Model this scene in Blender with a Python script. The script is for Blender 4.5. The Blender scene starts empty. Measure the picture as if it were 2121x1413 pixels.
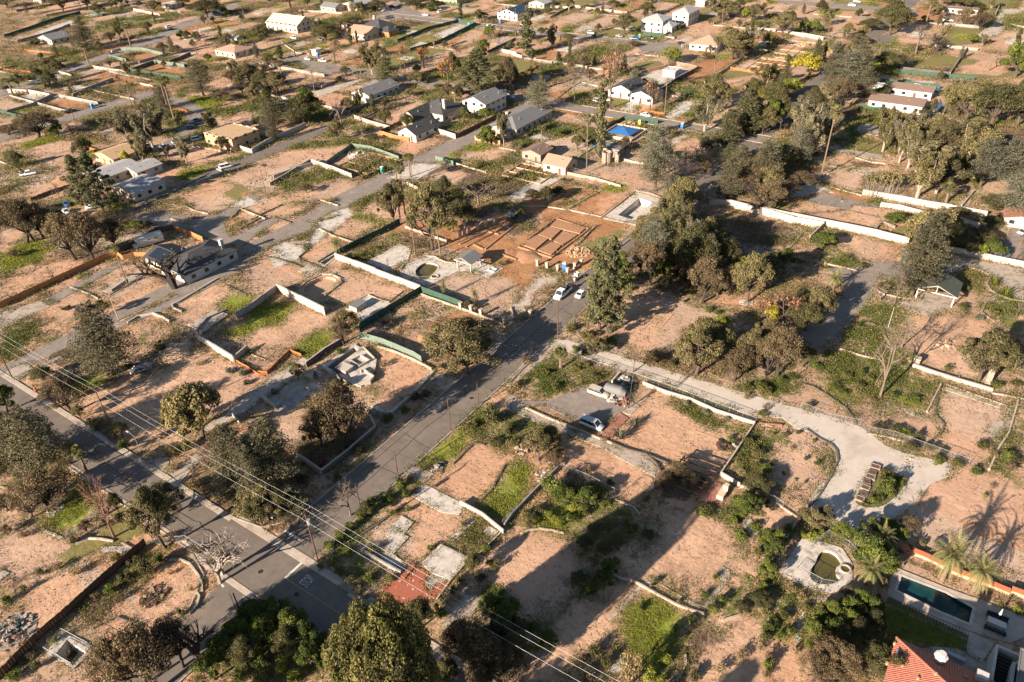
import bpy, math, random
import numpy as np
from mathutils import Matrix, Vector
# ---------------------------------------------------------------- camera, sky, sun, exposure
SC = bpy.context.scene
COL = SC.collection
FPX, PX0, PY0, CAMH = 1550.0, 1060.5, 706.5, 100.0
_A = math.radians(54.4)
_ua = np.array([math.cos(_A), math.sin(_A), 0.0]); _ub = np.array([math.sin(_A), -math.cos(_A), 0.0])
_th = math.radians(34.5); _rl = math.radians(2.5)
_right = np.array([1.0, 0, 0]); _down = np.array([0, -math.sin(_th), -math.cos(_th)]); _fwd = np.array([0, math.cos(_th), -math.sin(_th)])
_ri = math.cos(_rl)*_right + math.sin(_rl)*_down
_dn = -math.sin(_rl)*_right + math.cos(_rl)*_down
def _tw(v): return np.array([v @ _ub, v @ _ua, v[2]])   # street-grid axes: X along the cross streets, Y along the main road
RI, DN, FW = _tw(_ri), _tw(_dn), _tw(_fwd)
cam_d = bpy.data.cameras.new("camera"); cam = bpy.data.objects.new("camera", cam_d); COL.objects.link(cam)
cam.matrix_world = Matrix(((RI[0], -DN[0], -FW[0], 0), (RI[1], -DN[1], -FW[1], 0), (RI[2], -DN[2], -FW[2], CAMH), (0, 0, 0, 1)))
cam_d.sensor_width = 36; cam_d.lens = 36*FPX/2121.0; cam_d.clip_start = 1; cam_d.clip_end = 4000
SC.camera = cam
SUN_EL = math.radians(20.5)
SH = math.radians(12.9)                                    # shadows fall along (sin SH, cos SH)
sdir = Vector((math.sin(SH)*math.cos(SUN_EL), math.cos(SH)*math.cos(SUN_EL), -math.sin(SUN_EL)))
sun_d = bpy.data.lights.new("sun", 'SUN'); sun = bpy.data.objects.new("sun", sun_d); COL.objects.link(sun)
sun_d.energy = 5.0; sun_d.angle = math.radians(0.5); sun_d.color = (1.0, 0.86, 0.71)
sun.rotation_euler = sdir.to_track_quat('-Z', 'Y').to_euler()
W = bpy.data.worlds.new("World"); SC.world = W; W.use_nodes = True
nt = W.node_tree; nt.nodes.clear()
sky = nt.nodes.new('ShaderNodeTexSky'); sky.sky_type = 'NISHITA'; sky.sun_disc = False
sky.sun_elevation = SUN_EL; sky.sun_rotation = math.atan2(-sdir.x, -sdir.y)
sky.air_density = .9; sky.dust_density = .4
bg = nt.nodes.new('ShaderNodeBackground'); bg.inputs[1].default_value = 0.05
wo = nt.nodes.new('ShaderNodeOutputWorld'); nt.links.new(sky.outputs[0], bg.inputs[0]); nt.links.new(bg.outputs[0], wo.inputs[0])
SC.view_settings.view_transform = 'Standard'; SC.view_settings.look = 'None'; SC.view_settings.exposure = 1.73; SC.view_settings.gamma = 1
SC.render.engine = 'CYCLES'
SC.cycles.max_bounces = 5; SC.cycles.diffuse_bounces = 2; SC.cycles.transparent_max_bounces = 4

# ---------------------------------------------------------------- helpers
random.seed(5); NR = np.random.default_rng(5)
_rx = (0, 520, 1050, 1571); _ry = (0, 350, 700, 1043)
def full(r, x, y):
    if r == 0: return x, y
    k = 550/2100.0; return _rx[(r-1) % 4] + x*k, _ry[(r-1)//4] + y*k
def G(r, x, y, z=0.0):
    """the place on the level z that the survey mark (sheet r, x, y) stands for"""
    px, py = full(r, x, y)
    d = RI*(px-PX0)/FPX + DN*(py-PY0)/FPX + FW
    t = (CAMH-z)/-d[2]; return np.array([d[0]*t, d[1]*t, z])
def proj(p):
    q = np.array([p[0], p[1], p[2]-CAMH]); w = q @ FW
    return PX0+FPX*(q @ RI)/w, PY0+FPX*(q @ DN)/w
def hgt(b, r, ty):
    py = full(r, 0, ty)[1]; lo, hi = 0.2, 60
    for _ in range(30):
        m = (lo+hi)/2
        if proj((b[0], b[1], m))[1] > py: lo = m
        else: hi = m
    return lo
def scale_at(b, z=0):                                      # metres per sheet unit
    q = np.array([b[0], b[1], z-CAMH]); return (q @ FW)/FPX
def pts(r, s): return [tuple(G(r, *map(float, t.split(',')))[:2]) for t in s.split()]

class MB:
    def __init__(s): s.v = []; s.f = []; s.m = []
    def face(s, ps, m=0):
        n = len(s.v); s.v += [tuple(p) for p in ps]; s.f.append(tuple(range(n, n+len(ps)))); s.m.append(m)
    def box(s, c, d, rz=0, m=0, tap=1.0):
        n = len(s.v); cz, sz = math.cos(rz), math.sin(rz)
        for k in (0, 1):
            t = tap if k else 1
            for sx, sy in ((-1, -1), (1, -1), (1, 1), (-1, 1)):
                x, y = sx*d[0]/2*t, sy*d[1]/2*t
                s.v.append((c[0]+x*cz-y*sz, c[1]+x*sz+y*cz, c[2]+(k*d[2])))
        for f in ((3, 2, 1, 0), (4, 5, 6, 7), (0, 1, 5, 4), (1, 2, 6, 5), (2, 3, 7, 6), (3, 0, 4, 7)):
            s.f.append(tuple(n+i for i in f)); s.m.append(m)
    def prism(s, poly, z0, z1, m=0, bottom=False):
        a = sum(poly[i][0]*poly[(i+1) % len(poly)][1]-poly[(i+1) % len(poly)][0]*poly[i][1] for i in range(len(poly)))
        if a < 0: poly = poly[::-1]
        n = len(s.v); k = len(poly)
        s.v += [(p[0], p[1], z0) for p in poly]+[(p[0], p[1], z1) for p in poly]
        s.f.append(tuple(range(n+k, n+2*k))); s.m.append(m)
        if bottom: s.f.append(tuple(range(n+k-1, n-1, -1))); s.m.append(m)
        for i in range(k):
            j = (i+1) % k; s.f.append((n+i, n+j, n+k+j, n+k+i)); s.m.append(m)
    def tube(s, p, q, r0, r1, n=6, m=0, cap=True):
        p = np.array(p, float); q = np.array(q, float); d = q-p; L = np.linalg.norm(d)
        if L < 1e-6: return
        d /= L; a = np.cross(d, (0, 0, 1.0) if abs(d[2]) < .9 else (1.0, 0, 0)); a /= np.linalg.norm(a); b = np.cross(d, a)
        b0 = len(s.v)
        for c, rr in ((p, r0), (q, r1)):
            for i in range(n):
                t = 2*math.pi*i/n; s.v.append(tuple(c+a*math.cos(t)*rr+b*math.sin(t)*rr))
        for i in range(n):
            j = (i+1) % n; s.f.append((b0+i, b0+j, b0+n+j, b0+n+i)); s.m.append(m)
        if cap: s.f.append(tuple(b0+n+i for i in range(n))); s.m.append(m)
    def ribbon(s, line, th, z0, z1, m=0, closed=False):
        """wall of thickness th along a ground line, mitred"""
        L = [np.array(p[:2], float) for p in line]; n = len(L); A = []; B = []
        for i in range(n):
            p0 = L[i-1] if (i > 0 or closed) else None; p1 = L[(i+1) % n] if (i < n-1 or closed) else None
            d = []
            if p0 is not None: e = L[i]-p0; d.append(e/max(np.linalg.norm(e), 1e-6))
            if p1 is not None: e = p1-L[i]; d.append(e/max(np.linalg.norm(e), 1e-6))
            t = sum(d); t = t/max(np.linalg.norm(t), 1e-6); nn = np.array([-t[1], t[0]])
            c = max(0.5, abs(np.dot(nn, np.array([-d[0][1], d[0][0]]))))
            A.append(L[i]+nn*th/2/c); B.append(L[i]-nn*th/2/c)
        n0 = len(s.v)
        for a, b in zip(A, B): s.v += [(a[0], a[1], z0), (b[0], b[1], z0), (b[0], b[1], z1), (a[0], a[1], z1)]
        for i in range(n if closed else n-1):
            p, q = n0+4*i, n0+4*((i+1) % n)
            for k in (1, 2, 3): s.f.append((p+k, q+k, q+(k+1) % 4, p+(k+1) % 4)); s.m.append(m)
        if not closed:
            s.f.append((n0, n0+1, n0+2, n0+3)); s.m.append(m)
            e = n0+4*(n-1); s.f.append((e+3, e+2, e+1, e)); s.m.append(m)
    def mesh(s, name, mats, smooth=False):
        me = bpy.data.meshes.new(name); me.from_pydata(s.v, [], s.f)
        for m in (mats if isinstance(mats, (list, tuple)) else [mats]): me.materials.append(m)
        if any(s.m): me.polygons.foreach_set('material_index', s.m)
        if smooth: me.polygons.foreach_set('use_smooth', [True]*len(s.f))
        me.update(); return me
    def build(s, name, mats, parent=None, smooth=False, loc=None):
        o = bpy.data.objects.new(name, s.mesh(name, mats, smooth)); COL.objects.link(o)
        if loc is not None: o.location = loc
        if parent: o.parent = parent
        return o

THINGS = []; LAND = []
def tag(o, label, cat, group=None):
    o['label'] = label; o['category'] = cat
    if group: o['group'] = group
    return o
def empty(name, loc, rz=0):
    o = bpy.data.objects.new(name, None); COL.objects.link(o); o.location = loc; o.rotation_euler = (0, 0, rz); o.empty_display_size = .5
    return o
def struct(o, kind='structure'): o['kind'] = kind; return o
def auto(o, look, cat, pos, group, size=0.0):
    THINGS.append((o, look, pos, group, size)); o['category'] = cat; o['group'] = group; return o
def copy_tree(o, parent=None):
    c = o.copy(); COL.objects.link(c)
    if parent: c.parent = parent
    for ch in list(o.children): copy_tree(ch, c)
    return c
def cen(ps): return (sum(p[0] for p in ps)/len(ps), sum(p[1] for p in ps)/len(ps), 0)

# ---------------------------------------------------------------- materials
def mat(name, col, rough=.85, var=.25, scale=1.5, bump=0.0, bscale=4.0, metal=0.0, spec=.3, col2=None, stain=None, sscale=.25, detail=6, spots=None):
    m = bpy.data.materials.new(name); m.use_nodes = True; t = m.node_tree; N = t.nodes; L = t.links
    b = N['Principled BSDF']; b.inputs['Roughness'].default_value = rough; b.inputs['Metallic'].default_value = metal
    b.inputs['Specular IOR Level'].default_value = spec
    geo = N.new('ShaderNodeNewGeometry')
    n1 = N.new('ShaderNodeTexNoise'); n1.inputs['Scale'].default_value = scale; n1.inputs['Detail'].default_value = detail; n1.inputs['Roughness'].default_value = .65
    L.new(geo.outputs['Position'], n1.inputs['Vector'])
    rp = N.new('ShaderNodeMapRange'); rp.inputs[1].default_value = .3; rp.inputs[2].default_value = .7
    L.new(n1.outputs[0], rp.inputs[0])
    mx = N.new('ShaderNodeMix'); mx.data_type = 'RGBA'; c2 = col2 or tuple(c*(1-var) for c in col); c1 = tuple(min(1, c*(1+var*.6)) for c in col) if not col2 else col
    mx.inputs[6].default_value = (*c1, 1); mx.inputs[7].default_value = (*c2, 1); L.new(rp.outputs[0], mx.inputs[0])
    out = mx.outputs[2]
    if stain:
        n2 = N.new('ShaderNodeTexNoise'); n2.inputs['Scale'].default_value = sscale; n2.inputs['Detail'].default_value = 8; n2.inputs['Roughness'].default_value = .7
        L.new(geo.outputs['Position'], n2.inputs['Vector'])
        r2 = N.new('ShaderNodeMapRange'); r2.inputs[1].default_value = .5; r2.inputs[2].default_value = .66; L.new(n2.outputs[0], r2.inputs[0])
        m2 = N.new('ShaderNodeMix'); m2.data_type = 'RGBA'; L.new(r2.outputs[0], m2.inputs[0]); L.new(out, m2.inputs[6]); m2.inputs[7].default_value = (*stain, 1); out = m2.outputs[2]
    if spots:
        v = N.new('ShaderNodeTexVoronoi'); v.inputs['Scale'].default_value = spots[1]; L.new(geo.outputs['Position'], v.inputs['Vector'])
        r3 = N.new('ShaderNodeMapRange'); r3.inputs[1].default_value = spots[2]; r3.inputs[2].default_value = spots[2]*.7; r3.inputs[3].default_value = 0; r3.inputs[4].default_value = 1; L.new(v.outputs['Distance'], r3.inputs[0])
        m3 = N.new('ShaderNodeMix'); m3.data_type = 'RGBA'; L.new(r3.outputs[0], m3.inputs[0]); L.new(out, m3.inputs[6]); m3.inputs[7].default_value = (*spots[0], 1); out = m3.outputs[2]
    L.new(out, b.inputs['Base Color'])
    if bump:
        n3 = N.new('ShaderNodeTexNoise'); n3.inputs['Scale'].default_value = bscale; n3.inputs['Detail'].default_value = 5; L.new(geo.outputs['Position'], n3.inputs['Vector'])
        bp = N.new('ShaderNodeBump'); bp.inputs['Strength'].default_value = 1; bp.inputs['Distance'].default_value = bump; L.new(n3.outputs[0], bp.inputs['Height']); L.new(bp.outputs[0], b.inputs['Normal'])
    return m
def leafmat(name, c1, c2, trans=.25):
    c1 = (c1[0]*1.1, c1[1]*1.08, c1[2]); c2 = (c2[0]*1.22, c2[1]*1.18, c2[2]*1.02)
    m = bpy.data.materials.new(name); m.use_nodes = True; t = m.node_tree; N = t.nodes; L = t.links
    b = N['Principled BSDF']; b.inputs['Roughness'].default_value = .7; b.inputs['Specular IOR Level'].default_value = .2
    at = N.new('ShaderNodeAttribute'); at.attribute_name = 'tint'
    oi = N.new('ShaderNodeObjectInfo')
    ad = N.new('ShaderNodeMath'); ad.operation = 'MULTIPLY_ADD'; L.new(oi.outputs['Random'], ad.inputs[0]); ad.inputs[1].default_value = .5; ad.inputs[2].default_value = -.25
    a2 = N.new('ShaderNodeMath'); a2.operation = 'ADD'; a2.use_clamp = True; L.new(ad.outputs[0], a2.inputs[0]); L.new(at.outputs['Fac'], a2.inputs[1])
    mx = N.new('ShaderNodeMix'); mx.data_type = 'RGBA'; mx.inputs[6].default_value = (*c1, 1); mx.inputs[7].default_value = (*c2, 1); L.new(a2.outputs[0], mx.inputs[0])
    L.new(mx.outputs[2], b.inputs['Base Color'])
    if trans:
        tr = N.new('ShaderNodeBsdfTranslucent'); L.new(mx.outputs[2], tr.inputs[0]); ms = N.new('ShaderNodeMixShader'); ms.inputs[0].default_value = trans
        L.new(b.outputs[0], ms.inputs[1]); L.new(tr.outputs[0], ms.inputs[2]); L.new(ms.outputs[0], N['Material Output'].inputs[0])
    return m
M = {}
M['asphalt'] = mat('asphalt', (.145, .118, .096), .9, .18, .6, .01, 12, stain=(.19, .15, .12), sscale=.12)
M['asphalt_old'] = mat('asphalt_old', (.20, .165, .138), .92, .22, .7, .01, 10, stain=(.26, .205, .165), sscale=.2)
M['roof_green'] = mat('roof_green', (.065, .072, .055), .85, .25, 2)
M['concrete_light'] = mat('concrete_light', (.44, .375, .315), .9, .1, .5, .01, 8, stain=(.34, .28, .23), sscale=.15)
M['bed'] = mat('bed', (.12, .125, .04), .95, .3, 3, .1, 3, col2=(.10, .07, .045))
M['track'] = mat('tracks', (.30, .18, .12), .95, .3, 2, .03, 6)
M['tar'] = mat('tar', (.06, .05, .045), .8)
M['concrete'] = mat('concrete', (.40, .33, .265), .9, .15, .8, .01, 8, stain=(.26, .2, .155), sscale=.3)
M['concrete_dirty'] = mat('concrete_dirty', (.35, .28, .22), .9, .25, 1.2, .02, 6, stain=(.13, .11, .09), sscale=.5)
M['concrete_pale'] = mat('concrete_pale', (.47, .41, .35), .85, .2, 1.0, .01, 8, stain=(.2, .19, .17), sscale=.6)
M['plaster'] = mat('plaster', (.55, .52, .46), .7, .12, .8, stain=(.35, .32, .27), sscale=.5)
M['kerb'] = mat('kerb', (.36, .31, .26), .9, .2, 2)
M['brick'] = mat('brick', (.27, .12, .08), .9, .3, 3, .02, 8, stain=(.36, .2, .15), sscale=.6)
M['terracotta'] = mat('terracotta', (.30, .095, .055), .8, .2, 3, .01, 8, spots=((.6, .38, .3), .8, .16))
M['wall_white'] = mat('wall_white', (.41, .345, .285), .85, .12, 1.2, .01, 6, stain=(.42, .35, .29), sscale=.7)
M['wall_tan'] = mat('wall_tan', (.40, .31, .24), .9, .2, 1.5, .02, 6, stain=(.25, .18, .13), sscale=.8)
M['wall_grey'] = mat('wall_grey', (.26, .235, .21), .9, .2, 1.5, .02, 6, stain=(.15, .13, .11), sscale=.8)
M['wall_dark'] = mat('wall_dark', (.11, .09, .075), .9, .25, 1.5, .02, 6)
M['stone'] = mat('stone', (.27, .21, .165), .9, .35, 4, .05, 5)
M['stone_dark'] = mat('stone_dark', (.12, .095, .08), .9, .35, 4, .05, 5)
M['wood_orange'] = mat('wood_orange', (.38, .16, .06), .8, .25, 2)
M['wood_new'] = mat('wood_new', (.40, .25, .14), .8, .18, 1.5)
M['wood_dark'] = mat('wood_dark', (.12, .065, .04), .85, .3, 2)
M['wood_pole'] = mat('wood_pole', (.10, .055, .035), .9, .25, 3)
M['screen'] = mat('green_screen', (.035, .075, .05), .8, .2, 1.5)
M['screen_grey'] = mat('grey_green_screen', (.13, .17, .13), .8, .2, 1.5)
M['orange_net'] = mat('orange_net', (.48, .13, .045), .7, .2, 3)
M['metal'] = mat('metal', (.26, .26, .25), .5, .1, 3, metal=.3)
M['iron'] = mat('iron', (.04, .035, .03), .6, .2, 3, metal=.3)
M['white'] = mat('white_paint', (.47, .44, .39), .6, .05, 2)
M['cream'] = mat('cream_stucco', (.40, .34, .27), .85, .08, 2)
M['stucco_tan'] = mat('stucco_tan', (.48, .37, .27), .85, .1, 2)
M['stucco_grey'] = mat('stucco_grey', (.38, .37, .35), .85, .1, 2)
M['glass'] = mat('dark_glass', (.02, .025, .03), .12, .1, 2, spec=.6)
M['roof_dark'] = mat('roof_dark', (.055, .052, .052), .85, .3, 3, .02, 10)
M['roof_grey'] = mat('roof_grey', (.15, .145, .14), .85, .2, 3, .02, 10)
M['roof_pale'] = mat('roof_pale', (.30, .29, .28), .85, .15, 2, .01, 10)
M['roof_brown'] = mat('roof_brown', (.18, .12, .09), .9, .3, 3, .02, 10)
M['roof_pink'] = mat('roof_pink', (.33, .20, .14), .9, .2, 3, .02, 10)
M['solar'] = mat('solar', (.015, .02, .03), .2, .2, 4, spec=.6)
M['tile'] = mat('red_tile', (.35, .12, .075), .75, .35, 3, .02, 8, stain=(.3, .12, .08), sscale=.8)
M['lumber'] = mat('lumber', (.40, .27, .15), .8, .15, 2)
M['tarp_blue'] = mat('blue_tarp', (.03, .12, .30), .5, .25, 1.2, .03, 2)
M['plastic_blue'] = mat('blue_plastic', (.04, .16, .40), .5, .1, 2)
M['plastic_teal'] = mat('teal_plastic', (.03, .28, .25), .5, .1, 2)
M['plastic_yellow'] = mat('yellow_plastic', (.65, .45, .03), .5, .1, 2)
M['tyre'] = mat('tyre', (.02, .02, .02), .9)
M['yellow_line'] = mat('yellow_line', (.42, .25, .08), .8, .3, 4)
M['white_line'] = mat('white_line', (.52, .5, .46), .8, .25, 4)
M['rust'] = mat('rust', (.22, .10, .06), .9, .4, 3)
M['soil_orange'] = mat('soil_orange', (.31, .165, .09), .95, .2, 1.2, .05, 3)
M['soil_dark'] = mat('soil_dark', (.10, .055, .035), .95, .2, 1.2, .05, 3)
M['soil_tan'] = mat('soil_tan', (.38, .25, .165), .95, .2, 1.2, .05, 3)
M['wire'] = mat('wire', (.5, .48, .45), .5)
M['bark'] = mat('bark', (.085, .06, .045), .9, .3, 3)
M['bark_pale'] = mat('bark_pale', (.30, .24, .19), .9, .3, 3)
M['bark_burnt'] = mat('bark_burnt', (.045, .034, .028), .9, .3, 3)
M['palm_trunk'] = mat('palm_trunk', (.17, .115, .08), .9, .3, 4)
M['pond'] = mat('pond_water', (.085, .070, .020), .08, .2, .3, spec=.5)
M['pool'] = mat('pool_water', (.006, .038, .042), .06, .3, .4, .03, 2.5, spec=.5)
# ---------------------------------------------------------------- the ground: one sheet with worn, weedy and dug-over areas
GX0, GX1, GY0, GY1, GS = -740.0, 110.0, -30.0, 640.0, 1.0
gnx, gny = int((GX1-GX0)/GS)+1, int((GY1-GY0)/GS)+1
MASK = {k: np.zeros((gny, gnx), np.float32) for k in 'dgGloyp'}
HOLE = np.zeros((gny, gnx), bool)
_gx = GX0+np.arange(gnx)*GS; _gy = GY0+np.arange(gny)*GS
def inside(P, X, Y):
    r = np.zeros(X.shape, bool); n = len(P)
    for i in range(n):
        (x1, y1), (x2, y2) = P[i][:2], P[(i+1) % n][:2]
        if y1 == y2: continue
        c = ((y1 > Y) != (y2 > Y)) & (X < (x2-x1)*(Y-y1)/(y2-y1)+x1); r ^= c
    return r
def paint(k, P, val=1.0):
    P = np.array([p[:2] for p in P]); i0 = max(0, int((P[:, 0].min()-GX0)/GS)-1); i1 = min(gnx, int((P[:, 0].max()-GX0)/GS)+3); j0 = max(0, int((P[:, 1].min()-GY0)/GS)-1); j1 = min(gny, int((P[:, 1].max()-GY0)/GS)+3)
    if i1 <= i0 or j1 <= j0: return
    X, Y = np.meshgrid(_gx[i0:i1], _gy[j0:j1]); acc = np.zeros(X.shape, np.float32)
    for dx in (-.25, .25):
        for dy in (-.25, .25): acc += inside(P, X+dx*GS, Y+dy*GS)*.25
    if k == 'H': HOLE[j0:j1, i0:i1] |= acc > 0
    else:
        for q in MASK: 
            if q != k and q in 'dgGloy': MASK[q][j0:j1, i0:i1] *= 1-acc
        MASK[k][j0:j1, i0:i1] = np.maximum(MASK[k][j0:j1, i0:i1], acc*val)
def patches(r, data):
    for ln in data.strip().splitlines():
        a = ln.strip().split(None, 1)
        if len(a) == 2: paint(a[0], pts(r, a[1]))
def ground_material():
    m = bpy.data.materials.new('ground'); m.use_nodes = True; t = m.node_tree; N = t.nodes; L = t.links; b = N['Principled BSDF']; b.inputs['Roughness'].default_value = .95; b.inputs['Specular IOR Level'].default_value = .15
    geo = N.new('ShaderNodeNewGeometry')
    def noise(s, d=5, r=.6, dist=0):
        n = N.new('ShaderNodeTexNoise'); n.inputs['Scale'].default_value = s; n.inputs['Detail'].default_value = d; n.inputs['Roughness'].default_value = r; n.inputs['Distortion'].default_value = dist; L.new(geo.outputs['Position'], n.inputs['Vector']); return n.outputs[0]
    def mr(x, a, b_, c=0., d=1.):
        n = N.new('ShaderNodeMapRange'); n.inputs[1].default_value = a; n.inputs[2].default_value = b_; n.inputs[3].default_value = c; n.inputs[4].default_value = d; L.new(x, n.inputs[0]); return n.outputs[0]
    def mix(f, a, c):
        n = N.new('ShaderNodeMix'); n.data_type = 'RGBA'; L.new(f, n.inputs[0])
        for s, v in ((6, a), (7, c)):
            if isinstance(v, tuple): n.inputs[s].default_value = (*v, 1)
            else: L.new(v, n.inputs[s])
        return n.outputs[2]
    def ma(op, a, c=None):
        n = N.new('ShaderNodeMath'); n.operation = op
        for i, v in enumerate((a, c)):
            if v is None: continue
            if isinstance(v, (int, float)): n.inputs[i].default_value = v
            else: L.new(v, n.inputs[i])
        return n.outputs[0]
    def attr(k):
        n = N.new('ShaderNodeAttribute'); n.attribute_name = 'm_'+k; return n.outputs['Fac']
    n_big = noise(.035, 3); n_mid = noise(.22, 6, .65, .4); n_fine = noise(1.3, 7, .7); n_sp = noise(3.2, 4, .75); n_w = noise(.55, 8, .72, .3)
    dirt = mix(mr(n_big, .35, .65), (.51, .32, .20), (.44, .262, .16))
    dirt = mix(mr(n_mid, .42, .68), dirt, (.335, .20, .125))
    dirt = mix(mr(n_fine, .45, .72, 0, .7), dirt, (.58, .39, .28)); dirt = mix(mr(noise(1.9, 6, .8), .52, .66, 0, .5), dirt, (.27, .165, .11))
    dirt = mix(mr(n_sp, .60, .68, 0, .75), dirt, (.17, .105, .065))
    def streak(sx, sy, rot):
        mp = N.new('ShaderNodeMapping'); mp.inputs['Rotation'].default_value = (0, 0, rot); mp.inputs['Scale'].default_value = (sx, sy, 1); L.new(geo.outputs['Position'], mp.inputs['Vector'])
        n = N.new('ShaderNodeTexNoise'); n.inputs['Scale'].default_value = 1; n.inputs['Detail'].default_value = 7; n.inputs['Roughness'].default_value = .7; n.inputs['Distortion'].default_value = .8; L.new(mp.outputs[0], n.inputs['Vector']); return n.outputs[0]
    dirt = mix(mr(streak(.12, 1.5, .1), .54, .66, 0, .55), dirt, (.26, .155, .095)); dirt = mix(mr(streak(1.4, .1, .25), .56, .68, 0, .5), dirt, (.22, .135, .085))
    dirt = mix(mr(noise(.09, 7, .72, .6), .52, .64, 0, .6), dirt, (.30, .185, .115)); dirt = mix(mr(noise(.5, 6, .8, 1.2), .57, .64, 0, .55), dirt, (.16, .105, .07))
    vo = N.new('ShaderNodeTexVoronoi'); vo.distance = 'CHEBYCHEV'; vo.inputs['Scale'].default_value = .045; vo.inputs['Randomness'].default_value = .8; L.new(geo.outputs['Position'], vo.inputs['Vector']); sv = N.new('ShaderNodeSeparateColor'); L.new(vo.outputs['Color'], sv.inputs[0])
    dirt = mix(mr(sv.outputs[0], .5, 1, 0, .5), dirt, (.40, .33, .27)); dirt = mix(mr(sv.outputs[1], .5, 1, 0, .5), dirt, (.44, .22, .12)); dirt = mix(mr(sv.outputs[2], .55, 1, 0, .45), dirt, (.24, .16, .11))
    litter = mix(mr(n_fine, .35, .65), (.16, .105, .07), (.075, .052, .035))
    soil = mix(mr(n_mid, .35, .7), (.37, .19, .092), (.24, .115, .055))
    weed = mix(mr(n_fine, .35, .62), (.075, .078, .024), (.19, .15, .07)); weed = mix(mr(n_w, .42, .62), weed, (.115, .125, .03))
    weed = mix(mr(n_sp, .54, .62, 0, .75), weed, (.032, .034, .012)); weed = mix(mr(noise(2.2, 5, .8), .58, .66, 0, .7), weed, (.27, .20, .12))
    lush = mix(mr(n_fine, .35, .65), (.225, .245, .030), (.105, .130, .018)); lush = mix(mr(n_w, .52, .64), lush, (.20, .17, .07)); lush = mix(mr(n_mid, .56, .66, 0, .8), lush, (.11, .10, .035))
    dryg = mix(mr(n_fine, .35, .65), (.20, .165, .060), (.13, .115, .040))
    rough = ma('SUBTRACT', 1.0, attr('d'))
    col = dirt
    # patches of brown litter and weeds wherever the ground has not been scraped bare
    amb = ma('MULTIPLY', rough, mr(n_w, .50, .60)); col = mix(ma('MULTIPLY', amb, .75), col, litter)
    amb2 = ma('MULTIPLY', rough, mr(noise(.16, 7, .7, .5), .53, .62)); col = mix(ma('MULTIPLY', amb2, .8), col, weed)
    def layer(col, k, c, nz, soft=.16, am=1.0):
        f = mr(ma('ADD', ma('MULTIPLY', attr(k), am), ma('MULTIPLY', ma('SUBTRACT', nz, .5), 2.2)), .5-soft, .5+soft)
        return mix(ma('MULTIPLY', f, mr(attr(k), .02, .12)), col, c)
    col = layer(col, 'o', soil, n_mid); col = layer(col, 'l', litter, n_w, .16, .8); col = layer(col, 'y', dryg, n_w)
    col = layer(col, 'g', weed, n_w, .12, .68); col = layer(col, 'G', lush, n_fine, .2, .9)
    L.new(col, b.inputs['Base Color'])
    bp = N.new('ShaderNodeBump'); bp.inputs['Distance'].default_value = .16; bp.inputs['Strength'].default_value = .9
    L.new(ma('ADD', ma('MULTIPLY', noise(.9, 5, .6), 1.0), ma('MULTIPLY', noise(4.5, 3, .6), .3)), bp.inputs['Height']); L.new(bp.outputs[0], b.inputs['Normal'])
    return m
def blur(a, n=1):
    for _ in range(n):
        p = np.pad(a, 1, mode='edge'); a = (p[:-2, 1:-1]+p[2:, 1:-1]+p[1:-1, :-2]+p[1:-1, 2:]+2*p[1:-1, 1:-1])/6
    return a
def build_ground():
    X, Y = np.meshgrid(_gx, _gy); Q = np.stack([X, Y, np.full(X.shape, -CAMH)], -1); w = Q @ FW
    with np.errstate(all='ignore'): u = PX0+FPX*(Q @ RI)/w; v = PY0+FPX*(Q @ DN)/w
    near = (w > 12) & (u > -900) & (u < 3000) & (v > -110) & (v < 2700)
    Z = (NR.random(X.shape)-.5)*.02; fq = near[:-1, :-1] & ~(HOLE[:-1, :-1] | HOLE[1:, :-1] | HOLE[:-1, 1:] | HOLE[1:, 1:])
    idx = np.arange(gnx*gny).reshape(gny, gnx); q = np.stack([idx[:-1, :-1], idx[:-1, 1:], idx[1:, 1:], idx[1:, :-1]], -1)[fq]
    used = np.zeros(gnx*gny, bool); used[q.ravel()] = True; re = np.cumsum(used)-1; q = re[q]
    V = np.stack([X.ravel(), Y.ravel(), Z.ravel()], -1)[used].astype(np.float32)
    me = bpy.data.meshes.new('ground'); me.vertices.add(len(V)); me.vertices.foreach_set('co', V.ravel()); nf = len(q)
    me.loops.add(4*nf); me.loops.foreach_set('vertex_index', q.ravel().astype(np.int32)); me.polygons.add(nf)
    me.polygons.foreach_set('loop_start', np.arange(0, 4*nf, 4, dtype=np.int32)); me.polygons.foreach_set('loop_total', np.full(nf, 4, dtype=np.int32)); me.polygons.foreach_set('use_smooth', np.ones(nf, bool))
    for k in MASK:
        a = me.attributes.new('m_'+k, 'FLOAT', 'POINT'); a.data.foreach_set('value', blur(MASK[k], 5 if k in 'gGl' else 2).ravel()[used].astype(np.float32))
    me.materials.append(ground_material()); me.update()
    o = bpy.data.objects.new('ground', me); COL.objects.link(o); struct(o)
    mb = MB(); mb.face([(-2500, -1500, -.35), (2500, -1500, -.35), (2500, 3000, -.35), (-2500, 3000, -.35)])
    hole = None
    cx = [-2500, GX0, GX1, 2500]
    # outer terrain frames the detailed sheet and never runs under its pits
    mb = MB()
    R_ = (-260, 60, 32, 330)
    for (x0, x1, y0, y1) in ((-2500, R_[0], -1500, 3000), (R_[1], 2500, -1500, 3000), (R_[0], R_[1], -1500, R_[2]-52), (R_[0], R_[1], R_[3], 3000)):
        mb.face([(x0, y0, -.3), (x1, y0, -.3), (x1, y1, -.3), (x0, y1, -.3)])
    struct(mb.build('terrain', mat('terrain', (.33, .22, .15), .95, .3, .06, col2=(.12, .11, .05))))
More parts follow.
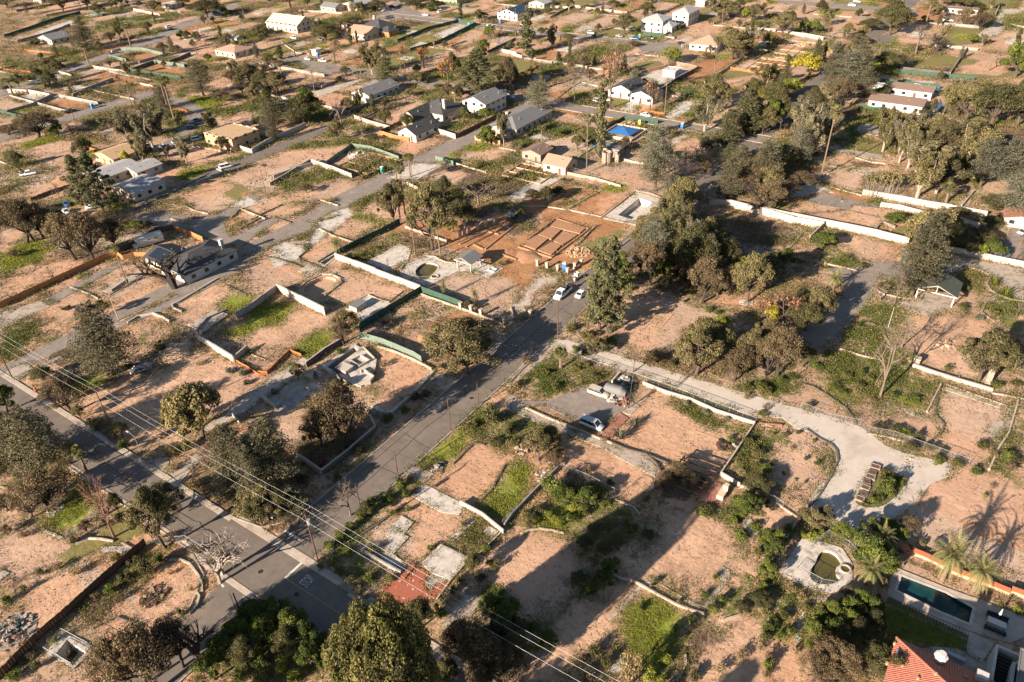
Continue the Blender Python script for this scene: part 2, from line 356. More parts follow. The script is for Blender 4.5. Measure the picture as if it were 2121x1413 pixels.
def scatter_pts(maskfn, n):
    """n places with a density that follows the painted areas, thinned with distance"""
    out = []
    X, Y = np.meshgrid(_gx, _gy); Q = np.stack([X, Y, np.full(X.shape, -CAMH)], -1); w = Q @ FW
    with np.errstate(all='ignore'): u = PX0+FPX*(Q @ RI)/w; v = PY0+FPX*(Q @ DN)/w
    ok = (w > 20) & (u > -60) & (u < 2181) & (v > -20) & (v < 1470)
    p = maskfn()*ok/np.maximum(w, 60)**1.6; p[HOLE | ROADM] = 0
    p = p.ravel(); p /= p.sum(); i = NR.choice(len(p), n, p=p)
    return np.stack([_gx[i % gnx]+(NR.random(n)-.5)*GS, _gy[i//gnx]+(NR.random(n)-.5)*GS], -1), w.ravel()[i]
ROADM = np.zeros((gny, gnx), bool)
def keepout(P, grow=0.0):
    P = np.array([p[:2] for p in P]); X, Y = np.meshgrid(_gx, _gy); b = (X > P[:, 0].min()-2) & (X < P[:, 0].max()+2) & (Y > P[:, 1].min()-2) & (Y < P[:, 1].max()+2)
    j, i = np.nonzero(b); ROADM[j, i] |= inside(P, X[j, i], Y[j, i])
# ---------------------------------------------------------------- plants: each kind is modelled a few times, then copied
M['bark_twig'] = mat('twigs', (.15, .11, .085), .9, .3, 3)
M['bark_red'] = mat('red_twigs', (.17, .085, .06), .9, .3, 3)
LM = {
 'oak': leafmat('oak_leaves', (.050, .046, .024), (.175, .148, .072)),
 'dark': leafmat('dark_leaves', (.032, .032, .016), (.110, .102, .044)),
 'burnt': leafmat('scorched_leaves', (.048, .036, .024), (.155, .115, .068)),
 'cedar': leafmat('cedar_needles', (.044, .043, .028), (.158, .142, .090)),
 'pine': leafmat('pine_needles', (.044, .050, .026), (.145, .138, .072)),
 'euc': leafmat('gum_leaves', (.085, .080, .055), (.200, .175, .110)),
 'green': leafmat('green_leaves', (.034, .050, .012), (.130, .148, .032)),
 'bright': leafmat('bright_leaves', (.095, .110, .018), (.225, .235, .045)),
 'olive': leafmat('olive_leaves', (.040, .042, .015), (.150, .138, .048)),
 'autumn': leafmat('autumn_leaves', (.170, .070, .022), (.400, .200, .075)),
 'rusty': leafmat('rusty_leaves', (.150, .075, .040), (.330, .180, .100)),
 'dry': leafmat('dry_leaves', (.130, .095, .050), (.290, .220, .120)),
 'tan': leafmat('tan_needles', (.070, .064, .028), (.220, .185, .088)),
 'palm': leafmat('palm_fronds', (.060, .064, .026), (.190, .180, .078)),
 'skirt': leafmat('dead_fronds', (.110, .080, .045), (.230, .170, .095), 0),
 'grey': leafmat('grey_leaves', (.060, .064, .048), (.180, .178, .130)),
 'magenta': leafmat('magenta_flowers', (.16, .02, .04), (.38, .05, .09)),
 'yellowgreen': leafmat('yellow_green_leaves', (.130, .120, .012), (.340, .290, .040)),
}
def quads(pos, nrm, size, tint, asp=1.0):
    """leaf clumps: one small bent quad each"""
    n = len(pos); a = np.cross(nrm, NR.normal(size=(n, 3))); a /= np.linalg.norm(a, axis=1)[:, None]+1e-9
    b = np.cross(nrm, a); s = size[:, None]
    v = np.empty((n, 4, 3)); bend = nrm*s*.25
    v[:, 0] = pos-a*s*asp-bend; v[:, 1] = pos-b*s*.6; v[:, 2] = pos+a*s*asp-bend; v[:, 3] = pos+b*s*.6
    return v.reshape(-1, 3), tint
def leafmesh(name, chunks, mats_, midx=None):
    V = np.concatenate([c[0] for c in chunks]); T = np.concatenate([c[1] for c in chunks]); nf = len(V)//4
    me = bpy.data.meshes.new(name); me.vertices.add(len(V)); me.vertices.foreach_set('co', V.astype(np.float32).ravel())
    me.loops.add(4*nf); me.loops.foreach_set('vertex_index', np.arange(4*nf, dtype=np.int32))
    me.polygons.add(nf); me.polygons.foreach_set('loop_start', np.arange(0, 4*nf, 4, dtype=np.int32)); me.polygons.foreach_set('loop_total', np.full(nf, 4, dtype=np.int32))
    at = me.attributes.new('tint', 'FLOAT', 'FACE'); at.data.foreach_set('value', T.astype(np.float32))
    for m in mats_: me.materials.append(m)
    me.update(); me.validate(); return me
def lobe(c, r, n, size, t0=.5, tj=.3, up=.35, shell=.62, asp=1.0):
    d = NR.normal(size=(n, 3)); d /= np.linalg.norm(d, axis=1)[:, None]
    rr = shell+(1-shell)*NR.random(n)**.7; p = np.array(c)+d*np.array(r)*rr[:, None]
    nm = d+NR.normal(size=(n, 3))*.7+np.array([0, 0, up]); nm /= np.linalg.norm(nm, axis=1)[:, None]
    return quads(p, nm, size*(.6+.8*NR.random(n)), np.clip(t0+(NR.random(n)-.5)*tj*2+NR.normal()*.12, 0, 1), asp)
def limb(mb, p, q, r0, r1, k=3, wob=.12):
    p = np.array(p, float); q = np.array(q, float); L = np.linalg.norm(q-p); last = p
    for i in range(1, k+1):
        t = i/k; c = p+(q-p)*t+(NR.normal(size=3)*L*wob/k if i < k else 0)
        mb.tube(last, c, r0+(r1-r0)*(i-1)/k, r0+(r1-r0)*t, 5, cap=(i == k)); last = c
def crownpts(n, W, z0, z1, rmin=.25):
    out = []
    for i in range(n):
        t = (i+.5)/n; a = i*2.399+NR.random()*.7; rr = math.sqrt(rmin+(1-rmin)*NR.random()) if i % 3 else NR.random()*.5
        rr *= .85+.35*NR.random(); z = z0+(z1-z0)*(1-rr**2*.7)*(.62+.46*NR.random())
        out.append((math.cos(a)*rr*W/2, math.sin(a)*rr*W/2, z))
    return out
PROTO = {}
def proto(key, H, Wd, name, trunk, leaves, lmat, bark='bark', trunkmesh=None):
    PROTO.setdefault(key, []).append((H, Wd, name, trunk.mesh(name+'_wood', M[bark]) if trunk else None, leafmesh(name+'_crown', leaves, [LM[lmat]] if isinstance(lmat, str) else lmat) if leaves else None))
def mk_oak(key, lm, H=9.5, Wd=12, nl=38, per=300, size=.165, bark='bark', R=1.15, name='oak_tree'):
    for _ in range(3):
        mb = MB(); ch = []; fx = (NR.normal()*.4, NR.normal()*.4, H*.22)
        mb.tube((0, 0, -.3), fx, .42, .33, 7)
        cp = crownpts(nl, Wd*.8, H*.42, H*.9)
        for i, c in enumerate(cp):
            if i % 2 == 0: limb(mb, fx, c, .2, .05)
            else: limb(mb, np.array(cp[i-1])*.6+np.array(fx)*.4, c, .1, .03, 2)
            rr = R*(.45+.95*NR.random()); ch.append(lobe(c, (rr*1.15, rr*1.15, rr*.75), int(per*(.7+.6*NR.random())), size, .3+.4*NR.random(), shell=.45))
        proto(key, H, Wd, name, mb, ch, lm, bark)
def mk_cedar(key, lm, H=19, Wd=14, dens=230, flat=1.0, top=.08, name='cedar_tree', bark='bark', low=.14, size=.17):
    for _ in range(3):
        mb = MB(); ch = []; mb.tube((0, 0, -.3), (0, 0, H*.5), .5, .28, 7); mb.tube((0, 0, H*.5), (0, 0, H*.97), .28, .04, 6)
        z = H*low; k = 0
        while z < H*.96:
            t = (z-H*low)/(H*(1-low)); Rr = Wd/2*((1-t)**.75*(1-top)+top)*(.8+.3*NR.random()); Rr *= min(1, .62+t*2.2)
            nb = 6 if t < .7 else 4
            for j in range(nb):
                a = k*1.3+j*2*math.pi/nb+NR.normal()*.25; L = Rr*(.65+.5*NR.random()); rise = L*(.12+.3*t)
                if NR.random() < .1: continue
                e = np.array([math.cos(a)*L, math.sin(a)*L, z+rise]); s = np.array([0, 0, z])
                mb.tube(s, e, .11*(1-t)+.03, .02, 4)
                n = int(dens*(L/ (Wd/2)+.25)); tt = NR.random(n)**.65; lat = np.array([-math.sin(a), math.cos(a), 0])
                p = s+(e-s)*tt[:, None]+lat*((NR.random(n)-.5)*L*.75*(.35+tt))[:, None]; p[:, 2] += -tt**3*L*.16+NR.normal(size=n)*.16*flat
                nm = np.tile(np.array([0, 0, 1.0]), (n, 1))+NR.normal(size=(n, 3))*.55; nm /= np.linalg.norm(nm, axis=1)[:, None]
                ch.append(quads(p, nm, size*(.6+.8*NR.random(n)), np.clip(.5+(NR.random(n)-.5)*.5+NR.normal()*.15, 0, 1)))
            z += H*.062*(1-.35*t); k += 1
        proto(key, H, Wd, name, mb, ch, lm, bark)
def mk_pine(key, lm, H=22, Wd=9, n=90, per=150, size=.23, name='pine_tree', r=1.15):
    for _ in range(2):
        mb = MB(); ch = []; mb.tube((0, 0, -.3), (0, 0, H*.6), .45, .25, 7); mb.tube((0, 0, H*.6), (.2, 0, H*.97), .25, .04, 5)
        for i in range(n):
            t = (i+.5)/n; z = H*(.1+.88*t); Rr = Wd/2*math.sin(math.pi*min(1, (.18+.82*t)**.8))**.7*(1-.25*t)
            a = i*2.399; q = Rr*(.25+.85*NR.random()); c = (math.cos(a)*q, math.sin(a)*q, z)
            mb.tube((0, 0, z-q*.25), c, .07, .02, 4); rr = r*(.4+1.0*NR.random())*(1-.3*t)
            ch.append(lobe(c, (rr, rr, rr*.75), per, size, .3+.4*NR.random()))
        proto(key, H, Wd, name, mb, ch, lm)
def mk_gum(key, lm, H=17, Wd=10, per=240, size=.22, bark='bark_pale', name='eucalyptus_tree'):
    for _ in range(3):
        mb = MB(); ch = []; mb.tube((0, 0, -.3), (0, 0, H*.16), .42, .34, 6)
        for j in range(5):
            a = j*1.256+NR.normal()*.3; q = Wd*.5*(.4+.6*NR.random()) if j else 0; hh = H*(.7+.28*NR.random())
            e = np.array([math.cos(a)*q, math.sin(a)*q, hh]); limb(mb, (0, 0, H*.14), e, .22, .05, 4, .15)
            for k in range(8):
                t = .32+.68*k/7; c = np.array([0, 0, H*.14])*(1-t)+e*t+NR.normal(size=3)*np.array([.9, .9, .3]); rr = 1.1*(.7+.6*NR.random())
                ch.append(lobe(c, (rr, rr, rr*1.5), int(per*(.6+.7*NR.random())), size, .3+.4*NR.random(), shell=.3, asp=1.2))
        proto(key, H, Wd, name, mb, ch, lm, bark)
def mk_bare(key, H=12, Wd=9, bark='bark', lm=None, per=0, name='bare_tree', lv=5, tw=7, r0=.3, spread=.55, trunkf=.22):
    for _ in range(3):
        mb = MB(); ch = []
        def rec(p, d, L, r, l):
            q = p+d*L; mb.tube(p, q, r, r*.68, 5 if l > 2 else 3, cap=False)
            if l == 0:
                for _ in range(tw):
                    e = d+NR.normal(size=3)*.6; e /= np.linalg.norm(e); a = q+e*L*(.7+NR.random()); s = np.cross(e, NR.normal(size=3)); s /= np.linalg.norm(s); s *= .022
                    mb.face([q-s, q+s, a])
                if per and NR.random() < .9: ch.append(lobe(q, (L*1.0, L*1.0, L*.8), per, .26, .2+.6*NR.random(), shell=.1))
                return
            for _ in range(3 if l > 1 else 2):
                e = d+NR.normal(size=3)*spread; e[2] += .18; e /= np.linalg.norm(e); rec(q, e, L*(.66+.2*NR.random()), r*.62, l-1)
        rec(np.array([0, 0, -.2]), np.array([NR.normal()*.05, NR.normal()*.05, 1.0]), H*trunkf, r0, lv-1)
        v = np.array(mb.v); v[:, 2] *= H/max(v[:, 2].max(), .1); wx = np.percentile(np.hypot(v[:, 0], v[:, 1]), 97); sc = Wd/2/wx
        f = np.clip(v[:, 2]/(H*trunkf), 0, 1); v[:, 0] *= 1+(sc-1)*f; v[:, 1] *= 1+(sc-1)*f
        zs = H/np.array(mb.v)[:, 2].max()
        mb.v = [tuple(x) for x in v]
        for c in ch: c[0][:, 2] *= zs; c[0][:, 0] *= sc; c[0][:, 1] *= sc
        proto(key, H, Wd, name, mb, ch or None, lm or 'oak', bark)
def mk_puff(key, lm, H=14, Wd=16, n=100, per=520, size=.15, name='dense_tree'):
    for _ in range(1):
        mb = MB(); ch = []; mb.tube((0, 0, -.3), (0, 0, H*.35), .55, .4, 8)
        for i in range(n):
            u = 1-(i+.5)/n*1.25; a = i*2.399; s = math.sqrt(max(0, 1-u*u)); k = .8+.2*NR.random()
            c = (math.cos(a)*s*Wd*.44*k, math.sin(a)*s*Wd*.44*k, H*.48+u*H*.42*k)
            if i % 3 == 0: limb(mb, (0, 0, H*.33), c, .16, .03, 3)
            rr = 1.3*(.55+.8*NR.random()); ch.append(lobe(c, (rr, rr, rr), per, size, .2+.6*NR.random(), shell=.75))
        proto(key, H, Wd, name, mb, ch, lm)
def mk_col(key, lm, H=12, Wd=2.2, name='cypress_tree', size=.26):
    ch = []; mb = MB(); mb.tube((0, 0, -.2), (0, 0, H*.9), .16, .04, 5)
    for i in range(16):
        t = (i+.5)/16; rr = Wd/2*math.sin(math.pi*(.15+.8*t))**.6; ch.append(lobe((NR.normal()*.12*Wd, NR.normal()*.12*Wd, H*(.04+.92*t)), (rr, rr, H*.055), 110, size, .3+.4*NR.random()))
    proto(key, H, Wd, name, mb, ch, lm)
def mk_shrub(key, lm, H=1.6, Wd=2.4, n=13, per=110, size=.085, name='shrub', bark='bark'):
    for _ in range(3):
        mb = MB(); ch = []
        for i in range(n):
            a = NR.random()*6.28; q = Wd*.32*math.sqrt(NR.random()); c = (math.cos(a)*q, math.sin(a)*q, H*(.3+.4*NR.random())); rr = Wd*.2*(.5+.9*NR.random())
            mb.tube((0, 0, -.05), c, .04, .01, 3); ch.append(lobe(c, (rr, rr, rr*.9), per, size, .3+.4*NR.random(), shell=.5))
        proto(key, H, Wd, name, mb, ch, lm, bark)
def mk_fan(key, H=14, Wd=4, lm='palm', name='fan_palm', tr=.2):
    for _ in range(2):
        mb = MB(); ch = []; bend = NR.normal()*.25
        for i in range(6): mb.tube((bend*(i/6)**2, 0, H*.9*i/6-.1), (bend*((i+1)/6)**2, 0, H*.9*(i+1)/6), tr*(1.25-.5*i/6), tr*(1.25-.5*(i+1)/6), 6)
        top = np.array([bend, 0, H*.9]); V = []; T = []
        for i in range(34):
            a = i*2.399; el = math.radians(75-105*(i/34)); d = np.array([math.cos(a)*math.cos(el), math.sin(a)*math.cos(el), math.sin(el)]); c = top+d*Wd*.24; mb.tube(top, c, .03, .015, 3)
            sd = np.cross(d, (0, 0, 1.0)); sd /= np.linalg.norm(sd)+1e-6; up = np.cross(sd, d)
            for k in range(9):
                b = (k-4)/4*1.15; e = d*math.cos(b)+sd*math.sin(b); tip = c+e*Wd*.27+np.array([0, 0, -.22*Wd*.27]); w = np.cross(e, up); w = w/np.linalg.norm(w)*.09
                V += [c, c+e*Wd*.13-w, tip, c+e*Wd*.13+w]; T.append(.3+.5*NR.random()-(.25 if el < 0 else 0))
        sk = lobe(top-np.array([0, 0, H*.055]), (.45, .45, H*.06), 130, .3, .5)
        me = leafmesh('fan_crown', [(np.array(V), np.array(T))], [LM[lm]]); me2 = leafmesh('fan_skirt', [sk], [LM['skirt']])
        PROTO.setdefault(key, []).append((H, Wd, name, mb.mesh('fan_trunk', M['palm_trunk']), me, me2))
def mk_date(key, H=7, Wd=7.5, lm='palm', name='date_palm', nf=46, tr=.42):
    for _ in range(2):
        mb = MB(); mb.tube((0, 0, -.2), (.1, 0, H*.5), tr*1.15, tr*.9, 9); mb.tube((.1, 0, H*.5), (.15, 0, H*.7), tr*.9, tr*1.15, 9)
        top = np.array([.15, 0, H*.7]); V = []; T = []
        for i in range(nf):
            a = i*2.399; el = math.radians(82-95*(i/nf)); L = Wd*.56*(.85+.3*NR.random()); h = np.array([math.cos(a), math.sin(a), 0]); sd = np.array([-math.sin(a), math.cos(a), 0])
            p = top.copy(); d = h*math.cos(el)+np.array([0, 0, 1])*math.sin(el); nseg = 9; tt = .35+.4*NR.random()
            for s in range(nseg):
                q = p+d*L/nseg; w = .5*math.sin(math.pi*(.12+.86*(s+.5)/nseg))+.04
                for sg in (-1, 1):
                    for u in (0, .5):
                        b0 = p+(q-p)*u; b1 = p+(q-p)*(u+.34); tip = (b0+b1)/2+sd*sg*w+d*w*.55+np.array([0, 0, -.12*w])
                        V += [b0, b1, tip, tip-d*.04]; T.append(np.clip(tt+(NR.random()-.5)*.25, 0, 1))
                V += [p-sd*.035, p+sd*.035, q+sd*.03, q-sd*.03]; T.append(.9)
                p = q; d = d+np.array([0, 0, -.17-.08*NR.random()]); d /= np.linalg.norm(d)
        me = leafmesh('date_crown', [(np.array(V), np.array(T))], [LM[lm]])
        PROTO.setdefault(key, []).append((H, Wd, name, mb.mesh('date_trunk', M['palm_trunk']), me))
def mk_blades(key, lm, H=1.3, Wd=1.8, n=46, name='agave_plant'):
    V = []; T = []
    for i in range(n):
        a = i*2.399; el = math.radians(85-60*(i/n)); d = np.array([math.cos(a)*math.cos(el), math.sin(a)*math.cos(el), math.sin(el)]); s = np.array([-math.sin(a), math.cos(a), 0])*Wd*.06; L = H*(.8+.4*NR.random()); t = d*L*min(1, Wd/H*.6+.3)
        V += [-s*.5, d*L*.4-s, t+np.array([0, 0, -.1*L]), d*L*.4+s]; T.append(.3+.5*NR.random())
    PROTO.setdefault(key, []).append((H, Wd, name, None, leafmesh(name, [(np.array(V), np.array(T))], [LM[lm]])))
def mk_cane(key, lm, H=8, Wd=6):
    mb = MB(); ch = []
    for i in range(60):
        a = NR.random()*6.28; q = Wd*.33*math.sqrt(NR.random()); b = np.array([math.cos(a)*q, math.sin(a)*q, 0]); e = b*1.5+np.array([NR.normal()*.3, NR.normal()*.3, H*(.6+.4*NR.random())]); mb.tube(b, e, .045, .02, 3); ch.append(lobe(e-np.array([0, 0, .6]), (.4, .4, .9), 14, .26, .6, shell=.1))
    proto(key, H, Wd, 'bamboo_clump', mb, ch, lm, 'bark_pale')
mk_oak('oak', 'oak'); mk_oak('oakd', 'dark', per=440, R=1.45); mk_oak('oaks', 'burnt', nl=40, per=200, R=1.2, bark='bark_burnt', size=.15)
mk_oak('oakg', 'green', H=8, Wd=9, nl=26, per=300, R=1.2, size=.2, name='leafy_tree'); mk_oak('oakb', 'bright', H=6, Wd=7, nl=18, per=220, R=1.0, size=.2, name='leafy_tree'); mk_oak('oaky', 'yellowgreen', H=8, Wd=7, nl=18, per=180, R=1.2, size=.28, name='leafy_tree')
mk_oak('oakt', 'tan', H=8, Wd=10, nl=40, per=240, R=1.1, size=.19, name='dry_cedar_tree')
mk_cedar('cedar', 'cedar'); mk_cedar('cedar2', 'grey', H=15, Wd=14, dens=170, top=.3, low=.25)
mk_cedar('fir', 'pine', H=16, Wd=8, dens=110, top=.03, low=.08, name='fir_tree')
mk_pine('pine', 'pine'); mk_pine('pined', 'green', H=16, Wd=8)
mk_gum('gum', 'euc'); mk_gum('gumg', 'oak', per=220)
mk_bare('bare', bark='bark_twig'); mk_bare('barew', bark='bark_pale', H=9, Wd=9, tw=3, lv=5, r0=.3); mk_bare('barer', bark='bark_red', H=11, Wd=6)
mk_bare('bared', bark='bark_burnt', H=9, Wd=11, trunkf=.14, r0=.4)
mk_bare('autumn', lm='autumn', per=10, H=12, Wd=7, lv=5, name='autumn_tree'); mk_bare('rusty', lm='rusty', per=6, H=11, Wd=8, name='autumn_tree')
mk_bare('thin', lm='dry', per=3, H=12, Wd=8, name='bare_tree', bark='bark_twig')
mk_puff('puff', 'olive'); mk_col('cypress', 'dark'); mk_col('column', 'pine', H=16, Wd=3.6, name='narrow_conifer', size=.34)
mk_shrub('shrub', 'green'); mk_shrub('shrubo', 'olive'); mk_shrub('shrubd', 'dark'); mk_shrub('shruby', 'bright', H=1.4, Wd=2.6); mk_shrub('shrubt', 'dry', per=40); mk_shrub('shrubg', 'grey')
mk_shrub('shrubb', 'burnt', per=40, bark='bark_burnt'); mk_shrub('shrubm', 'magenta')
mk_fan('fan'); mk_fan('fanshort', H=4.5, Wd=3.6, tr=.3); mk_date('date'); mk_date('dateb', H=5, Wd=6.5, nf=34, tr=.3)
mk_blades('agave', 'grey'); mk_blades('blade', 'green', H=2.2, Wd=2.4, name='leafy_plant'); mk_cane('cane', 'tan')

LOOK = {'oak': ('broad olive-green oak', 'oak_tree', 'dark and olive oaks across the lots'), 'oakd': ('dense dark green oak', 'oak_tree', 'dark and olive oaks across the lots'),
 'oaks': ('scorched brown sparse oak', 'scorched_oak_tree', 'scorched oaks'), 'oakg': ('round green leafy tree', 'leafy_tree', 'green leafy trees'), 'oakb': ('small bright green tree', 'leafy_tree', 'green leafy trees'),
 'oaky': ('yellow-green bushy tree', 'leafy_tree', 'yellow-green trees'), 'oakt': ('tan-green half-dry cedar', 'dry_cedar_tree', 'half-dry cedars'),
 'cedar': ('layered grey-green cedar', 'cedar_tree', 'grey-green cedars'), 'cedar2': ('flat-topped grey cedar', 'cedar_tree', 'grey-green cedars'), 'fir': ('pointed green conifer', 'fir_tree', 'conifers'),
 'pine': ('tall olive-green pine', 'pine_tree', 'pines'), 'pined': ('dense green pine', 'pine_tree', 'pines'), 'gum': ('grey-brown eucalyptus', 'eucalyptus_tree', 'eucalyptus trees'), 'gumg': ('tall drooping olive eucalyptus', 'eucalyptus_tree', 'eucalyptus trees'),
 'bare': ('bare grey-brown tree', 'bare_tree', 'bare trees'), 'barew': ('bare tree with pale limbs', 'bare_tree', 'bare trees'), 'barer': ('bare tree with reddish twigs', 'bare_tree', 'bare trees'), 'bared': ('bare blackened spreading tree', 'bare_tree', 'bare trees'),
 'autumn': ('orange-leaved autumn tree', 'autumn_tree', 'autumn trees'), 'rusty': ('rusty thin-leaved autumn tree', 'autumn_tree', 'autumn trees'), 'thin': ('thin tree with few dry leaves', 'thin_tree', 'bare trees'),
 'puff': ('huge bright olive tree with puffy crown', 'dense_tree', 'foreground trees'), 'cypress': ('narrow dark cypress', 'cypress_tree', 'cypresses'), 'column': ('tall narrow conifer', 'narrow_conifer', 'conifers'),
 'shrub': ('leafy green shrub', 'shrub', 'shrubs on the lots'), 'shrubo': ('olive shrub', 'shrub', 'shrubs on the lots'), 'shrubd': ('dark green shrub', 'shrub', 'shrubs on the lots'), 'shruby': ('bright yellow-green shrub', 'shrub', 'shrubs on the lots'),
 'shrubt': ('dry tan shrub', 'dry_shrub', 'dry shrubs'), 'shrubg': ('silvery grey shrub', 'shrub', 'shrubs on the lots'), 'shrubb': ('scorched brown shrub', 'scorched_shrub', 'dry shrubs'), 'shrubm': ('magenta flowering shrub', 'flowering_shrub', 'shrubs on the lots'),
 'fan': ('tall thin fan palm', 'fan_palm', 'fan palms'), 'fanshort': ('short fan palm', 'fan_palm', 'fan palms'), 'date': ('thick-trunked feather palm', 'date_palm', 'feather palms'), 'dateb': ('low feather palm', 'date_palm', 'feather palms'),
 'agave': ('grey spiky agave', 'agave_plant', 'spiky plants'), 'blade': ('green long-leaved plant', 'leafy_plant', 'spiky plants'), 'cane': ('tall tan clump of bamboo canes', 'bamboo_clump', 'bamboo clumps')}
TREECOUNT = 0
def plant(kind, x, y, h, w, label=None, look=None, rz=None):
    global TREECOUNT
    P = PROTO[kind][TREECOUNT % len(PROTO[kind])]; TREECOUNT += 1
    lk, nm, grp = LOOK[kind]; s = w/P[1]; sz = h/P[0]
    if 'shrub' in nm and h < 4: w *= .8; h *= .62; s = w/P[1]; sz = h/P[0]
    cat = 'palm tree' if 'palm' in nm else 'shrub' if 'shrub' in nm else 'plant' if ('plant' in nm or 'bamboo' in nm) else 'tree'
    rz = NR.random()*6.28 if rz is None else rz
    if cat == 'plant' and P[3] is None:
        o = bpy.data.objects.new(nm, P[4]); COL.objects.link(o); o.location = (x, y, 0)
        o.rotation_euler = (0, 0, rz)
    else:
        o = empty(nm, (x, y, 0), rz)
        part = {'fan_palm': ('trunk', 'frond_crown', 'dead_frond_skirt'), 'date_palm': ('trunk', 'frond_crown')}.get(nm, ('stem' if cat == 'shrub' else 'trunk', 'foliage' if cat == 'shrub' else 'crown'))
        for me, pn in zip(P[3:], part):
            if me is None: continue
            c = bpy.data.objects.new(pn, me); COL.objects.link(c); c.parent = o
    o.scale = (s, s, sz)
    if label: tag(o, label, cat, grp)
    else: auto(o, look or lk, cat, (x, y, h*.5), grp, h)
    return o
def grow(r, data):
    """kind base_x base_y top_y crown_width (sheet units)"""
    for ln in data.strip().splitlines():
        for e in ln.split(';'):
            a = e.split()
            if len(a) < 5: continue
            b = G(r, float(a[1]), float(a[2])); h = hgt(b, r, float(a[3]))
            k = 1.0 if r == 0 else 550/2100.0
            w = float(a[4])*k*scale_at(b, h*.6)
            if w > 4 and a[0][:3] in ('oak', 'gum', 'ced', 'fir', 'bar', 'thi'): w *= 1.18
            if r == 12 and float(a[1]) < 560 and float(a[2]) > 700: w *= .5; h *= .5
            if r == 15 and a[0] == 'oakd': w *= .8; h *= .5
            plant(a[0], b[0], b[1], h, w, ' '.join(a[5:]) or None)
def bushes(r, data):
    """kind x y width [height ratio]"""
    for ln in data.strip().splitlines():
        for e in ln.split(';'):
            a = e.split()
            if len(a) < 4: continue
            b = G(r, float(a[1]), float(a[2])); k = 1.0 if r == 0 else 550/2100.0; w = float(a[3])*k*scale_at(b); plant(a[0], b[0], b[1], w*(float(a[4]) if len(a) > 4 else .6), w, ' '.join(a[5:]) or None)
# ---------------------------------------------------------------- builders for the built things
ZL = [0]; EDGES = []
def sheet(name, P, m, z=None, label=None, hole=True, cat=None, thick=0.0, group=None):
    """a paved sheet or slab lying on the ground"""
    ZL[0] += 1
    z = (.05 if z is None else z)+.0009*(ZL[0] % 43)
    mb = MB(); mb.prism([p[:2] for p in P], -.02, z+thick)
    if name not in ('road', 'cross_road', 'gutter', 'road_patch', 'lane', 'cul_de_sac'): EDGES.append(list(P)+[P[0]])
    o = mb.build(name, M[m] if isinstance(m, str) else m)
    if hole: keepout(P)
    if label: tag(o, label, cat or 'slab', group)
    else: struct(o)
    return o
def rect(r, a, b):
    p, q = G(r, *a), G(r, *b); return [(p[0], p[1]), (q[0], p[1]), (q[0], q[1]), (p[0], q[1])]
def slabs(r, data):
    """material z name | label | points   (an empty label makes it part of the setting)"""
    for ln in data.strip().splitlines():
        if not ln.strip(): continue
        h, lab, pp = [s.strip() for s in ln.split('|')]; a = h.split()
        P = pts(r, pp); o = sheet(a[2], P, a[0], float(a[1]) if a[1] != '-' else None, lab or None, cat=a[2].replace('_', ' ').split(' ')[-1] if lab else None)
WALLN = {}
def walls(r, data):
    """material height thickness name | label | points"""
    for ln in data.strip().splitlines():
        if not ln.strip(): continue
        h, lab, pp = [s.strip() for s in ln.split('|')]; a = h.split(); P = pts(r, pp)
        H, th = float(a[1]), float(a[2]); nm = a[3]; EDGES.append(P)
        cat = 'kerb' if 'kerb' in nm else 'wall'
        if H >= 1.2 and 'block' in nm:
            o = empty(nm, (P[0][0], P[0][1], 0)); L = [(p[0]-P[0][0], p[1]-P[0][1]) for p in P]
            # block walls step up and down a course as they run
            mb = MB(); mc = MB()
            for i in range(len(L)-1):
                d = math.dist(L[i], L[i+1]); n = max(1, int(d/7))
                for k in range(n):
                    A = [L[i][j]+(L[i+1][j]-L[i][j])*k/n for j in (0, 1)]; B = [L[i][j]+(L[i+1][j]-L[i][j])*(k+1)/n for j in (0, 1)]
                    hh = H*(1+.07*math.sin(k*2.1+i)); mb.ribbon([A, B], th, 0, hh); mc.ribbon([A, B], th+.1, hh+.002, hh+.08)
            mb.build('wall_face', M[a[0]], o); mc.build('cap', M['kerb'], o)
        else:
            mb = MB(); mb.ribbon(P, th, 0, H); o = mb.build(nm, M[a[0]])
            if H <= .5: cat = 'kerb' if 'kerb' in nm else 'low wall'
        if lab: tag(o, lab, cat)
        else: auto(o, {'kerb': 'stone kerb', 'low wall': 'low stone wall', 'wall': 'block wall'}[cat] if not lab else lab, cat, (*cen(P)[:2], H/2), 'walls and kerbs round the lots', sum(math.dist(P[i], P[i+1]) for i in range(len(P)-1)))
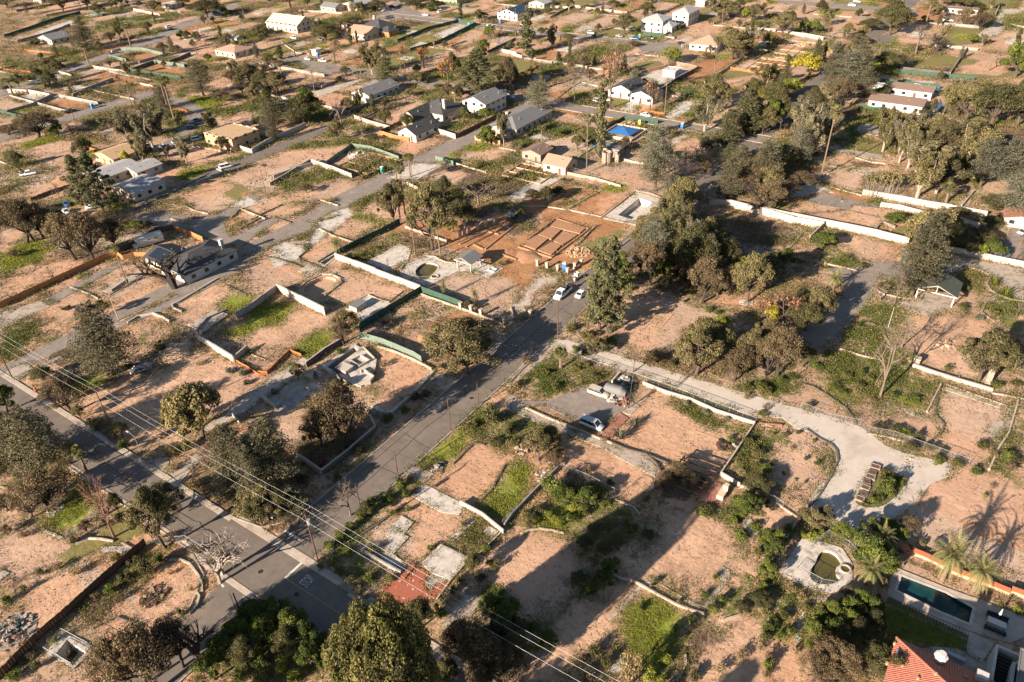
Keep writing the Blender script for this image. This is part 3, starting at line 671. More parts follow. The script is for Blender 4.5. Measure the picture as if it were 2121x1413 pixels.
def fences(r, data):
    """type height name | label | points ; types: wood new dark green grey chain orange iron"""
    for ln in data.strip().splitlines():
        if not ln.strip(): continue
        h, lab, pp = [s.strip() for s in ln.split('|')]; a = h.split(); P = pts(r, pp); H = float(a[1]); ty = a[0]; EDGES.append(P)
        o = empty(a[2], (P[0][0], P[0][1], 0)); L = [(p[0]-P[0][0], p[1]-P[0][1]) for p in P]
        step = {'chain': 2.6, 'iron': 2.2}.get(ty, 3.0); pos = []
        tot = sum(math.dist(L[i], L[i+1]) for i in range(len(L)-1)); step = max(step, tot/40)
        if ty in ('wood', 'dark', 'new'):
            mb = MB()
            for i in range(len(L)-1):
                d = math.dist(L[i], L[i+1]); n = max(1, int(d/.45)); u = ((L[i+1][0]-L[i][0])/d, (L[i+1][1]-L[i][1])/d); an = math.atan2(u[1], u[0])
                for k in range(n):
                    t = (k+.5)/n*d; mb.box((L[i][0]+u[0]*t+NR.normal()*.01, L[i][1]+u[1]*t, 0), (.455, .05, H*(1+NR.normal()*.02)), an)
                for zz in (.35, H-.3): mb.box((L[i][0]+u[0]*d/2-u[1]*.05, L[i][1]+u[1]*d/2+u[0]*.05, zz), (d, .05, .09), an)
            mb.build('boards', M[{'wood': 'wood_orange', 'dark': 'wood_dark', 'new': 'wood_new'}[ty]], o)
        elif ty in ('green', 'grey', 'orange'):
            mb = MB()
            for i in range(len(L)-1):
                d = math.dist(L[i], L[i+1]); n = max(1, int(d/1.5)); W_ = [(L[i][0]+(L[i+1][0]-L[i][0])*k/n+NR.normal()*.05, L[i][1]+(L[i+1][1]-L[i][1])*k/n+NR.normal()*.05) for k in range(n+1)]
                W_[0] = L[i]; W_[-1] = L[i+1]; mb.ribbon(W_, .03, .02, H*(1 if ty != 'orange' else .85))
            mb.build('mesh_screen', M[{'green': 'screen', 'grey': 'screen_grey', 'orange': 'orange_net'}[ty]], o)
        else:
            mb = MB()
            for i in range(len(L)-1):
                d = math.dist(L[i], L[i+1]); u = ((L[i+1][0]-L[i][0])/d, (L[i+1][1]-L[i][1])/d)
                A = lambda t, z: (L[i][0]+u[0]*t, L[i][1]+u[1]*t, z)
                mb.tube(A(0, H), A(d, H), .03, .03, 4); mb.tube(A(0, .1), A(d, .1), .02, .02, 4)
                if ty == 'chain':
                    s = .42; n = int(d/s)
                    for k in range(-int(H/s), n+1):
                        for sg in (1, -1):
                            t0, t1 = (k*s, k*s+H) if sg > 0 else (k*s+H, k*s); z0, z1 = .05, H
                            # clip the slanting wire to the panel
                            c = lambda t, z: (max(0, min(d, t)), z)
                            if t0 < 0: z0 = .05+(0-t0)/(t1-t0)*(H-.05); t0 = 0
                            if t1 > d: z1 = .05+(d-t0)/(t1-t0)*(H-z0); t1 = d
                            if t1 < 0: z1 = z0+(0-t0)/(t1-t0)*(H-z0); t1 = 0
                            if t0 > d: z0 = .05+(t0-d)/(t0-t1)*(H-.05); t0 = d
                            if abs(t1-t0) > .1: mb.tube(A(t0, z0), A(t1, min(z1, H)), .008, .008, 3, cap=False)
                else:
                    for k in range(int(d/.3)): mb.tube(A(k*.3, .1), A(k*.3, H), .012, .012, 3)
            mb.build('wire_mesh' if ty == 'chain' else 'railing', M['metal' if ty == 'chain' else 'iron'], o)
        # posts

        pm = MB(); pm.tube((0, 0, 0), (0, 0, H+.02), .05 if ty in ('chain', 'iron', 'green', 'grey', 'orange') else .025, .025, 4)
        me = pm.mesh('post', M['metal' if ty in ('chain', 'green', 'grey') else 'iron' if ty == 'iron' else 'wood_dark'])
        for i in range(len(L)-1):
            d = math.dist(L[i], L[i+1]); n = max(1, round(d/step))
            for k in range(n+(1 if i == len(L)-2 else 0)):
                t = k/n; c = bpy.data.objects.new('post', me); COL.objects.link(c); c.parent = o; c.location = (L[i][0]+(L[i+1][0]-L[i][0])*t, L[i][1]+(L[i+1][1]-L[i][1])*t, 0)
        FL = {'wood': 'orange-brown board fence', 'new': 'pale new board fence', 'dark': 'dark brown board fence', 'green': 'green mesh screen fence', 'grey': 'grey-green mesh screen fence', 'chain': 'chain-link fence', 'orange': 'orange plastic safety netting', 'iron': 'dark iron railing'}
        if lab: tag(o, lab, 'fence')
        else: auto(o, FL[ty], 'fence', (*cen(P)[:2], H/2), {'orange': 'orange safety netting', 'green': 'green screen fences'}.get(ty, 'fences between the lots'), tot)
# ---- pits and pools
def basin(name, P, depth, wallm, floorm, parent=None, water=None, wz=None, floorname='floor', slope=0):
    """a real hollow below the ground: lining, floor and standing water"""
    o = parent
    k = len(P); mb = MB(); a = sum(P[i][0]*P[(i+1) % k][1]-P[(i+1) % k][0]*P[i][1] for i in range(k)); Q = P if a > 0 else P[::-1]
    for i in range(k):
        j = (i+1) % k; mb.face([(Q[j][0], Q[j][1], -depth), (Q[i][0], Q[i][1], -depth), (Q[i][0], Q[i][1], .03), (Q[j][0], Q[j][1], .03)])
    mb.build('lining', M[wallm], o); mf = MB(); mf.face([(p[0], p[1], -depth) for p in Q]); mf.build(floorname, M[floorm], o)
    if water: mw = MB(); mw.face([(p[0], p[1], wz) for p in Q]); mw.build('water', M[water], o)
def ringdeck(name, outer, inner, m, z=.16, parent=None):
    """paving with a hole in it"""
    import bmesh
    bm = bmesh.new()
    def loop(P, zz): return [bm.verts.new((p[0], p[1], zz)) for p in P]
    oo, ii = loop(outer, z), [loop(I, z) for I in inner]
    E = []
    for l in [oo]+ii: E += [bm.edges.new((l[i], l[(i+1) % len(l)])) for i in range(len(l))]
    bmesh.ops.triangle_fill(bm, use_beauty=True, use_dissolve=False, edges=E)
    for l in [oo]+ii:
        lo = loop([v.co for v in l], -.1)
        for i in range(len(l)):
            j = (i+1) % len(l)
            try: bm.faces.new((l[i], l[j], lo[j], lo[i]))
            except ValueError: pass
    bmesh.ops.recalc_face_normals(bm, faces=bm.faces)
    for f in bm.faces:
        if abs(f.normal.z) > .9 and f.normal.z < 0: f.normal_flip()
    me = bpy.data.meshes.new(name); bm.to_mesh(me); bm.free(); me.materials.append(M[m]); o = bpy.data.objects.new(name, me); COL.objects.link(o)
    if parent: o.parent = parent
    keepout(outer); return o
PITS = []
def smooth(P, n=2):
    for _ in range(n):
        Q = []
        for i in range(len(P)):
            a, b = P[i], P[(i+1) % len(P)]; Q += [(a[0]*.75+b[0]*.25, a[1]*.75+b[1]*.25), (a[0]*.25+b[0]*.75, a[1]*.25+b[1]*.75)]
        P = Q
    return P
def pool(name, label, r, outer, inner, deckm, depth, wallm, floorm, watm=None, wz=-.5, round_=True, cat='pool', z=.16, coping=None):
    O = pts(r, outer); I = pts(r, inner)
    if round_: I = smooth(I)
    o = empty(name, (0, 0, 0)); paint('H', I)
    x0, x1, y0, y1 = min(p[0] for p in I)-3, max(p[0] for p in I)+3, min(p[1] for p in I)-3, max(p[1] for p in I)+3
    PITS.append(((x0, y0, x1, y1), I))
    ringdeck('deck', O, [I], deckm, z, o); basin(name, I, depth, wallm, floorm, o, watm, wz)
    if coping: mb = MB(); mb.ribbon(I, .45, z+.003, z+.05, closed=True); mb.build('coping', M[coping], o)
    tag(o, label, cat)
    return o
# ---- houses
def house(label, x, y, lx, ly, h=2.9, roof='gable', rise=1.6, ax='x', wm='white', rm='roof_dark', ov=.45, rz=0, win=True, chimney=None, door='front', extra=None, name='house', cat='house', z0=0, parts=None, look=None):
    """walls, roof, windows and doors of a house centred on x,y, lx by ly metres"""
    o = empty(name, (x, y, z0), rz)
    mb = MB(); mb.box((0, 0, 0), (lx, ly, h))
    hx, hy = lx/2, ly/2
    if roof == 'gable':
        if ax == 'x': 
            for s in (-1, 1): mb.face([(s*hx, -hy, h), (s*hx, hy, h), (s*hx, 0, h+rise)][::s])
        else:
            for s in (-1, 1): mb.face([(hx, s*hy, h), (-hx, s*hy, h), (0, s*hy, h+rise)][::s])
    mb.build('wall', M[wm], o)
    X, Y = hx+ov, hy+ov; rr = MB(); T = .12
    def slab4(a, b, c, d):
        n = len(rr.v); rr.v += [a, b, c, d]+[(p[0], p[1], p[2]+T) for p in (a, b, c, d)]
        for f in ((3, 2, 1, 0), (4, 5, 6, 7), (0, 1, 5, 4), (1, 2, 6, 5), (2, 3, 7, 6), (3, 0, 4, 7)): rr.f.append(tuple(n+i for i in f)); rr.m.append(0)
    if roof == 'gable':
        k = rise/(hy if ax == 'x' else hx); e = h-k*ov+.01; t = h+rise+.01
        if ax == 'x': slab4((-X, -Y, e), (X, -Y, e), (X, 0, t), (-X, 0, t)); slab4((-X, 0, t), (X, 0, t), (X, Y, e), (-X, Y, e))
        else: slab4((-X, Y, e), (-X, -Y, e), (0, -Y, t), (0, Y, t)); slab4((0, Y, t), (0, -Y, t), (X, -Y, e), (X, Y, e))
    elif roof == 'hip':
        e = h+.01; t = h+rise; d = min(X, Y)
        a, b = ((-X+d, 0, t), (X-d, 0, t)) if X >= Y else ((0, -Y+d, t), (0, Y-d, t))
        c = [(-X, -Y, e), (X, -Y, e), (X, Y, e), (-X, Y, e)]; c2 = [(p[0], p[1], p[2]+T) for p in c]; a = (a[0], a[1], a[2]+T); b = (b[0], b[1], b[2]+T)
        if X >= Y: F = [[c2[0], c2[1], b, a], [c2[1], c2[2], b], [c2[2], c2[3], a, b], [c2[3], c2[0], a]]
        else: F = [[c2[0], c2[1], a], [c2[1], c2[2], b, a], [c2[2], c2[3], b], [c2[3], c2[0], a, b]]
        for f in F: rr.face(f)
        for i in range(4): rr.face([c[i], c[(i+1) % 4], c2[(i+1) % 4], c2[i]])
        rr.face(c[::-1])
    else:
        rr.prism([(-X, -Y), (X, -Y), (X, Y), (-X, Y)], h+.005, h+.18, bottom=True); rr.ribbon([(-X, -Y), (X, -Y), (X, Y), (-X, Y)], .15, h+.185, h+.34, closed=True)
    rf = rr.build('roof', M[rm], o)
    if win:
        n = 0
        for (px, py, L, an) in ((0, -hy, lx, 0), (0, hy, lx, math.pi), (-hx, 0, ly, -math.pi/2), (hx, 0, ly, math.pi/2)):
            k = max(1, int(L/3.6)); nx, ny = math.sin(an), -math.cos(an); ux, uy = math.cos(an), math.sin(an)
            if py > 0: nx, ny = 0, 1
            if px == -hx: nx, ny, ux, uy = -1, 0, 0, 1
            elif px == hx: nx, ny, ux, uy = 1, 0, 0, 1
            lv = [1.0] if h < 4.2 else [1.0, 3.9]
            for zz in lv:
                for i in range(k):
                    t = (i+.5)/k*L-L/2; c = (px+ux*t, py+uy*t)
                    isd = (zz == 1.0 and i == k//2 and py == -hy)
                    w, hh, z = (1.0, 2.1, .02) if isd else (1.35, 1.15, zz)
                    an2 = math.atan2(uy, ux); f = MB(); f.box((c[0]+nx*.03, c[1]+ny*.03, z), (w+.2, .06, hh+.16), an2)
                    fr = f.build('door' if isd else 'window', M['white' if wm != 'white' else 'stucco_grey'], o)
                    g = MB(); g.box((c[0]+nx*.065, c[1]+ny*.065, z+.08), (w, .02, hh), an2); g.build('panel' if isd else 'pane', M['wood_dark' if isd else 'glass'], fr)
    for k in range(3): v_ = MB(); vx, vy = lx*(.1+.12*k), -ly*(.12+.1*k)*(1 if k % 2 else -1); v_.tube((vx, vy, h), (vx, vy, h+(.75*rise+.35 if roof != 'flat' else .6)), .14, .14, 5); v_.build('roof_vent', M['metal'], rf)
    if chimney:
        for (cx, cy, cw, ch) in chimney if isinstance(chimney, list) else [chimney]:
            m_ = MB(); m_.box((cx, cy, h*.6), (cw, cw, ch-h*.6)); m_.box((cx, cy, ch), (cw+.2, cw+.2, .15)); m_.build('chimney', M[wm], rf)
    if label: tag(o, label, cat)
    keepout([(x-hx, y-hy), (x+hx, y-hy), (x+hx, y+hy), (x-hx, y+hy)])
    return o
# ---- vehicles: body lofted from cross-sections, glass, wheels, lamps
def loftx(st, n=8):
    """st: x, half width bottom, half width top, z bottom, z top"""
    mb = MB(); L = []
    for (x, wb, wt, zb, zt) in st:
        c = .12*(zt-zb)+.03
        L.append([(x, -wb, zb), (x, wb, zb), (x, wb+.02, (zb+zt)/2), (x, wt, zt-c), (x, wt-c, zt), (x, -wt+c, zt), (x, -wt, zt-c), (x, -wb-.02, (zb+zt)/2)])
    for i in range(len(L)-1):
        n0 = len(mb.v); mb.v += L[i]+L[i+1]
        for k in range(8): j = (k+1) % 8; mb.f.append((n0+k, n0+j, n0+8+j, n0+8+k)); mb.m.append(0)
    mb.face(L[0]); mb.face(L[-1][::-1]); return mb
CARM = {'white': (.72, .71, .68), 'silver': (.42, .43, .43), 'black': (.025, .025, .03), 'grey': (.14, .14, .15), 'red': (.32, .03, .03), 'blue': (.04, .08, .2), 'beige': (.42, .36, .28), 'darkgreen': (.03, .06, .05)}
for k, c in CARM.items(): M['car_'+k] = mat('car_'+k, c, .25, .03, 2, spec=.5)
M['lamp_red'] = mat('tail_lamp', (.35, .02, .02), .3); M['lamp_clear'] = mat('head_lamp', (.6, .6, .6), .2)
CARK = {  # length, width, height, belt, hood end, windscreen top, rear top, tail start
 'sedan': (4.7, 1.8, 1.42, .92, .95, .25, -1.1, -1.7), 'suv': (4.8, 1.9, 1.72, 1.08, 1.15, .45, -1.95, -2.3), 'van': (5.1, 1.95, 1.8, 1.05, 1.7, .95, -2.2, -2.45), 'pickup': (5.6, 1.95, 1.8, 1.1, 1.3, .75, -.75, -1.0), 'truck': (6.6, 2.1, 2.1, 1.2, 2.1, 1.5, -.1, -.3)}
CARC = {}
def make_car(kind, colr):
    L, Wd, H, belt, hood, wt, rt, ts = CARK[kind]; hl, hw = L/2, Wd/2
    if kind in ('pickup', 'truck'): st = [(-hl, hw*.94, hw*.94, .45, belt-.02), (ts, hw, hw*.97, .35, belt), (hood, hw, hw*.93, .35, belt-.02), (hl-.3, hw*.95, hw*.82, .35, belt-.18), (hl, hw*.8, hw*.7, .4, belt-.32)]
    else: st = [(-hl, hw*.85, hw*.75, .4, belt-.12), (-hl+.25, hw*.97, hw*.88, .3, belt-.02), (ts+.2, hw, hw*.94, .3, belt), (hood, hw, hw*.92, .3, belt-.02), (hl-.35, hw*.95, hw*.8, .3, belt-.17), (hl, hw*.8, hw*.68, .38, belt-.3)]
    body = loftx(st).mesh('body', M['car_'+colr], True)
    g = loftx([(ts, hw*.86, hw*.84, belt-.05, belt), (rt, hw*.88, hw*.76, belt-.05, H-.05), (wt, hw*.88, hw*.76, belt-.05, H-.05), (hood, hw*.86, hw*.82, belt-.05, belt-.01)]).mesh('windows', M['glass'])
    rf = MB(); rf.prism([(rt+.02, -hw*.74), (wt+.02, -hw*.74), (wt+.02, hw*.74), (rt+.02, hw*.74)], H-.06, H)
    for x0, x1 in ((rt, ts), (wt, hood)):
        for s in (-1, 1): rf.tube((x0, s*hw*.76, H-.05), (x1, s*hw*.84, belt), .045, .045, 4)
    for s in (-1, 1): rf.tube(((rt+wt)/2, s*hw*.77, H-.05), ((rt+wt)/2, s*hw*.89, belt), .05, .05, 4)
    roof = rf.mesh('roof', M['car_'+colr])
    w = MB(); w.tube((0, -.11, 0), (0, .11, 0), .34, .34, 12); w.tube((0, .11, 0), (0, -.11, 0), .34, .34, 12); wh = w.mesh('wheel', M['tyre'])
    rm = MB(); rm.tube((0, -.12, 0), (0, .12, 0), .2, .2, 8); rm.tube((0, .12, 0), (0, -.12, 0), .2, .2, 8); rim = rm.mesh('rim', M['metal'])
    lp = MB(); lp.box((0, 0, 0), (.1, .34, .16)); hd = lp.mesh('headlight', M['lamp_clear']); tl = lp.mesh('tail_light', M['lamp_red']); ex = []
    if kind in ('pickup', 'truck'):
        b = MB(); b.prism([(-hl+.12, -hw*.84), (ts-.12, -hw*.84), (ts-.12, hw*.84), (-hl+.12, hw*.84)], belt+.002, belt+.01); ex.append(('cargo_bed', b.mesh('cargo_bed', M['iron'])))
    return dict(body=body, glass=g, roof=roof, wheel=wh, rim=rim, hd=hd, tl=tl, ex=ex, L=L, W=Wd, belt=belt)
def car(kind, colr, x, y, head, label, z=0.06, group='parked cars'):
    if (kind, colr) not in CARC: CARC[(kind, colr)] = make_car(kind, colr)
    d = CARC[(kind, colr)]; o = empty({'sedan': 'parked_car', 'suv': 'parked_car', 'van': 'parked_van', 'pickup': 'pickup_truck', 'truck': 'utility_truck'}[kind], (x, y, z), math.radians(head))
    def add(nm, me, loc=(0, 0, 0), par=None):
        c = bpy.data.objects.new(nm, me); COL.objects.link(c); c.parent = par or o; c.location = loc; return c
    b = add('body', d['body']); add('windows', d['glass']); add('roof', d['roof']); L, Wd = d['L'], d['W']
    for sx in (L*.31, -L*.31):
        for sy in (-1, 1): w = add('wheel', d['wheel'], (sx, sy*(Wd/2-.1), .34)); add('rim', d['rim'], (0, 0, 0), w)
    for sy in (-1, 1): add('headlight', d['hd'], (L/2-.12, sy*Wd*.3, d['belt']-.5)); add('tail_light', d['tl'], (-L/2+.04, sy*Wd*.34, d['belt']-.42))
    for nm, me in d['ex']: add(nm, me)
    cat = {'sedan': 'car', 'suv': 'car', 'van': 'van', 'pickup': 'pickup truck', 'truck': 'truck'}[kind]
    if label: tag(o, label, cat, group)
    else: auto(o, {'white': 'white', 'silver': 'silver', 'black': 'black', 'grey': 'dark grey', 'red': 'red', 'blue': 'blue', 'beige': 'beige', 'darkgreen': 'dark green'}[colr]+' '+{'sedan': 'sedan', 'suv': 'estate car', 'van': 'minivan', 'pickup': 'pickup truck', 'truck': 'work truck'}[kind]+' parked', cat, (x, y, .8), group, L)
    return o
def cars(r, data):
    for e in data.replace('\n', ';').split(';'):
        a = e.split()
        if len(a) < 5: continue
        b = G(r, float(a[2]), float(a[3])); car(a[0], a[1], b[0], b[1], float(a[4]), ' '.join(a[5:]) or None)
def portable_toilet(r, x, y, m, label):
    b = G(r, x, y); o = empty('portable_toilet', (b[0], b[1], .05), NR.random()*.3)
    mb = MB(); mb.box((0, 0, 0), (1.15, 1.15, .12)); mb.box((0, 0, .1), (1.1, 1.1, 2.0)); mb.build('cabin', M[m], o)
    t = MB(); t.box((0, 0, 2.1), (1.16, 1.16, .22), tap=.7); t.build('roof', M['white'], o)
    d = MB(); d.box((0, -.56, .2), (.8, .04, 1.8)); d.build('door', M[m], o)
    tag(o, label, 'portable toilet')
def pole(r, bx, by, ty, label, arms=1, lamp=False, m='wood_pole', rad=.16, az=0.0, dark=False, stubs=True):
    b = G(r, bx, by); h = hgt(b, r, ty); o = empty('utility_pole' if not lamp else 'street_lamp', (b[0], b[1], 0), az)
    mb = MB(); mb.tube((0, 0, -.2), (0, 0, h), rad, rad*.7, 8); mb.build('pole_shaft', M[m], o)
    for k in range(arms):
        z = h-.35-k*1.3; a = MB(); a.box((0, 0, z), (.12, 2.6, .14)); ar = a.build('crossarm', M[m], o)
        if stubs:
            i_ = MB()
            for s in (-1.15, -.5, .5, 1.15): i_.tube((0, s, z+.14), (0, s, z+.36), .05, .035, 5)
            i_.build('insulators', M['white'], ar)
    if lamp:
        a = MB(); a.tube((0, 0, h-.3), (-.9, 0, h+.25), .05, .04, 5); a.tube((-.9, 0, h+.25), (-1.9, 0, h+.3), .04, .04, 5); a.build('lamp_arm', M['metal'], o)
        l = MB(); l.box((-2.15, 0, h+.2), (.7, .26, .14)); l.build('lamp_head', M['white'], o)
    tag(o, label, 'utility pole' if not lamp else 'street lamp'); return b, h
# ================================================================ roads
def R4(x0, x1, y0, y1): return [(x0, y0), (x1, y0), (x1, y1), (x0, y1)]
sheet('road', R4(-86, -77.2, 46.2, 620), 'asphalt', .050); sheet('road', R4(-86, -77.2, -60, 37.6), 'asphalt', .054)
sheet('cross_road', R4(-420, 60, 37.6, 46.2), 'asphalt', .046)
sheet('road', R4(-352, -77.2, 273.4, 281.4), 'asphalt_old', .058); sheet('road', R4(-372, -165, 387, 396), 'asphalt_old', .058)
sheet('road', R4(-358, -347, 60, 205), 'asphalt_old', .061)
def disc(cx, cy, r, n=28): return [(cx+r*math.cos(2*math.pi*i/n), cy+r*math.sin(2*math.pi*i/n)) for i in range(n)]
sheet('cul_de_sac', disc(-171, 387, 12), 'asphalt_old', .066)
sheet('lane', R4(-183.5, -173, 150, 273), 'asphalt_old', .062)
sheet('lane', R4(-181, -175.5, 46, 150), 'asphalt_old', .064)
sheet('lane', R4(-241, -233.5, 120, 212), 'asphalt', .068)
sheet('lane', pts(1, '1240,740 1500,790 1640,880 1620,960 1540,1060 1400,1110 1290,1210 1240,1180 1400,1040 1490,960 1400,860 1280,800'), 'asphalt_old', .07)
sheet('road', pts(1, '0,720 250,640 700,470 1000,370 1200,290 1400,190 1700,95 1870,10 1900,50 1750,130 1480,215 1290,315 1080,400 730,510 260,690 0,770'), 'asphalt_old', .072)
sheet('road', pts(4, '150,0 760,40 1250,80 1260,125 760,75 150,30'), 'asphalt_old', .074)
sheet('road', pts(2, '960,150 1060,70 1150,0 1260,0 1250,60 1400,120 1500,150 1400,180 1150,160'), 'asphalt_old', .076)
sheet('drive', pts(2, '250,430 330,470 460,560 620,600 660,570 500,480'), 'asphalt_old', .078)
# kerbs, gutters
def kerb(P, name='kerb'): mb = MB(); mb.ribbon(P, .22, 0, .17); struct(mb.build(name, M['kerb']))
kerb([(-96, 46.4), (-420, 46.4)]); kerb([(60, 46.4), (-67, 46.4), (-73, 48), (-76.6, 52), (-77, 58), (-77, 117)]); kerb([(-77, 125.5), (-77, 400)])
kerb([(-96, 46.4), (-90, 47.5), (-87, 51), (-86.2, 57), (-86.2, 400)]); kerb([(60, 37.4), (-69, 37.4), (-74, 35), (-77, 30), (-77, -50)])
kerb([(-420, 37.4), (-96, 37.4), (-90, 35.5), (-86.4, 30), (-86.2, -50)])
for P in (R4(-96, -67, 46.0, 47.5), R4(-96, -67, 36.6, 37.6), R4(-420, -96, 45.4, 46.2), R4(-420, -96, 37.6, 38.2), R4(-67, 60, 37.6, 38.4), R4(-67, 60, 45.5, 46.2)): sheet('gutter', P, 'concrete', .082 if P[0][0] != -96 else .086)
kerb([(-174, 273.2), (-77.2, 273.2)]); kerb([(-160, 281.6), (-77.2, 281.6)]); kerb([(-372, 386.8), (-186, 386.8)]); kerb([(-372, 396.2), (-183, 396.2)])
# cracks and patches of tar, a worn centre line
mb = MB()
for (a, b) in (((-82, 60), (-81.6, 270)), ((-180, 41.6), (-96, 42)), ((-60, 42), (20, 41.5))):
    n = 60; L = [(a[0]+(b[0]-a[0])*i/n+NR.normal()*.12, a[1]+(b[1]-a[1])*i/n+NR.normal()*.12) for i in range(n+1)]; mb.ribbon(L, .09, 0, .088)
for i in range(22):
    y = 60+i*9+NR.random()*5; mb.ribbon([(-86+NR.random()*3, y), (-82, y+NR.normal()), (-78, y+NR.normal())], .06, 0, .0885)
struct(mb.build('tar_seams', M['tar']))
mb = MB()
for x in (-150, -140.5, -131, -121.5, -112): mb.box((x, 41.9, 0), (2.6, .13, .094))
mb.box((-69.8, 42.4, 0), (16, .12, .094)); mb.box((-57, 42.4, 0), (3, .12, .094)); mb.box((-46, 42.4, 0), (3, .12, .094))
struct(mb.build('centre_line', M['yellow_line']))
mb = MB(); mb.box((-78.0, 44.5, 0), (.45, 4.2, .0945)); mb.box((-83.9, 49.3, 0), (3.8, .4, .0945)); struct(mb.build('stop_line', M['white_line']))
def painted(text, x, y, size, rz, sx=1.0, sy=1.0, m='white_line', label=None):
    cu = bpy.data.curves.new('marking', 'FONT'); cu.body = text; cu.size = size; cu.extrude = .003; cu.align_x = 'CENTER'; cu.align_y = 'CENTER'
    o = bpy.data.objects.new('road_marking', cu); COL.objects.link(o); dg = bpy.context.evaluated_depsgraph_get(); me = bpy.data.meshes.new_from_object(o.evaluated_get(dg)); bpy.data.objects.remove(o)
    me.materials.clear(); me.materials.append(M[m]); o = bpy.data.objects.new('road_marking', me); COL.objects.link(o); o.location = (x, y, .094); o.rotation_euler = (0, 0, rz); o.scale = (sx, sy, 1); o['label'] = label; o['category'] = 'road marking'; return o
b = G(14, 440, 615); painted('STOP', -74.4, 43.9, 1.0, math.pi/2, .82, 2.7, label='white STOP lettering on the cross road by the corner plot')
b = G(13, 1930, 800); painted('STOP', b[0], b[1], 1.5, 0, .8, 1.75, 'concrete_pale', label='worn faint STOP lettering on the road beside the leaning pole')

for k, (x, y) in enumerate(((-82.5, 41), (-80, 96), (-83.5, 131), (-74, 41.2), (-118, 43), (-84, 62))):
    mb = MB(); mb.prism(disc(x, y, .38, 14), 0, .1); tag(mb.build('manhole_cover', M['iron']), ['round iron manhole cover in the middle of the crossing', 'manhole cover on the main road beside the bright verge', 'manhole cover on the main road near the front garden', 'manhole cover before the stop line of the cross road', 'manhole cover on the cross road by the leafy left corner', 'manhole cover on the main road just above the crossing'][k], 'manhole')
for (x0, x1, y0, y1) in ((-85.5, -83, 88, 97), (-81, -78, 150, 166), (-84, -82.2, 180, 210), (-110, -101, 38.6, 40.6), (-140, -128, 43, 45), (-86, -84.6, 60, 84)): sheet('road_patch', R4(x0, x1, y0, y1), 'asphalt_old' if x0 > -86 else 'asphalt', .09)
# ================================================================ ground areas
# the far blocks: rows of lots set out square to the streets
LOTS = []
def block(xs, ys):
    for i in range(len(xs)-1):
        for j in range(len(ys)-1):
            x0, x1, y0, y1 = xs[i], xs[i+1], ys[j], ys[j+1]; u, v = proj(((x0+x1)/2, (y0+y1)/2, 0))
            if not (-80 < u < 2200 and -60 < v < 430): continue
            LOTS.append((x0, x1, y0, y1)); k = NR.random(); a = 1.2+NR.random()
            paint('l' if NR.random() < .6 else 'g', R4(x0, x1, y0, y1)); paint('d' if k < .62 else 'o' if k < .7 else 'y' if k < .8 else 'g' if k < .9 else 'l', R4(x0+a, x1-a, y0+a, y1-a))
            if NR.random() < .6: c = (x0+(x1-x0)*NR.random(), y0+(y1-y0)*NR.random()); paint('G' if NR.random() < .4 else 'g', [(c[0]+math.cos(t)*(2+5*NR.random()), c[1]+math.sin(t)*(3+5*NR.random())) for t in (0, 1, 2, 3, 4, 5)])
def cuts(a, b, s):
    L = [a]
    while L[-1] < b-s*.7: L.append(L[-1]+s*(.8+.4*NR.random()))
    return L+[b]
for x0, x1 in ((-472, -412), (-412, -360), (-346, -296), (-296, -242), (-233, -184), (-172, -130), (-130, -87), (-76, -30), (-30, 20)):
    block([x0, x1], cuts(128, 272, 19))
for y0, y1 in ((283, 334), (334, 386), (397, 448), (448, 500), (500, 552), (552, 604)): block(cuts(-640, -88, 20), [y0, y1]); block(cuts(-75, 40, 22), [y0, y1])
patches(0, '''
y 2040,560 2121,560 2121,700 2060,660
g 1740,730 1800,660 1880,690 1900,760 1880,840 1790,810
o 800,470 1050,440 1130,400 1260,440 1300,470 1230,560 1130,560 1080,600 960,520 830,500
''')
patches(1, '''
g 380,380 620,375 650,440 480,500 390,430
g 480,470 640,430 680,460 510,540
g 740,190 1010,130 1230,110 1180,180 900,240 760,250
g 0,480 170,470 210,520 0,550
G 130,1170 360,1070 500,1090 480,1110 180,1180
g 0,1190 160,1200 270,1330 150,1310 0,1290
l 480,1010 760,1010 900,1120 850,1150 600,1090
g 1290,920 1540,900 1500,1020 1300,1080
g 1690,870 1920,820 1920,870 1750,960
G 1500,770 1780,750 1780,800 1620,880 1500,800
g 1380,740 1500,720 1500,760 1400,790
G 1450,1350 1640,1310 1650,1413 1400,1413
g 1640,1290 1960,1210 1990,1230 1700,1330
g 1960,1160 2100,1080 2100,1190 2000,1200
g 1900,280 2100,230 2100,300 1960,310
g 1080,250 1290,220 1290,290 1100,280
l 220,330 560,210 560,290 260,360
o 1130,530 1250,500 1460,540 1440,600 1150,570
o 990,460 1130,440 1220,470 1190,490 1010,480
l 180,910 300,860 480,900 420,940 250,930
o 340,810 560,780 700,830 640,860 440,850
d 230,1190 560,1110 820,1150 560,1320 380,1320 250,1240
d 830,500 990,490 1180,500 900,560 760,540
d 600,560 860,560 780,600 660,640
d 180,300 560,160 620,180 230,320
d 20,280 400,130 600,110 60,290
g 340,140 520,110 540,130 300,200
d 1340,270 1700,250 1560,400 1340,400
d 1500,340 1700,330 1640,420 1520,420
y 300,150 640,90 420,150
l 1160,380 1260,370 1300,420 1200,420
l 560,1060 900,1110 820,1130 600,1100
g 1440,640 1500,720 1440,780 1390,730
d 1560,1160 1800,1180 1820,1210 1620,1270 1560,1250
''')
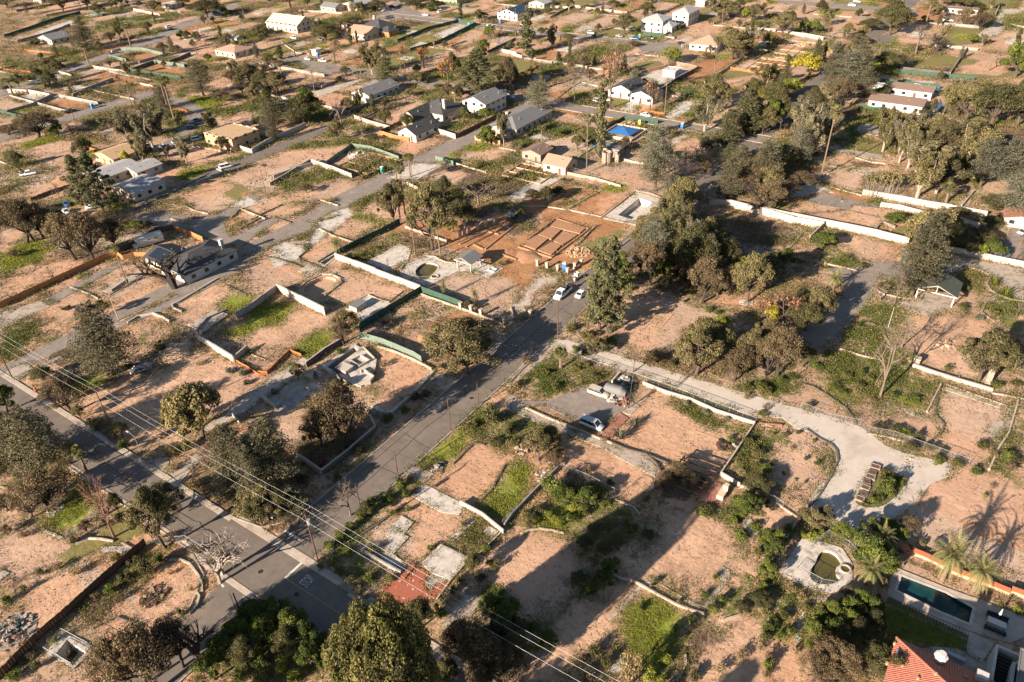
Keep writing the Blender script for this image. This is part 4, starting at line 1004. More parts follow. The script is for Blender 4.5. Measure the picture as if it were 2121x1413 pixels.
patches(2, '''
g 0,260 110,240 60,290 0,300
g 480,70 580,50 570,80 500,90
g 270,520 450,530 370,570
G 750,770 880,790 840,850 760,820
g 870,1130 1160,1110 1190,1150 1090,1200 900,1170
g 560,1050 700,1060 860,1110 900,1170 640,1140
g 720,940 960,1000 960,1040 840,1060 700,1030
g 0,1120 160,1060 260,1080 120,1170 0,1160
g 1420,710 1560,700 1560,760 1400,780 1320,740
G 1700,1160 1900,1120 1930,1180 1740,1230
g 1500,1010 1660,960 1750,990 1600,1060
g 1860,1300 2080,1220 2100,1290 1930,1360
G 1500,1260 1620,1200 1640,1240 1540,1290
g 270,1180 420,1130 520,1170 400,1200
g 880,1390 1020,1330 1060,1350 960,1413 880,1413
g 500,1310 800,1413 340,1413
d 0,1290 300,1200 760,1140 800,1170 620,1260 480,1310 250,1413 0,1413
l 790,870 1130,850 1100,930 900,960 800,920
d 1110,870 1330,790 1410,800 1240,940 1100,1000 960,960
d 1640,1220 1900,1170 2060,1200 1880,1290 1690,1260
l 700,640 900,610 1050,620 760,720
d 760,690 940,640 960,670 760,730
g 1040,340 1150,310 1160,350 1060,390
g 1490,100 1740,110 1740,150 1500,140
l 600,1330 880,1200 1130,1270 840,1390 700,1400
d 600,1310 740,1220 880,1210 760,1310 640,1360
g 1310,590 1480,560 1490,610 1330,640
d 300,590 480,540 600,560 480,620 320,640
d 1730,240 1840,250 1780,330 1640,380 1600,360
''')
patches(3, '''
o 210,440 450,350 510,370 500,400 340,480 240,470
g 410,220 520,190 570,200 500,250 420,240
g 620,250 700,230 790,250 740,270 640,260
g 250,540 440,480 450,520 300,590
y 1000,500 1210,480 1240,520 1020,560
g 830,560 1000,560 990,600 860,600
y 1690,560 1960,560 1950,600 1720,620
y 820,770 970,790 960,850 880,860 790,830
l 460,770 720,760 790,830 560,820
o 1060,870 1240,890 1240,920 1100,900
o 1340,920 1500,940 1530,960 1350,960
o 760,920 900,940 880,960 760,950
d 1420,790 1500,800 1440,860 1380,840
g 1240,680 1330,640 1440,700 1400,740 1300,730
l 270,590 420,560 450,640 320,660
o 300,740 480,700 500,720 380,790
d 560,700 720,660 720,690 590,740 510,730
g 90,1090 240,1120 180,1170 80,1180
g 330,1090 480,1030 500,1060 370,1110
d 390,1100 560,1050 640,1110 540,1190 380,1180
g 1880,180 2100,150 2100,220 1900,210
d 1400,170 1600,160 1700,250 1640,300 1420,280
d 1480,1110 1590,1130 1590,1200 1500,1190
g 1500,1080 1580,1070 1590,1110 1500,1100
g 240,870 420,890 400,900 260,900
d 860,1310 1060,1320 1280,1340 1280,1400 960,1413 740,1413
g 1400,720 1480,690 1500,740 1420,760
g 0,1240 110,1210 120,1250 20,1290
''')
patches(4, '''
G 470,100 680,80 620,140 500,140
G 270,220 440,160 470,190 330,260
g 370,230 560,170 540,270 380,280
d 260,90 480,90 420,160 310,190 270,150
d 660,90 870,90 860,200 720,290 520,280 560,170
y 1120,560 1350,440 1500,440 1760,480 1700,510 1300,540 1150,580
d 1480,370 1780,340 1790,470 1500,440
y 1150,580 1310,560 1900,600 2100,500 2100,620 1700,620
G 890,500 960,470 1140,520 1080,590 900,570
g 1160,520 1280,440 1380,440 1300,480
g 560,1110 840,900 930,880 950,1000 850,1060 900,1200 700,1190 600,1150
l 830,1100 940,1130 920,1180 860,1170
y 780,1130 1000,1160 1010,1230 760,1210
d 860,1060 1000,1090 1000,1140 900,1110
d 560,1230 1000,1240 1000,1290 620,1290
o 0,470 280,500 260,560 0,570
o 0,590 200,590 190,640 0,630
y 1430,190 1720,200 1700,220 1440,200
y 2000,560 2100,540 2100,600 2010,600
g 160,1110 300,1130 290,1190 160,1180
d 610,800 740,770 700,830 630,860
l 700,1270 1000,1290 980,1320 760,1330
''')
patches(5, '''
y 1770,190 1900,110 2000,170 1900,260 1800,230
o 1890,190 1980,170 1970,200 1900,220
G 1440,80 1660,20 1600,70 1480,130
G 820,290 900,250 1080,250 960,320 840,330
G 420,290 500,240 600,240 620,290 470,295
G 0,680 200,590 400,560 420,620 300,720 0,830
l 0,230 60,240 60,160 0,160
l 440,620 760,600 900,680 640,740 500,700
d 60,900 400,740 620,720 640,760 400,860 180,930 30,900
d 130,560 0,620 0,500 200,480
o 450,80 580,50 580,100 480,130
d 180,130 580,110 560,200 340,260 250,230
l 0,120 160,120 100,180 0,190
G 1730,1090 1800,1000 1880,980 2040,1020 1960,1100 1790,1130
G 1740,1310 2100,1110 2100,1220 1900,1330
d 1280,1030 1700,900 1780,920 1830,980 1700,1080 1500,1240 1380,1200 1470,1140 1380,1090
g 1860,560 2100,450 2100,540 1960,560 1880,620
l 1860,620 1960,560 2100,590 1900,680
l 1340,600 1440,540 1550,570 1430,640
g 560,860 700,820 800,830 640,890
g 1080,1120 1290,1010 1300,980 1380,960 1340,1010 1100,1130
g 0,1260 200,1190 300,1230 360,1360 200,1413 0,1413
d 240,1130 560,1000 760,1020 780,1080 520,1180 250,1170
d 870,1010 1130,860 1380,960 1280,1000 1080,1110 960,1150 900,1080
l 1090,330 1240,300 1370,280 1300,380 1150,370
l 1420,400 1560,360 1640,370 1560,440 1480,440
d 1490,290 1760,200 1860,260 1700,340 1540,320
''')
patches(6, '''
G 530,330 640,280 720,340 960,380 1100,430 1100,460 960,400 800,380 680,390 560,390
g 880,520 1100,440 1020,500 860,570 770,550
G 0,1080 170,1060 160,1110 20,1170
G 20,1140 180,1090 290,1060 350,1100 200,1240 60,1230 0,1200
G 450,1340 560,1260 660,1300 560,1413 340,1413
g 780,280 960,210 1000,230 840,310
g 880,110 1050,60 1060,90 930,120
g 800,700 900,640 1090,540 1180,470 1200,490 1100,600 910,740 780,720
g 280,560 480,490 500,500 360,590
g 230,150 400,40 560,20 690,70 560,100 420,170 300,200
g 800,780 940,830 1090,900 1040,920 800,800
g 0,620 440,400 450,420 200,560 0,660
l 480,240 620,240 500,330 380,370
l 620,680 800,690 700,760 590,790
d 480,440 700,370 900,420 960,450 860,530 700,540 620,510
d 400,620 560,530 640,560 620,650 520,750 400,700
d 0,730 100,700 400,810 450,860 200,960 0,1010
d 600,800 680,760 1220,940 1180,1000 1090,1050 930,1000 740,1090 730,1080 560,1000 700,900
l 340,920 520,860 560,990 400,1030 280,990
o 1350,1250 1600,1130 1760,1150 1800,1240 1600,1300 1420,1290
d 1440,930 1620,840 1760,850 1880,870 2000,870 2100,900 2050,1060 1800,1090 1560,960
d 380,1100 620,1180 600,1210 480,1290 300,1413 0,1413 0,1290 200,1250
d 460,170 560,130 760,110 860,170 700,270 520,230
d 880,290 1000,240 1200,300 1180,400 1050,400 900,340
d 50,480 180,390 290,430 160,510
d 1400,60 1600,0 1730,30 1600,130 1440,110
l 1560,260 1800,250 1950,330 1850,430 1660,420
l 1180,480 1560,570 1500,640 1300,640 1180,560
''')
patches(7, '''
d 480,320 730,170 960,180 740,380 620,370
o 540,320 620,240 760,180 850,200 700,260 740,330 650,350
g 390,290 560,190 610,210 560,270 460,310
l 260,200 400,110 480,140 420,230 300,270
l 0,320 0,280 160,330 300,380 220,480 0,560
g 1470,370 1680,380 1640,430 1560,430
d 740,60 920,0 1330,0 1300,80 1180,150 920,110
d 870,1050 1000,980 1250,1040 1650,1150 1640,1240 1380,1270 1360,1413 1060,1413 900,1300
G 1140,780 1300,690 1330,720 1200,900 1140,860
G 1640,1200 1730,1140 1800,1220 1700,1240
l 1590,390 2100,400 2100,600 1900,610 1700,540
y 1600,290 1730,190 1700,290
y 1760,250 2100,280 2100,330 1900,310
l 1200,640 1700,600 1900,820 1640,1050 1300,990 1120,940
y 560,600 900,480 960,480 880,560 700,660
g 180,820 300,780 480,840 460,870 250,830
l 1800,900 2000,960 1900,1080 1700,1100
d 1700,1080 1900,960 1960,1000 1850,1080
''')
patches(8, '''
y 0,290 200,240 260,280 200,350 60,340
d 250,320 400,260 700,330 780,280 960,320 1000,400 920,500 760,470 240,370
y 1000,510 1170,430 1200,470 1150,560
l 0,400 160,400 300,470 160,550 0,600
g 360,480 520,470 560,560 700,660 880,760 800,800 600,780 460,700
l 0,560 300,540 330,600 180,620 0,620
d 520,500 700,530 1080,620 1080,740 880,730 700,660 600,590
g 930,930 1000,870 1200,880 1280,1020 1150,1030 960,980
G 820,1050 900,1020 1080,1080 1060,1120 900,1110
g 760,1160 830,1050 1080,1090 1300,1130 1200,1240 1000,1260 860,1220
d 1200,1200 1300,1150 1700,1180 1860,1240 1760,1300 1480,1413 1160,1413
g 620,1413 700,1240 860,1230 1140,1290 1150,1413
g 1550,840 1660,780 1840,850 1830,940 1700,960 1560,940
g 1800,860 1900,900 2000,1000 2100,1060 2100,1180 1900,1190 1780,1120
l 1430,480 1700,440 1850,560 1700,680 1440,620
d 1560,960 1700,980 1830,1010 1700,1100 1540,1060
l 300,940 480,900 560,1000 480,1100 200,1250 0,1250 0,1100
y 1540,200 1640,150 1600,220
y 1700,70 1780,100 1770,160 1700,140
d 370,60 620,0 820,40 800,180 560,120
''')
patches(9, '''
G 560,370 700,290 860,280 860,330 700,420 600,410
G 240,150 480,30 460,80 290,160
l 300,160 440,60 700,0 860,200 700,260 500,240
g 0,0 240,0 180,120 0,240
d 900,470 1300,260 1560,130 1800,190 2100,320 2050,400 1800,560 1740,600 1340,640 1200,850 1090,900 900,800 720,620
l 760,620 900,680 1000,860 1140,950 1060,930 880,840 740,700
G 90,1130 250,1020 400,990 440,1060 200,1180
G 330,1413 560,1160 700,1100 760,1250 640,1413
y 850,1413 1000,1300 1150,1413
l 0,900 200,900 360,1020 100,1100 0,1090
d 0,1180 100,1230 240,1413 0,1413
l 160,1220 480,1100 560,1250 380,1413 230,1360
l 1430,1130 1600,1050 1900,1170 2100,1300 2100,1413 1860,1413 1480,1200
l 740,1260 900,1200 880,1380 780,1340
y 1320,1060 1500,960 1570,900 1600,930 1400,1050
''')
patches(10, '''
G 310,110 430,0 640,0 620,60 450,180 400,130
d 1000,100 1120,100 1400,240 1440,300 1320,390 1130,520 1080,580 950,540 1080,400 900,260
l 240,560 480,500 900,600 950,750 560,1060 380,930
g 600,1110 930,870 1100,740 1300,500 1500,440 1420,520 1200,700 1000,860 760,1090 620,1130
G 1300,1000 1560,780 1640,700 1780,760 1640,900 1560,1000 1420,1020
g 1640,690 1850,500 2100,600 2100,900 2000,920 1850,830
g 830,1413 880,1300 1170,1100 1310,1180 1270,1260 1060,1413
d 1760,830 1860,850 2040,970 1930,1190 1700,1310 1390,1150 1600,1000
G 1830,1400 1870,1240 2100,1000 2100,1413
l 0,620 180,620 300,850 240,1000 100,1100 0,1100
d 140,600 380,520 500,560 470,680 330,880 220,920
l 60,1180 360,1170 440,1300 300,1413 0,1413
d 1160,1413 1290,1290 1400,1250 1560,1390 1640,1413
l 560,900 780,830 560,1060 420,930
''')
patches(11, '''
g 80,330 330,80 480,100 860,290 880,320 700,370 500,430 400,490 250,490 130,430 0,390
d 1000,370 1960,690 1690,1080 1100,930 760,810 960,520
g 1260,480 1400,500 1900,690 1830,770 1560,720 1480,640 1300,560
d 440,870 700,830 1000,1000 1150,1080 1050,1280 960,1290 860,1220 450,1020 400,960
G 90,960 190,1000 170,1200 30,1413 0,1413 0,1050
g 200,1413 350,1150 600,1100 850,1250 1000,1340 1000,1413
G 820,240 1100,330 1340,400 1600,500 1950,620 2000,640 1900,640 1400,440 1000,330 840,270
g 0,560 200,640 420,740 300,900 100,880 0,800
l 1200,1010 1340,1010 1600,1130 1480,1300 1150,1300 1100,1250
g 1900,720 2100,700 2100,1150 1840,1130 1740,1080
g 400,0 900,140 920,180 700,100 540,60
l 1200,100 1900,130 1960,300 1500,290 1340,260 1150,230
g 1900,290 2100,300 2100,500 1800,420 1840,320
g 1700,1200 1900,1220 2100,1300 2100,1413 1800,1413
d 1000,60 1060,0 1300,0 1280,60 1100,100
''')
patches(12, '''
g 380,200 560,80 1180,240 1440,380 1320,590 980,480 950,560 830,440 600,320
G 1080,420 1280,500 1260,560 1060,520
G 540,330 780,430 680,510 560,380
d 340,380 440,400 560,480 690,570 760,680 500,620 300,540 60,480 0,460
d 760,660 1300,640 1390,680 1440,760 1340,840 1100,760 860,720
d 1440,380 1960,540 1940,620 1800,740 1800,880 1700,990 1500,920 1330,860 1450,760 1470,680 1390,600
d 1140,1413 1230,1300 1360,1150 1500,1180 1560,1070 1800,1090 2100,1200 2100,1413
g 0,700 200,720 300,780 250,900 100,900 0,860
g 420,900 560,920 580,1010 520,1100 430,1050
d 100,960 300,840 460,960 400,1180 200,1140
g 900,1050 1140,1110 1130,1190 1080,1260 990,1320 880,1340 760,1300 880,1200
g 860,820 1200,850 1640,1010 1600,1050 1400,1030 1160,980 1000,930 880,850
d 1230,0 1480,0 1700,200 1740,330 1560,330 1290,190 1200,100
g 1960,760 2100,860 2100,1070 1830,1030
g 0,0 80,0 0,40
y 2060,520 2100,500 2100,800 2000,760 2040,640
g 0,260 320,290 300,380 240,470 0,470
l 0,0 300,60 330,150 300,250 100,270 0,260
g 1500,260 1740,380 1580,350
''')
patches(13, '''
G 330,130 700,0 760,60 560,240 400,200
y 520,350 720,260 1050,10 1170,90 1190,200 1000,320 820,360 560,480 400,560
g 1040,0 1160,50 1150,120 1060,60
G 1150,380 1310,360 1280,450 1100,560 1000,680 800,780 720,740 900,580
g 0,1413 280,1100 380,1090 370,1180 260,1300 200,1413
d 880,880 1100,700 1290,470 1400,450 1500,500 1590,620 1560,800 1400,950 1270,1060 1000,1120 860,1150 640,1020
d 0,280 330,220 500,290 480,400 240,470 60,600 0,640
d 180,740 400,570 620,560 1080,400 900,560 700,740 520,900 380,1020 240,1010 200,900
l 1080,420 1250,360 1160,460 940,620 740,740 560,900 620,960 900,820 1060,640
g 1950,820 2100,740 2100,1413 1640,1413 1740,1180 1900,960
l 0,640 240,560 400,400 500,440 220,640 0,780
l 1150,680 1250,660 1300,720 1260,790 1170,800 1110,760
d 0,860 0,1250 200,1100 400,1010 500,900
l 820,830 700,900 560,1020 700,1000 860,900
''')
patches(14, '''
g 560,400 800,180 1000,60 900,330 640,420 560,440
G 560,460 760,380 900,400 640,520
l 560,560 800,480 1150,570 1000,700 850,730 700,620
g 560,540 760,470 1000,500 1100,580 900,660 760,620
d 900,250 1230,60 1350,0 1700,100 1640,240 1350,450 1190,420 1030,390
g 1600,280 1780,120 1900,150 1880,300 1800,400
G 1820,0 2100,0 2100,60 1980,170 1820,100
g 0,770 220,750 680,1050 600,1200 560,1413 0,1413
l 0,0 380,0 380,100 200,260 20,200
g 1420,760 1580,680 1620,760 1500,960 1440,900
d 1740,560 2000,300 2100,200 2100,600 1900,560 1800,700
l 1560,960 1800,900 2100,1100 2100,1413 1560,1413
g 1800,560 2100,640 2100,860 1820,860
''')
patches(15, '''
G 930,860 1130,700 1350,850 1480,900 1380,1000 1300,1280 1180,1413 1100,1413 1090,1200 900,1100
G 260,0 640,0 540,180 460,240 270,200 110,180
g 460,240 640,100 900,0 1080,0 900,300 700,400 560,560 780,520 840,560 800,700 600,820 300,850 0,850 0,1000 330,1000 400,940 560,800 500,500 400,340
d 1280,60 1700,150 1800,350 1800,420 1640,660 1330,560 1160,520 1050,600 1200,400
g 1700,150 1860,80 1900,250 1960,400 2000,500 2100,400 2100,0 1700,0
d 0,280 240,220 440,240 480,300 640,500 400,600 140,800 0,800
d 1450,1413 1600,1200 1800,960 2100,1000 2100,1413
d 560,820 780,700 960,560 1000,700 800,900 840,960 700,1130 560,1180 300,1413 100,1413 300,1150
g 1560,860 1760,660 1840,560 2000,520 2000,760 1700,960
l 1400,960 1640,940 1800,960 1560,1240 1420,1413 1300,1413
g 1900,900 2100,800 2100,960 2020,980
''')
patches(16, '''
l 1080,560 1150,410 1700,640 2100,820 2100,920 1720,760 1140,520
l 930,760 1100,720 1650,1040 1640,1170 1250,1130 1080,1060 900,1413 700,1413 800,1000
g 0,540 160,540 480,700 430,770 330,860 300,1000 0,1000
G 540,760 760,740 880,820 700,900 560,1000 460,1110 340,1090 370,940
G 100,920 300,950 300,1100 120,1080
g 200,220 340,100 560,180 720,240 720,360 560,260 440,300
d 0,0 140,0 320,120 220,270 100,290 0,180
d 1240,0 2100,0 2100,560 1600,400 1260,320 1300,200
g 740,280 1050,200 1130,340 1050,500 960,600 840,640 760,460
d 0,1130 300,1120 540,1150 700,1413 0,1413
l 1700,1380 2100,1040 2100,1413
''')

# ================================================================ paved drives, paths (setting) and slabs left from houses (things)
slabs(0, '''
concrete_light .060 driveway | | 1150,703 1172,704 1310,745 1430,782 1640,842 1700,857 1745,869 1799,893 1833,923 1875,940 1961,958 1975,964 1964,988 1930,1000 1893,1040 1878,1055 1838,1085 1808,1105 1785,1125 1760,1115 1728,1085 1690,1065 1665,1055 1693,1010 1720,990 1732,955 1730,935 1705,910 1670,893 1650,888 1620,866 1550,860 1398,802 1300,768 1190,735 1139,712
concrete_dirty .064 driveway | | 1050,812 1084,832 1076,840 1110,858 1207,892 1249,917 1338,944 1361,970 1356,988 1320,970 1240,925 1197,909 1135,885 1050,848
asphalt_old .068 driveway | | 1137,831 1176,813 1207,799 1249,797 1280,795 1312,828 1307,840 1280,857 1239,889 1197,873 1126,841 1084,839 1082,830
concrete .062 driveway | | 520,812 604,755 630,740 638,748 600,790 520,845 478,872 435,893 420,890 440,872 475,850
concrete_dirty .060 driveway | | 878,797 912,772 953,787 918,815
concrete_dirty .066 driveway | | 834,978 858,964 899,982 879,1003
concrete_dirty .062 driveway | | 0,650 85,622 105,635 0,678
asphalt_old .06 driveway | | 87,623 250,540 262,545 110,630
concrete_dirty .066 driveway | | 301,957 350,945 350,980 320,975
concrete .07 driveway | | 350,978 408,940 420,947 372,1002
concrete_dirty .066 driveway | | 0,775 55,752 70,765 40,788
concrete_dirty .066 driveway | | 80,758 125,737 132,744 88,762
asphalt_old .064 driveway | | 1571,513 1618,529 1690,555 1735,556 1738,572 1728,566 1680,545 1620,540 1571,530
asphalt_old .066 driveway | | 1728,562 1801,542 1873,543 1906,573 1817,575 1807,612 1798,628 1738,698 1702,720 1640,700 1690,660 1728,633 1749,606
concrete_dirty .068 driveway | | 1870,515 1945,520 2016,539 2121,557 2121,625 2092,608 2074,585 2055,572 2006,551 1974,567 1910,560 1860,545
concrete_dirty .064 driveway | | 1817,621 1850,625 1900,625 1908,608 1965,605 1976,625 1960,645 1920,655 1880,640 1830,628
asphalt_old .066 driveway | | 1660,415 1697,400 1728,404 1822,426 1820,432 1768,426 1755,434 1702,426
concrete_pale .062 driveway | | 1600,380 1700,385 1728,400 1697,398 1640,410 1590,395
concrete_dirty .062 path | | 126,1113 136,1113 207,1064 196,1060 145,1100
concrete_pale .064 path | | 1645,1325 1652,1287 1663,1268 1684,1245 1697,1234 1713,1240 1686,1252 1667,1272 1664,1290 1656,1332
concrete .062 path | | 1331,1206 1350,1206 1325,1225 1267,1284 1260,1284 1313,1226
concrete .063 path | | 1353,1205 1450,1254 1493,1210 1490,1185 1495,1174 1511,1180 1513,1195 1495,1220 1461,1263 1443,1260 1372,1211
concrete_dirty .064 driveway | | 962,1216 997,1237 981,1273 950,1287 921,1305 915,1292 940,1258
concrete_pale .066 driveway | | 769,1237 805,1258 793,1260 748,1249
brick .064 path | | 351,1148 361,1150 325,1174 318,1172
concrete_dirty .064 path | | 1825,829 1918,862 1914,868 1824,837
concrete .066 path | | 1957,800 2090,842 2108,831 2086,898 2050,975 2046,972 2084,882 2084,850 1956,808
concrete_dirty .06 lane | | 1060,800 1125,745 1150,715 1140,705 1100,735 1044,797
concrete .064 driveway | | 1082,622 1105,578 1162,572 1150,590 1110,605 1100,635 1098,650 1090,655 1075,645 1060,640 1062,630
asphalt_old .066 driveway | | 262,452 300,440 345,440 400,455 445,445 475,428 520,402 545,408 500,440 462,462 480,492 560,450 580,456 510,502 470,512 430,497 390,478 330,474
concrete_pale .064 driveway | | 558,530 575,523 610,499 640,500 636,510 660,460 690,440 720,430 735,445 700,470 660,500 620,525 600,545 570,556
asphalt_old .066 driveway | | 455,545 520,529 558,501 640,461 660,455 640,480 560,510 500,560 445,590 351,640 210,695 150,730 140,715 330,630
''')
slabs(2, '''
concrete_pale .07 driveway | | 1060,1413 1290,1290 1520,1310 1440,1350 1330,1413
concrete .066 lane | | 440,740 640,690 820,620 900,630 700,710 560,760
concrete .07 slab | | 1440,270 1600,210 1730,200 1560,290 1480,300
''')
slabs(3, '''
concrete_pale .07 driveway | | 900,860 990,790 1060,810 1010,880 950,890
concrete_pale .07 driveway | | 1250,920 1380,800 1480,810 1440,870 1330,950
concrete .07 driveway | | 530,940 620,900 570,950
concrete .066 driveway | | 1240,1160 1400,1060 1440,1080 1270,1180
concrete .066 driveway | | 920,290 1010,270 1010,290 960,310
concrete_pale .066 driveway | | 1340,320 1460,290 1480,310 1400,330
concrete .066 driveway | | 520,240 640,200 680,220 600,260
''')
slabs(4, '''
concrete .066 driveway | | 1710,290 1850,190 1930,70 2100,80 2100,110 1950,120 1920,200 1960,210 1900,280 1800,300
asphalt .07 driveway | | 930,290 1030,270 1100,300 1020,370 940,350
concrete .066 path | | 120,1240 500,1290 720,1340 960,1350 900,1400 560,1310 400,1290
concrete_dirty .06 driveway | | 340,1060 560,1160 1000,1230 960,1270 560,1200 330,1110
''')
slabs(1, '''
concrete_pale .08 slab | | 330,640 470,600 500,610 370,660
concrete_pale .08 slab | | 480,700 600,670 700,690 580,720
concrete_pale .08 slab | | 160,790 240,740 360,760 220,810
concrete .08 slab | | 980,140 1010,120 1080,130 1000,155
''')
slabs(5, '''
concrete_pale .07 slab | | 1800,300 1960,220 2050,270 1930,310
''')
slabs(8, '''
concrete_dirty .08 slab | | 930,1240 1020,1235 1120,1290 1010,1290
concrete .074 driveway | | 1560,300 1700,160 1800,190 1700,210 1640,320
asphalt_old .078 driveway | | 1890,720 1960,560 2000,460 2100,470 2100,750
''')
SL = [  # material, top, name, label, sheet, points
 ('concrete_pale', .3, 'foundation_slab', 'large pale stained garage slab behind the red tiled patio', 14, '1500,330 1725,440 1570,610 1430,560 1350,480'),
 ('concrete_dirty', .14, 'foundation_slab', 'grey broken slab corner jutting into the red tiled patio', 14, '1428,563 1565,612 1455,640 1425,690 1378,650 1390,600'),
 ('concrete_pale', .2, 'slab', 'pale rectangular floor slab, upper end of the stepping slabs on the corner lot', 14, '1190,100 1285,155 1210,245 1110,200'),
 ('concrete_pale', .16, 'slab', 'long pale slab with a red patch in the middle of the corner lot', 14, '1105,204 1208,248 1250,270 1130,400 1060,380 1090,280 1065,245'),
 ('concrete_pale', .22, 'slab', 'rounded pale slab between the red brick edge and the corner lot', 14, '1060,385 1130,405 1200,470 1230,500 1200,550 1020,430'),
 ('terracotta', .12, 'patio', 'red tiled patio with pale dots beside the cross road', 14, '970,740 1140,600 1290,490 1425,556 1380,600 1372,655 1422,697 1460,645 1580,612 1420,790 1260,800 1080,800'),
 ('concrete_pale', .12, 'slab', 'small pale square slab in the grass by the low wall end', 14, '1880,180 1960,220 1910,270 1840,225'),
 ('concrete_pale', .11, 'walkway_slab', 'rubble-edged walkway strip along the low wall', 10, '1330,1170 1390,1165 1650,1300 1700,1350 1640,1400 1500,1380 1270,1250'),
 ('concrete_pale', .1, 'walkway_slab', 'short rubble walkway between grass and the garage slab', 14, '1740,120 1790,120 1600,300 1560,290'),
 ('concrete_pale', .2, 'slab', 'long white slab on the lawn edge at the lower left', 13, '340,200 500,270 485,285 332,216'),
 ('concrete_pale', .2, 'slab', 'curved grey stone slab on the olive lawn', 13, '800,350 1000,340 1060,380 1015,400 900,380 812,392'),
 ('concrete_pale', .14, 'slab', 'pale court slab beside the kidney garden pool', 6, '910,740 1180,590 1270,640 1240,730 1120,800 1080,812'),
 ('concrete_pale', .14, 'slab', 'pale gridded yard slab inside the green screen corner', 6, '745,1110 925,1000 1090,1060 1150,1085 870,1255 840,1130'),
 ('concrete_pale', .14, 'slab', 'square pale slab with a dark hole by the pool hut', 6, '1735,810 1835,748 1995,790 1880,862'),
 ('concrete_pale', .12, 'slab', 'pale parking slab with a wavy dark edge', 6, '145,640 260,575 440,620 430,660 380,700 400,740 330,730'),
 ('concrete', .12, 'slab', 'grey parking slab end below the wavy edge', 6, '370,810 450,755 570,790 460,850'),
 ('concrete_dirty', .12, 'slab', 'weathered concrete pad in the bare lot at the right edge', 12, '1900,630 1970,690 1930,780 1800,780 1815,715'),
 ('brick', .14, 'brick_terrace', 'pinkish brick terrace with a ruined hearth', 11, '1650,1140 1790,1190 1700,1330 1480,1290 1560,1200'),
 ('brick', .18, 'brick_steps', 'terracotta steps beside the parked silver van', 11, '730,740 890,595 965,640 880,720 830,800'),
 ('concrete_dirty', .12, 'slab', 'grey stone pad above the terracotta steps', 11, '925,600 980,500 1050,540 980,610'),
 ('concrete_dirty', .5, 'house_floor', 'long grey house floor between dirt lots, left of the walled compound', 5, '1490,1240 1700,1130 1810,1160 1600,1310'),
 ('concrete_pale', .1, 'slab', 'light slab behind the pinwheel trees', 7, '0,230 200,100 400,50 440,70 240,190 60,260'),
 ('concrete_pale', .1, 'slab', 'wide pale floor slab inside the far green screen lot', 1, '270,260 560,160 600,190 330,290'),
 ('concrete_pale', .12, 'slab', 'pale driveway slab behind the dark-roofed pair of houses', 2, '1250,370 1340,330 1400,345 1270,400'),
 ('concrete_pale', .12, 'slab', 'bright slab inside the long green screen lot', 2, '1440,280 1590,215 1700,215 1530,300'),
 ('concrete_pale', .12, 'slab', 'pale slab beside the blue tarp yard', 3, '180,1090 240,1050 340,1100 290,1130'),
 ('concrete_pale', .14, 'slab', 'pale slab left of the brown twin-roof house', 4, '1010,620 1190,650 1180,670 1000,650'),
 ('concrete_pale', .14, 'slab', 'pale slab behind the brown twin-roof house', 4, '1210,640 1410,650 1380,680 1200,665'),
 ('concrete_pale', .12, 'slab', 'small white oval pad on the asphalt yard', 8, '640,255 660,247 672,258 652,268'),
 ('concrete_pale', .12, 'slab', 'pale round end of path beside the dirt bowl', 15, '1870,130 1930,125 1960,180 2000,240 1930,255 1865,180'),
 ('concrete_pale', .12, 'slab', 'white rubble pad under the tan tree at the bottom', 15, '800,1320 900,1220 960,1290 860,1350'),
 ('concrete_pale', .12, 'slab', 'pale rubble pad at the left edge of the bottom left lot', 13, '0,520 80,550 0,620'),
]
for m_, z, nm, lab, r, pp in SL:
    sheet(nm, pts(r, pp), m_, z, lab, cat=nm.split('_')[-1] if nm != 'house_floor' else 'floor')
sheet('brick_step', pts(14, '1185,580 1280,485 1305,495 1215,605'), 'terracotta', .32, 'raised red brick step at the edge of the tiled patio', cat='step')
# ================================================================ pits and pools
pool('garden_pool', 'kidney-shaped pool of brown-green water in the fenced deck', 16, '345,275 440,290 545,318 660,355 742,480 742,600 665,692 540,712 380,662 165,545',
     '470,400 500,372 560,372 620,405 660,465 655,500 620,520 615,560 650,590 655,625 600,650 520,660 440,640 395,595 388,545 415,500 440,470 450,430', 'concrete_pale', 1.6, 'plaster', 'soil_dark', 'pond', -.45, coping='concrete_pale')
o = empty('spa_pool', (0, 0, 0)); I = disc(*G(16, 683, 528)[:2], .8, 16); mb = MB(); mb.ribbon(I, .25, .1, .45, closed=True); mb.build('spa_wall', M['concrete'], o)
mb = MB(); mb.face([(p[0], p[1], .28) for p in I]); mb.build('water', M['pond'], o); tag(o, 'small round spa basin raised at the kidney pool edge', 'spa')
pool('garden_pool', 'pear-shaped pool of dark green water in the pale deck by the pool hut', 6, '1180,800 1250,740 1330,705 1400,690 1490,705 1560,745 1618,755 1700,720 1850,720 1760,800 1640,810 1400,932 1180,872',
     '1290,800 1360,745 1430,742 1485,765 1480,800 1435,840 1410,880 1330,885 1300,850', 'concrete_pale', 1.6, 'plaster', 'soil_dark', 'pond', -.35, coping='concrete_pale')
o = empty('spa_pool', (0, 0, 0)); I = disc(*G(6, 1452, 858)[:2], .95, 16); mb = MB(); mb.ribbon(I, .35, .1, .42, closed=True); mb.build('spa_wall', M['concrete_pale'], o)
mb = MB(); mb.face([(p[0], p[1], .3) for p in I]); mb.build('water', M['pond'], o); tag(o, 'small round spa set in the deck of the pear-shaped pool', 'spa')
pool('empty_pool', 'empty rectangular white pool in a pale deck behind the dug foundation', 7, '1035,188 1285,262 1020,442 762,388', '1045,238 1150,272 985,405 878,372', 'concrete_pale', 1.7, 'plaster', 'concrete_pale', round_=False, z=.3)
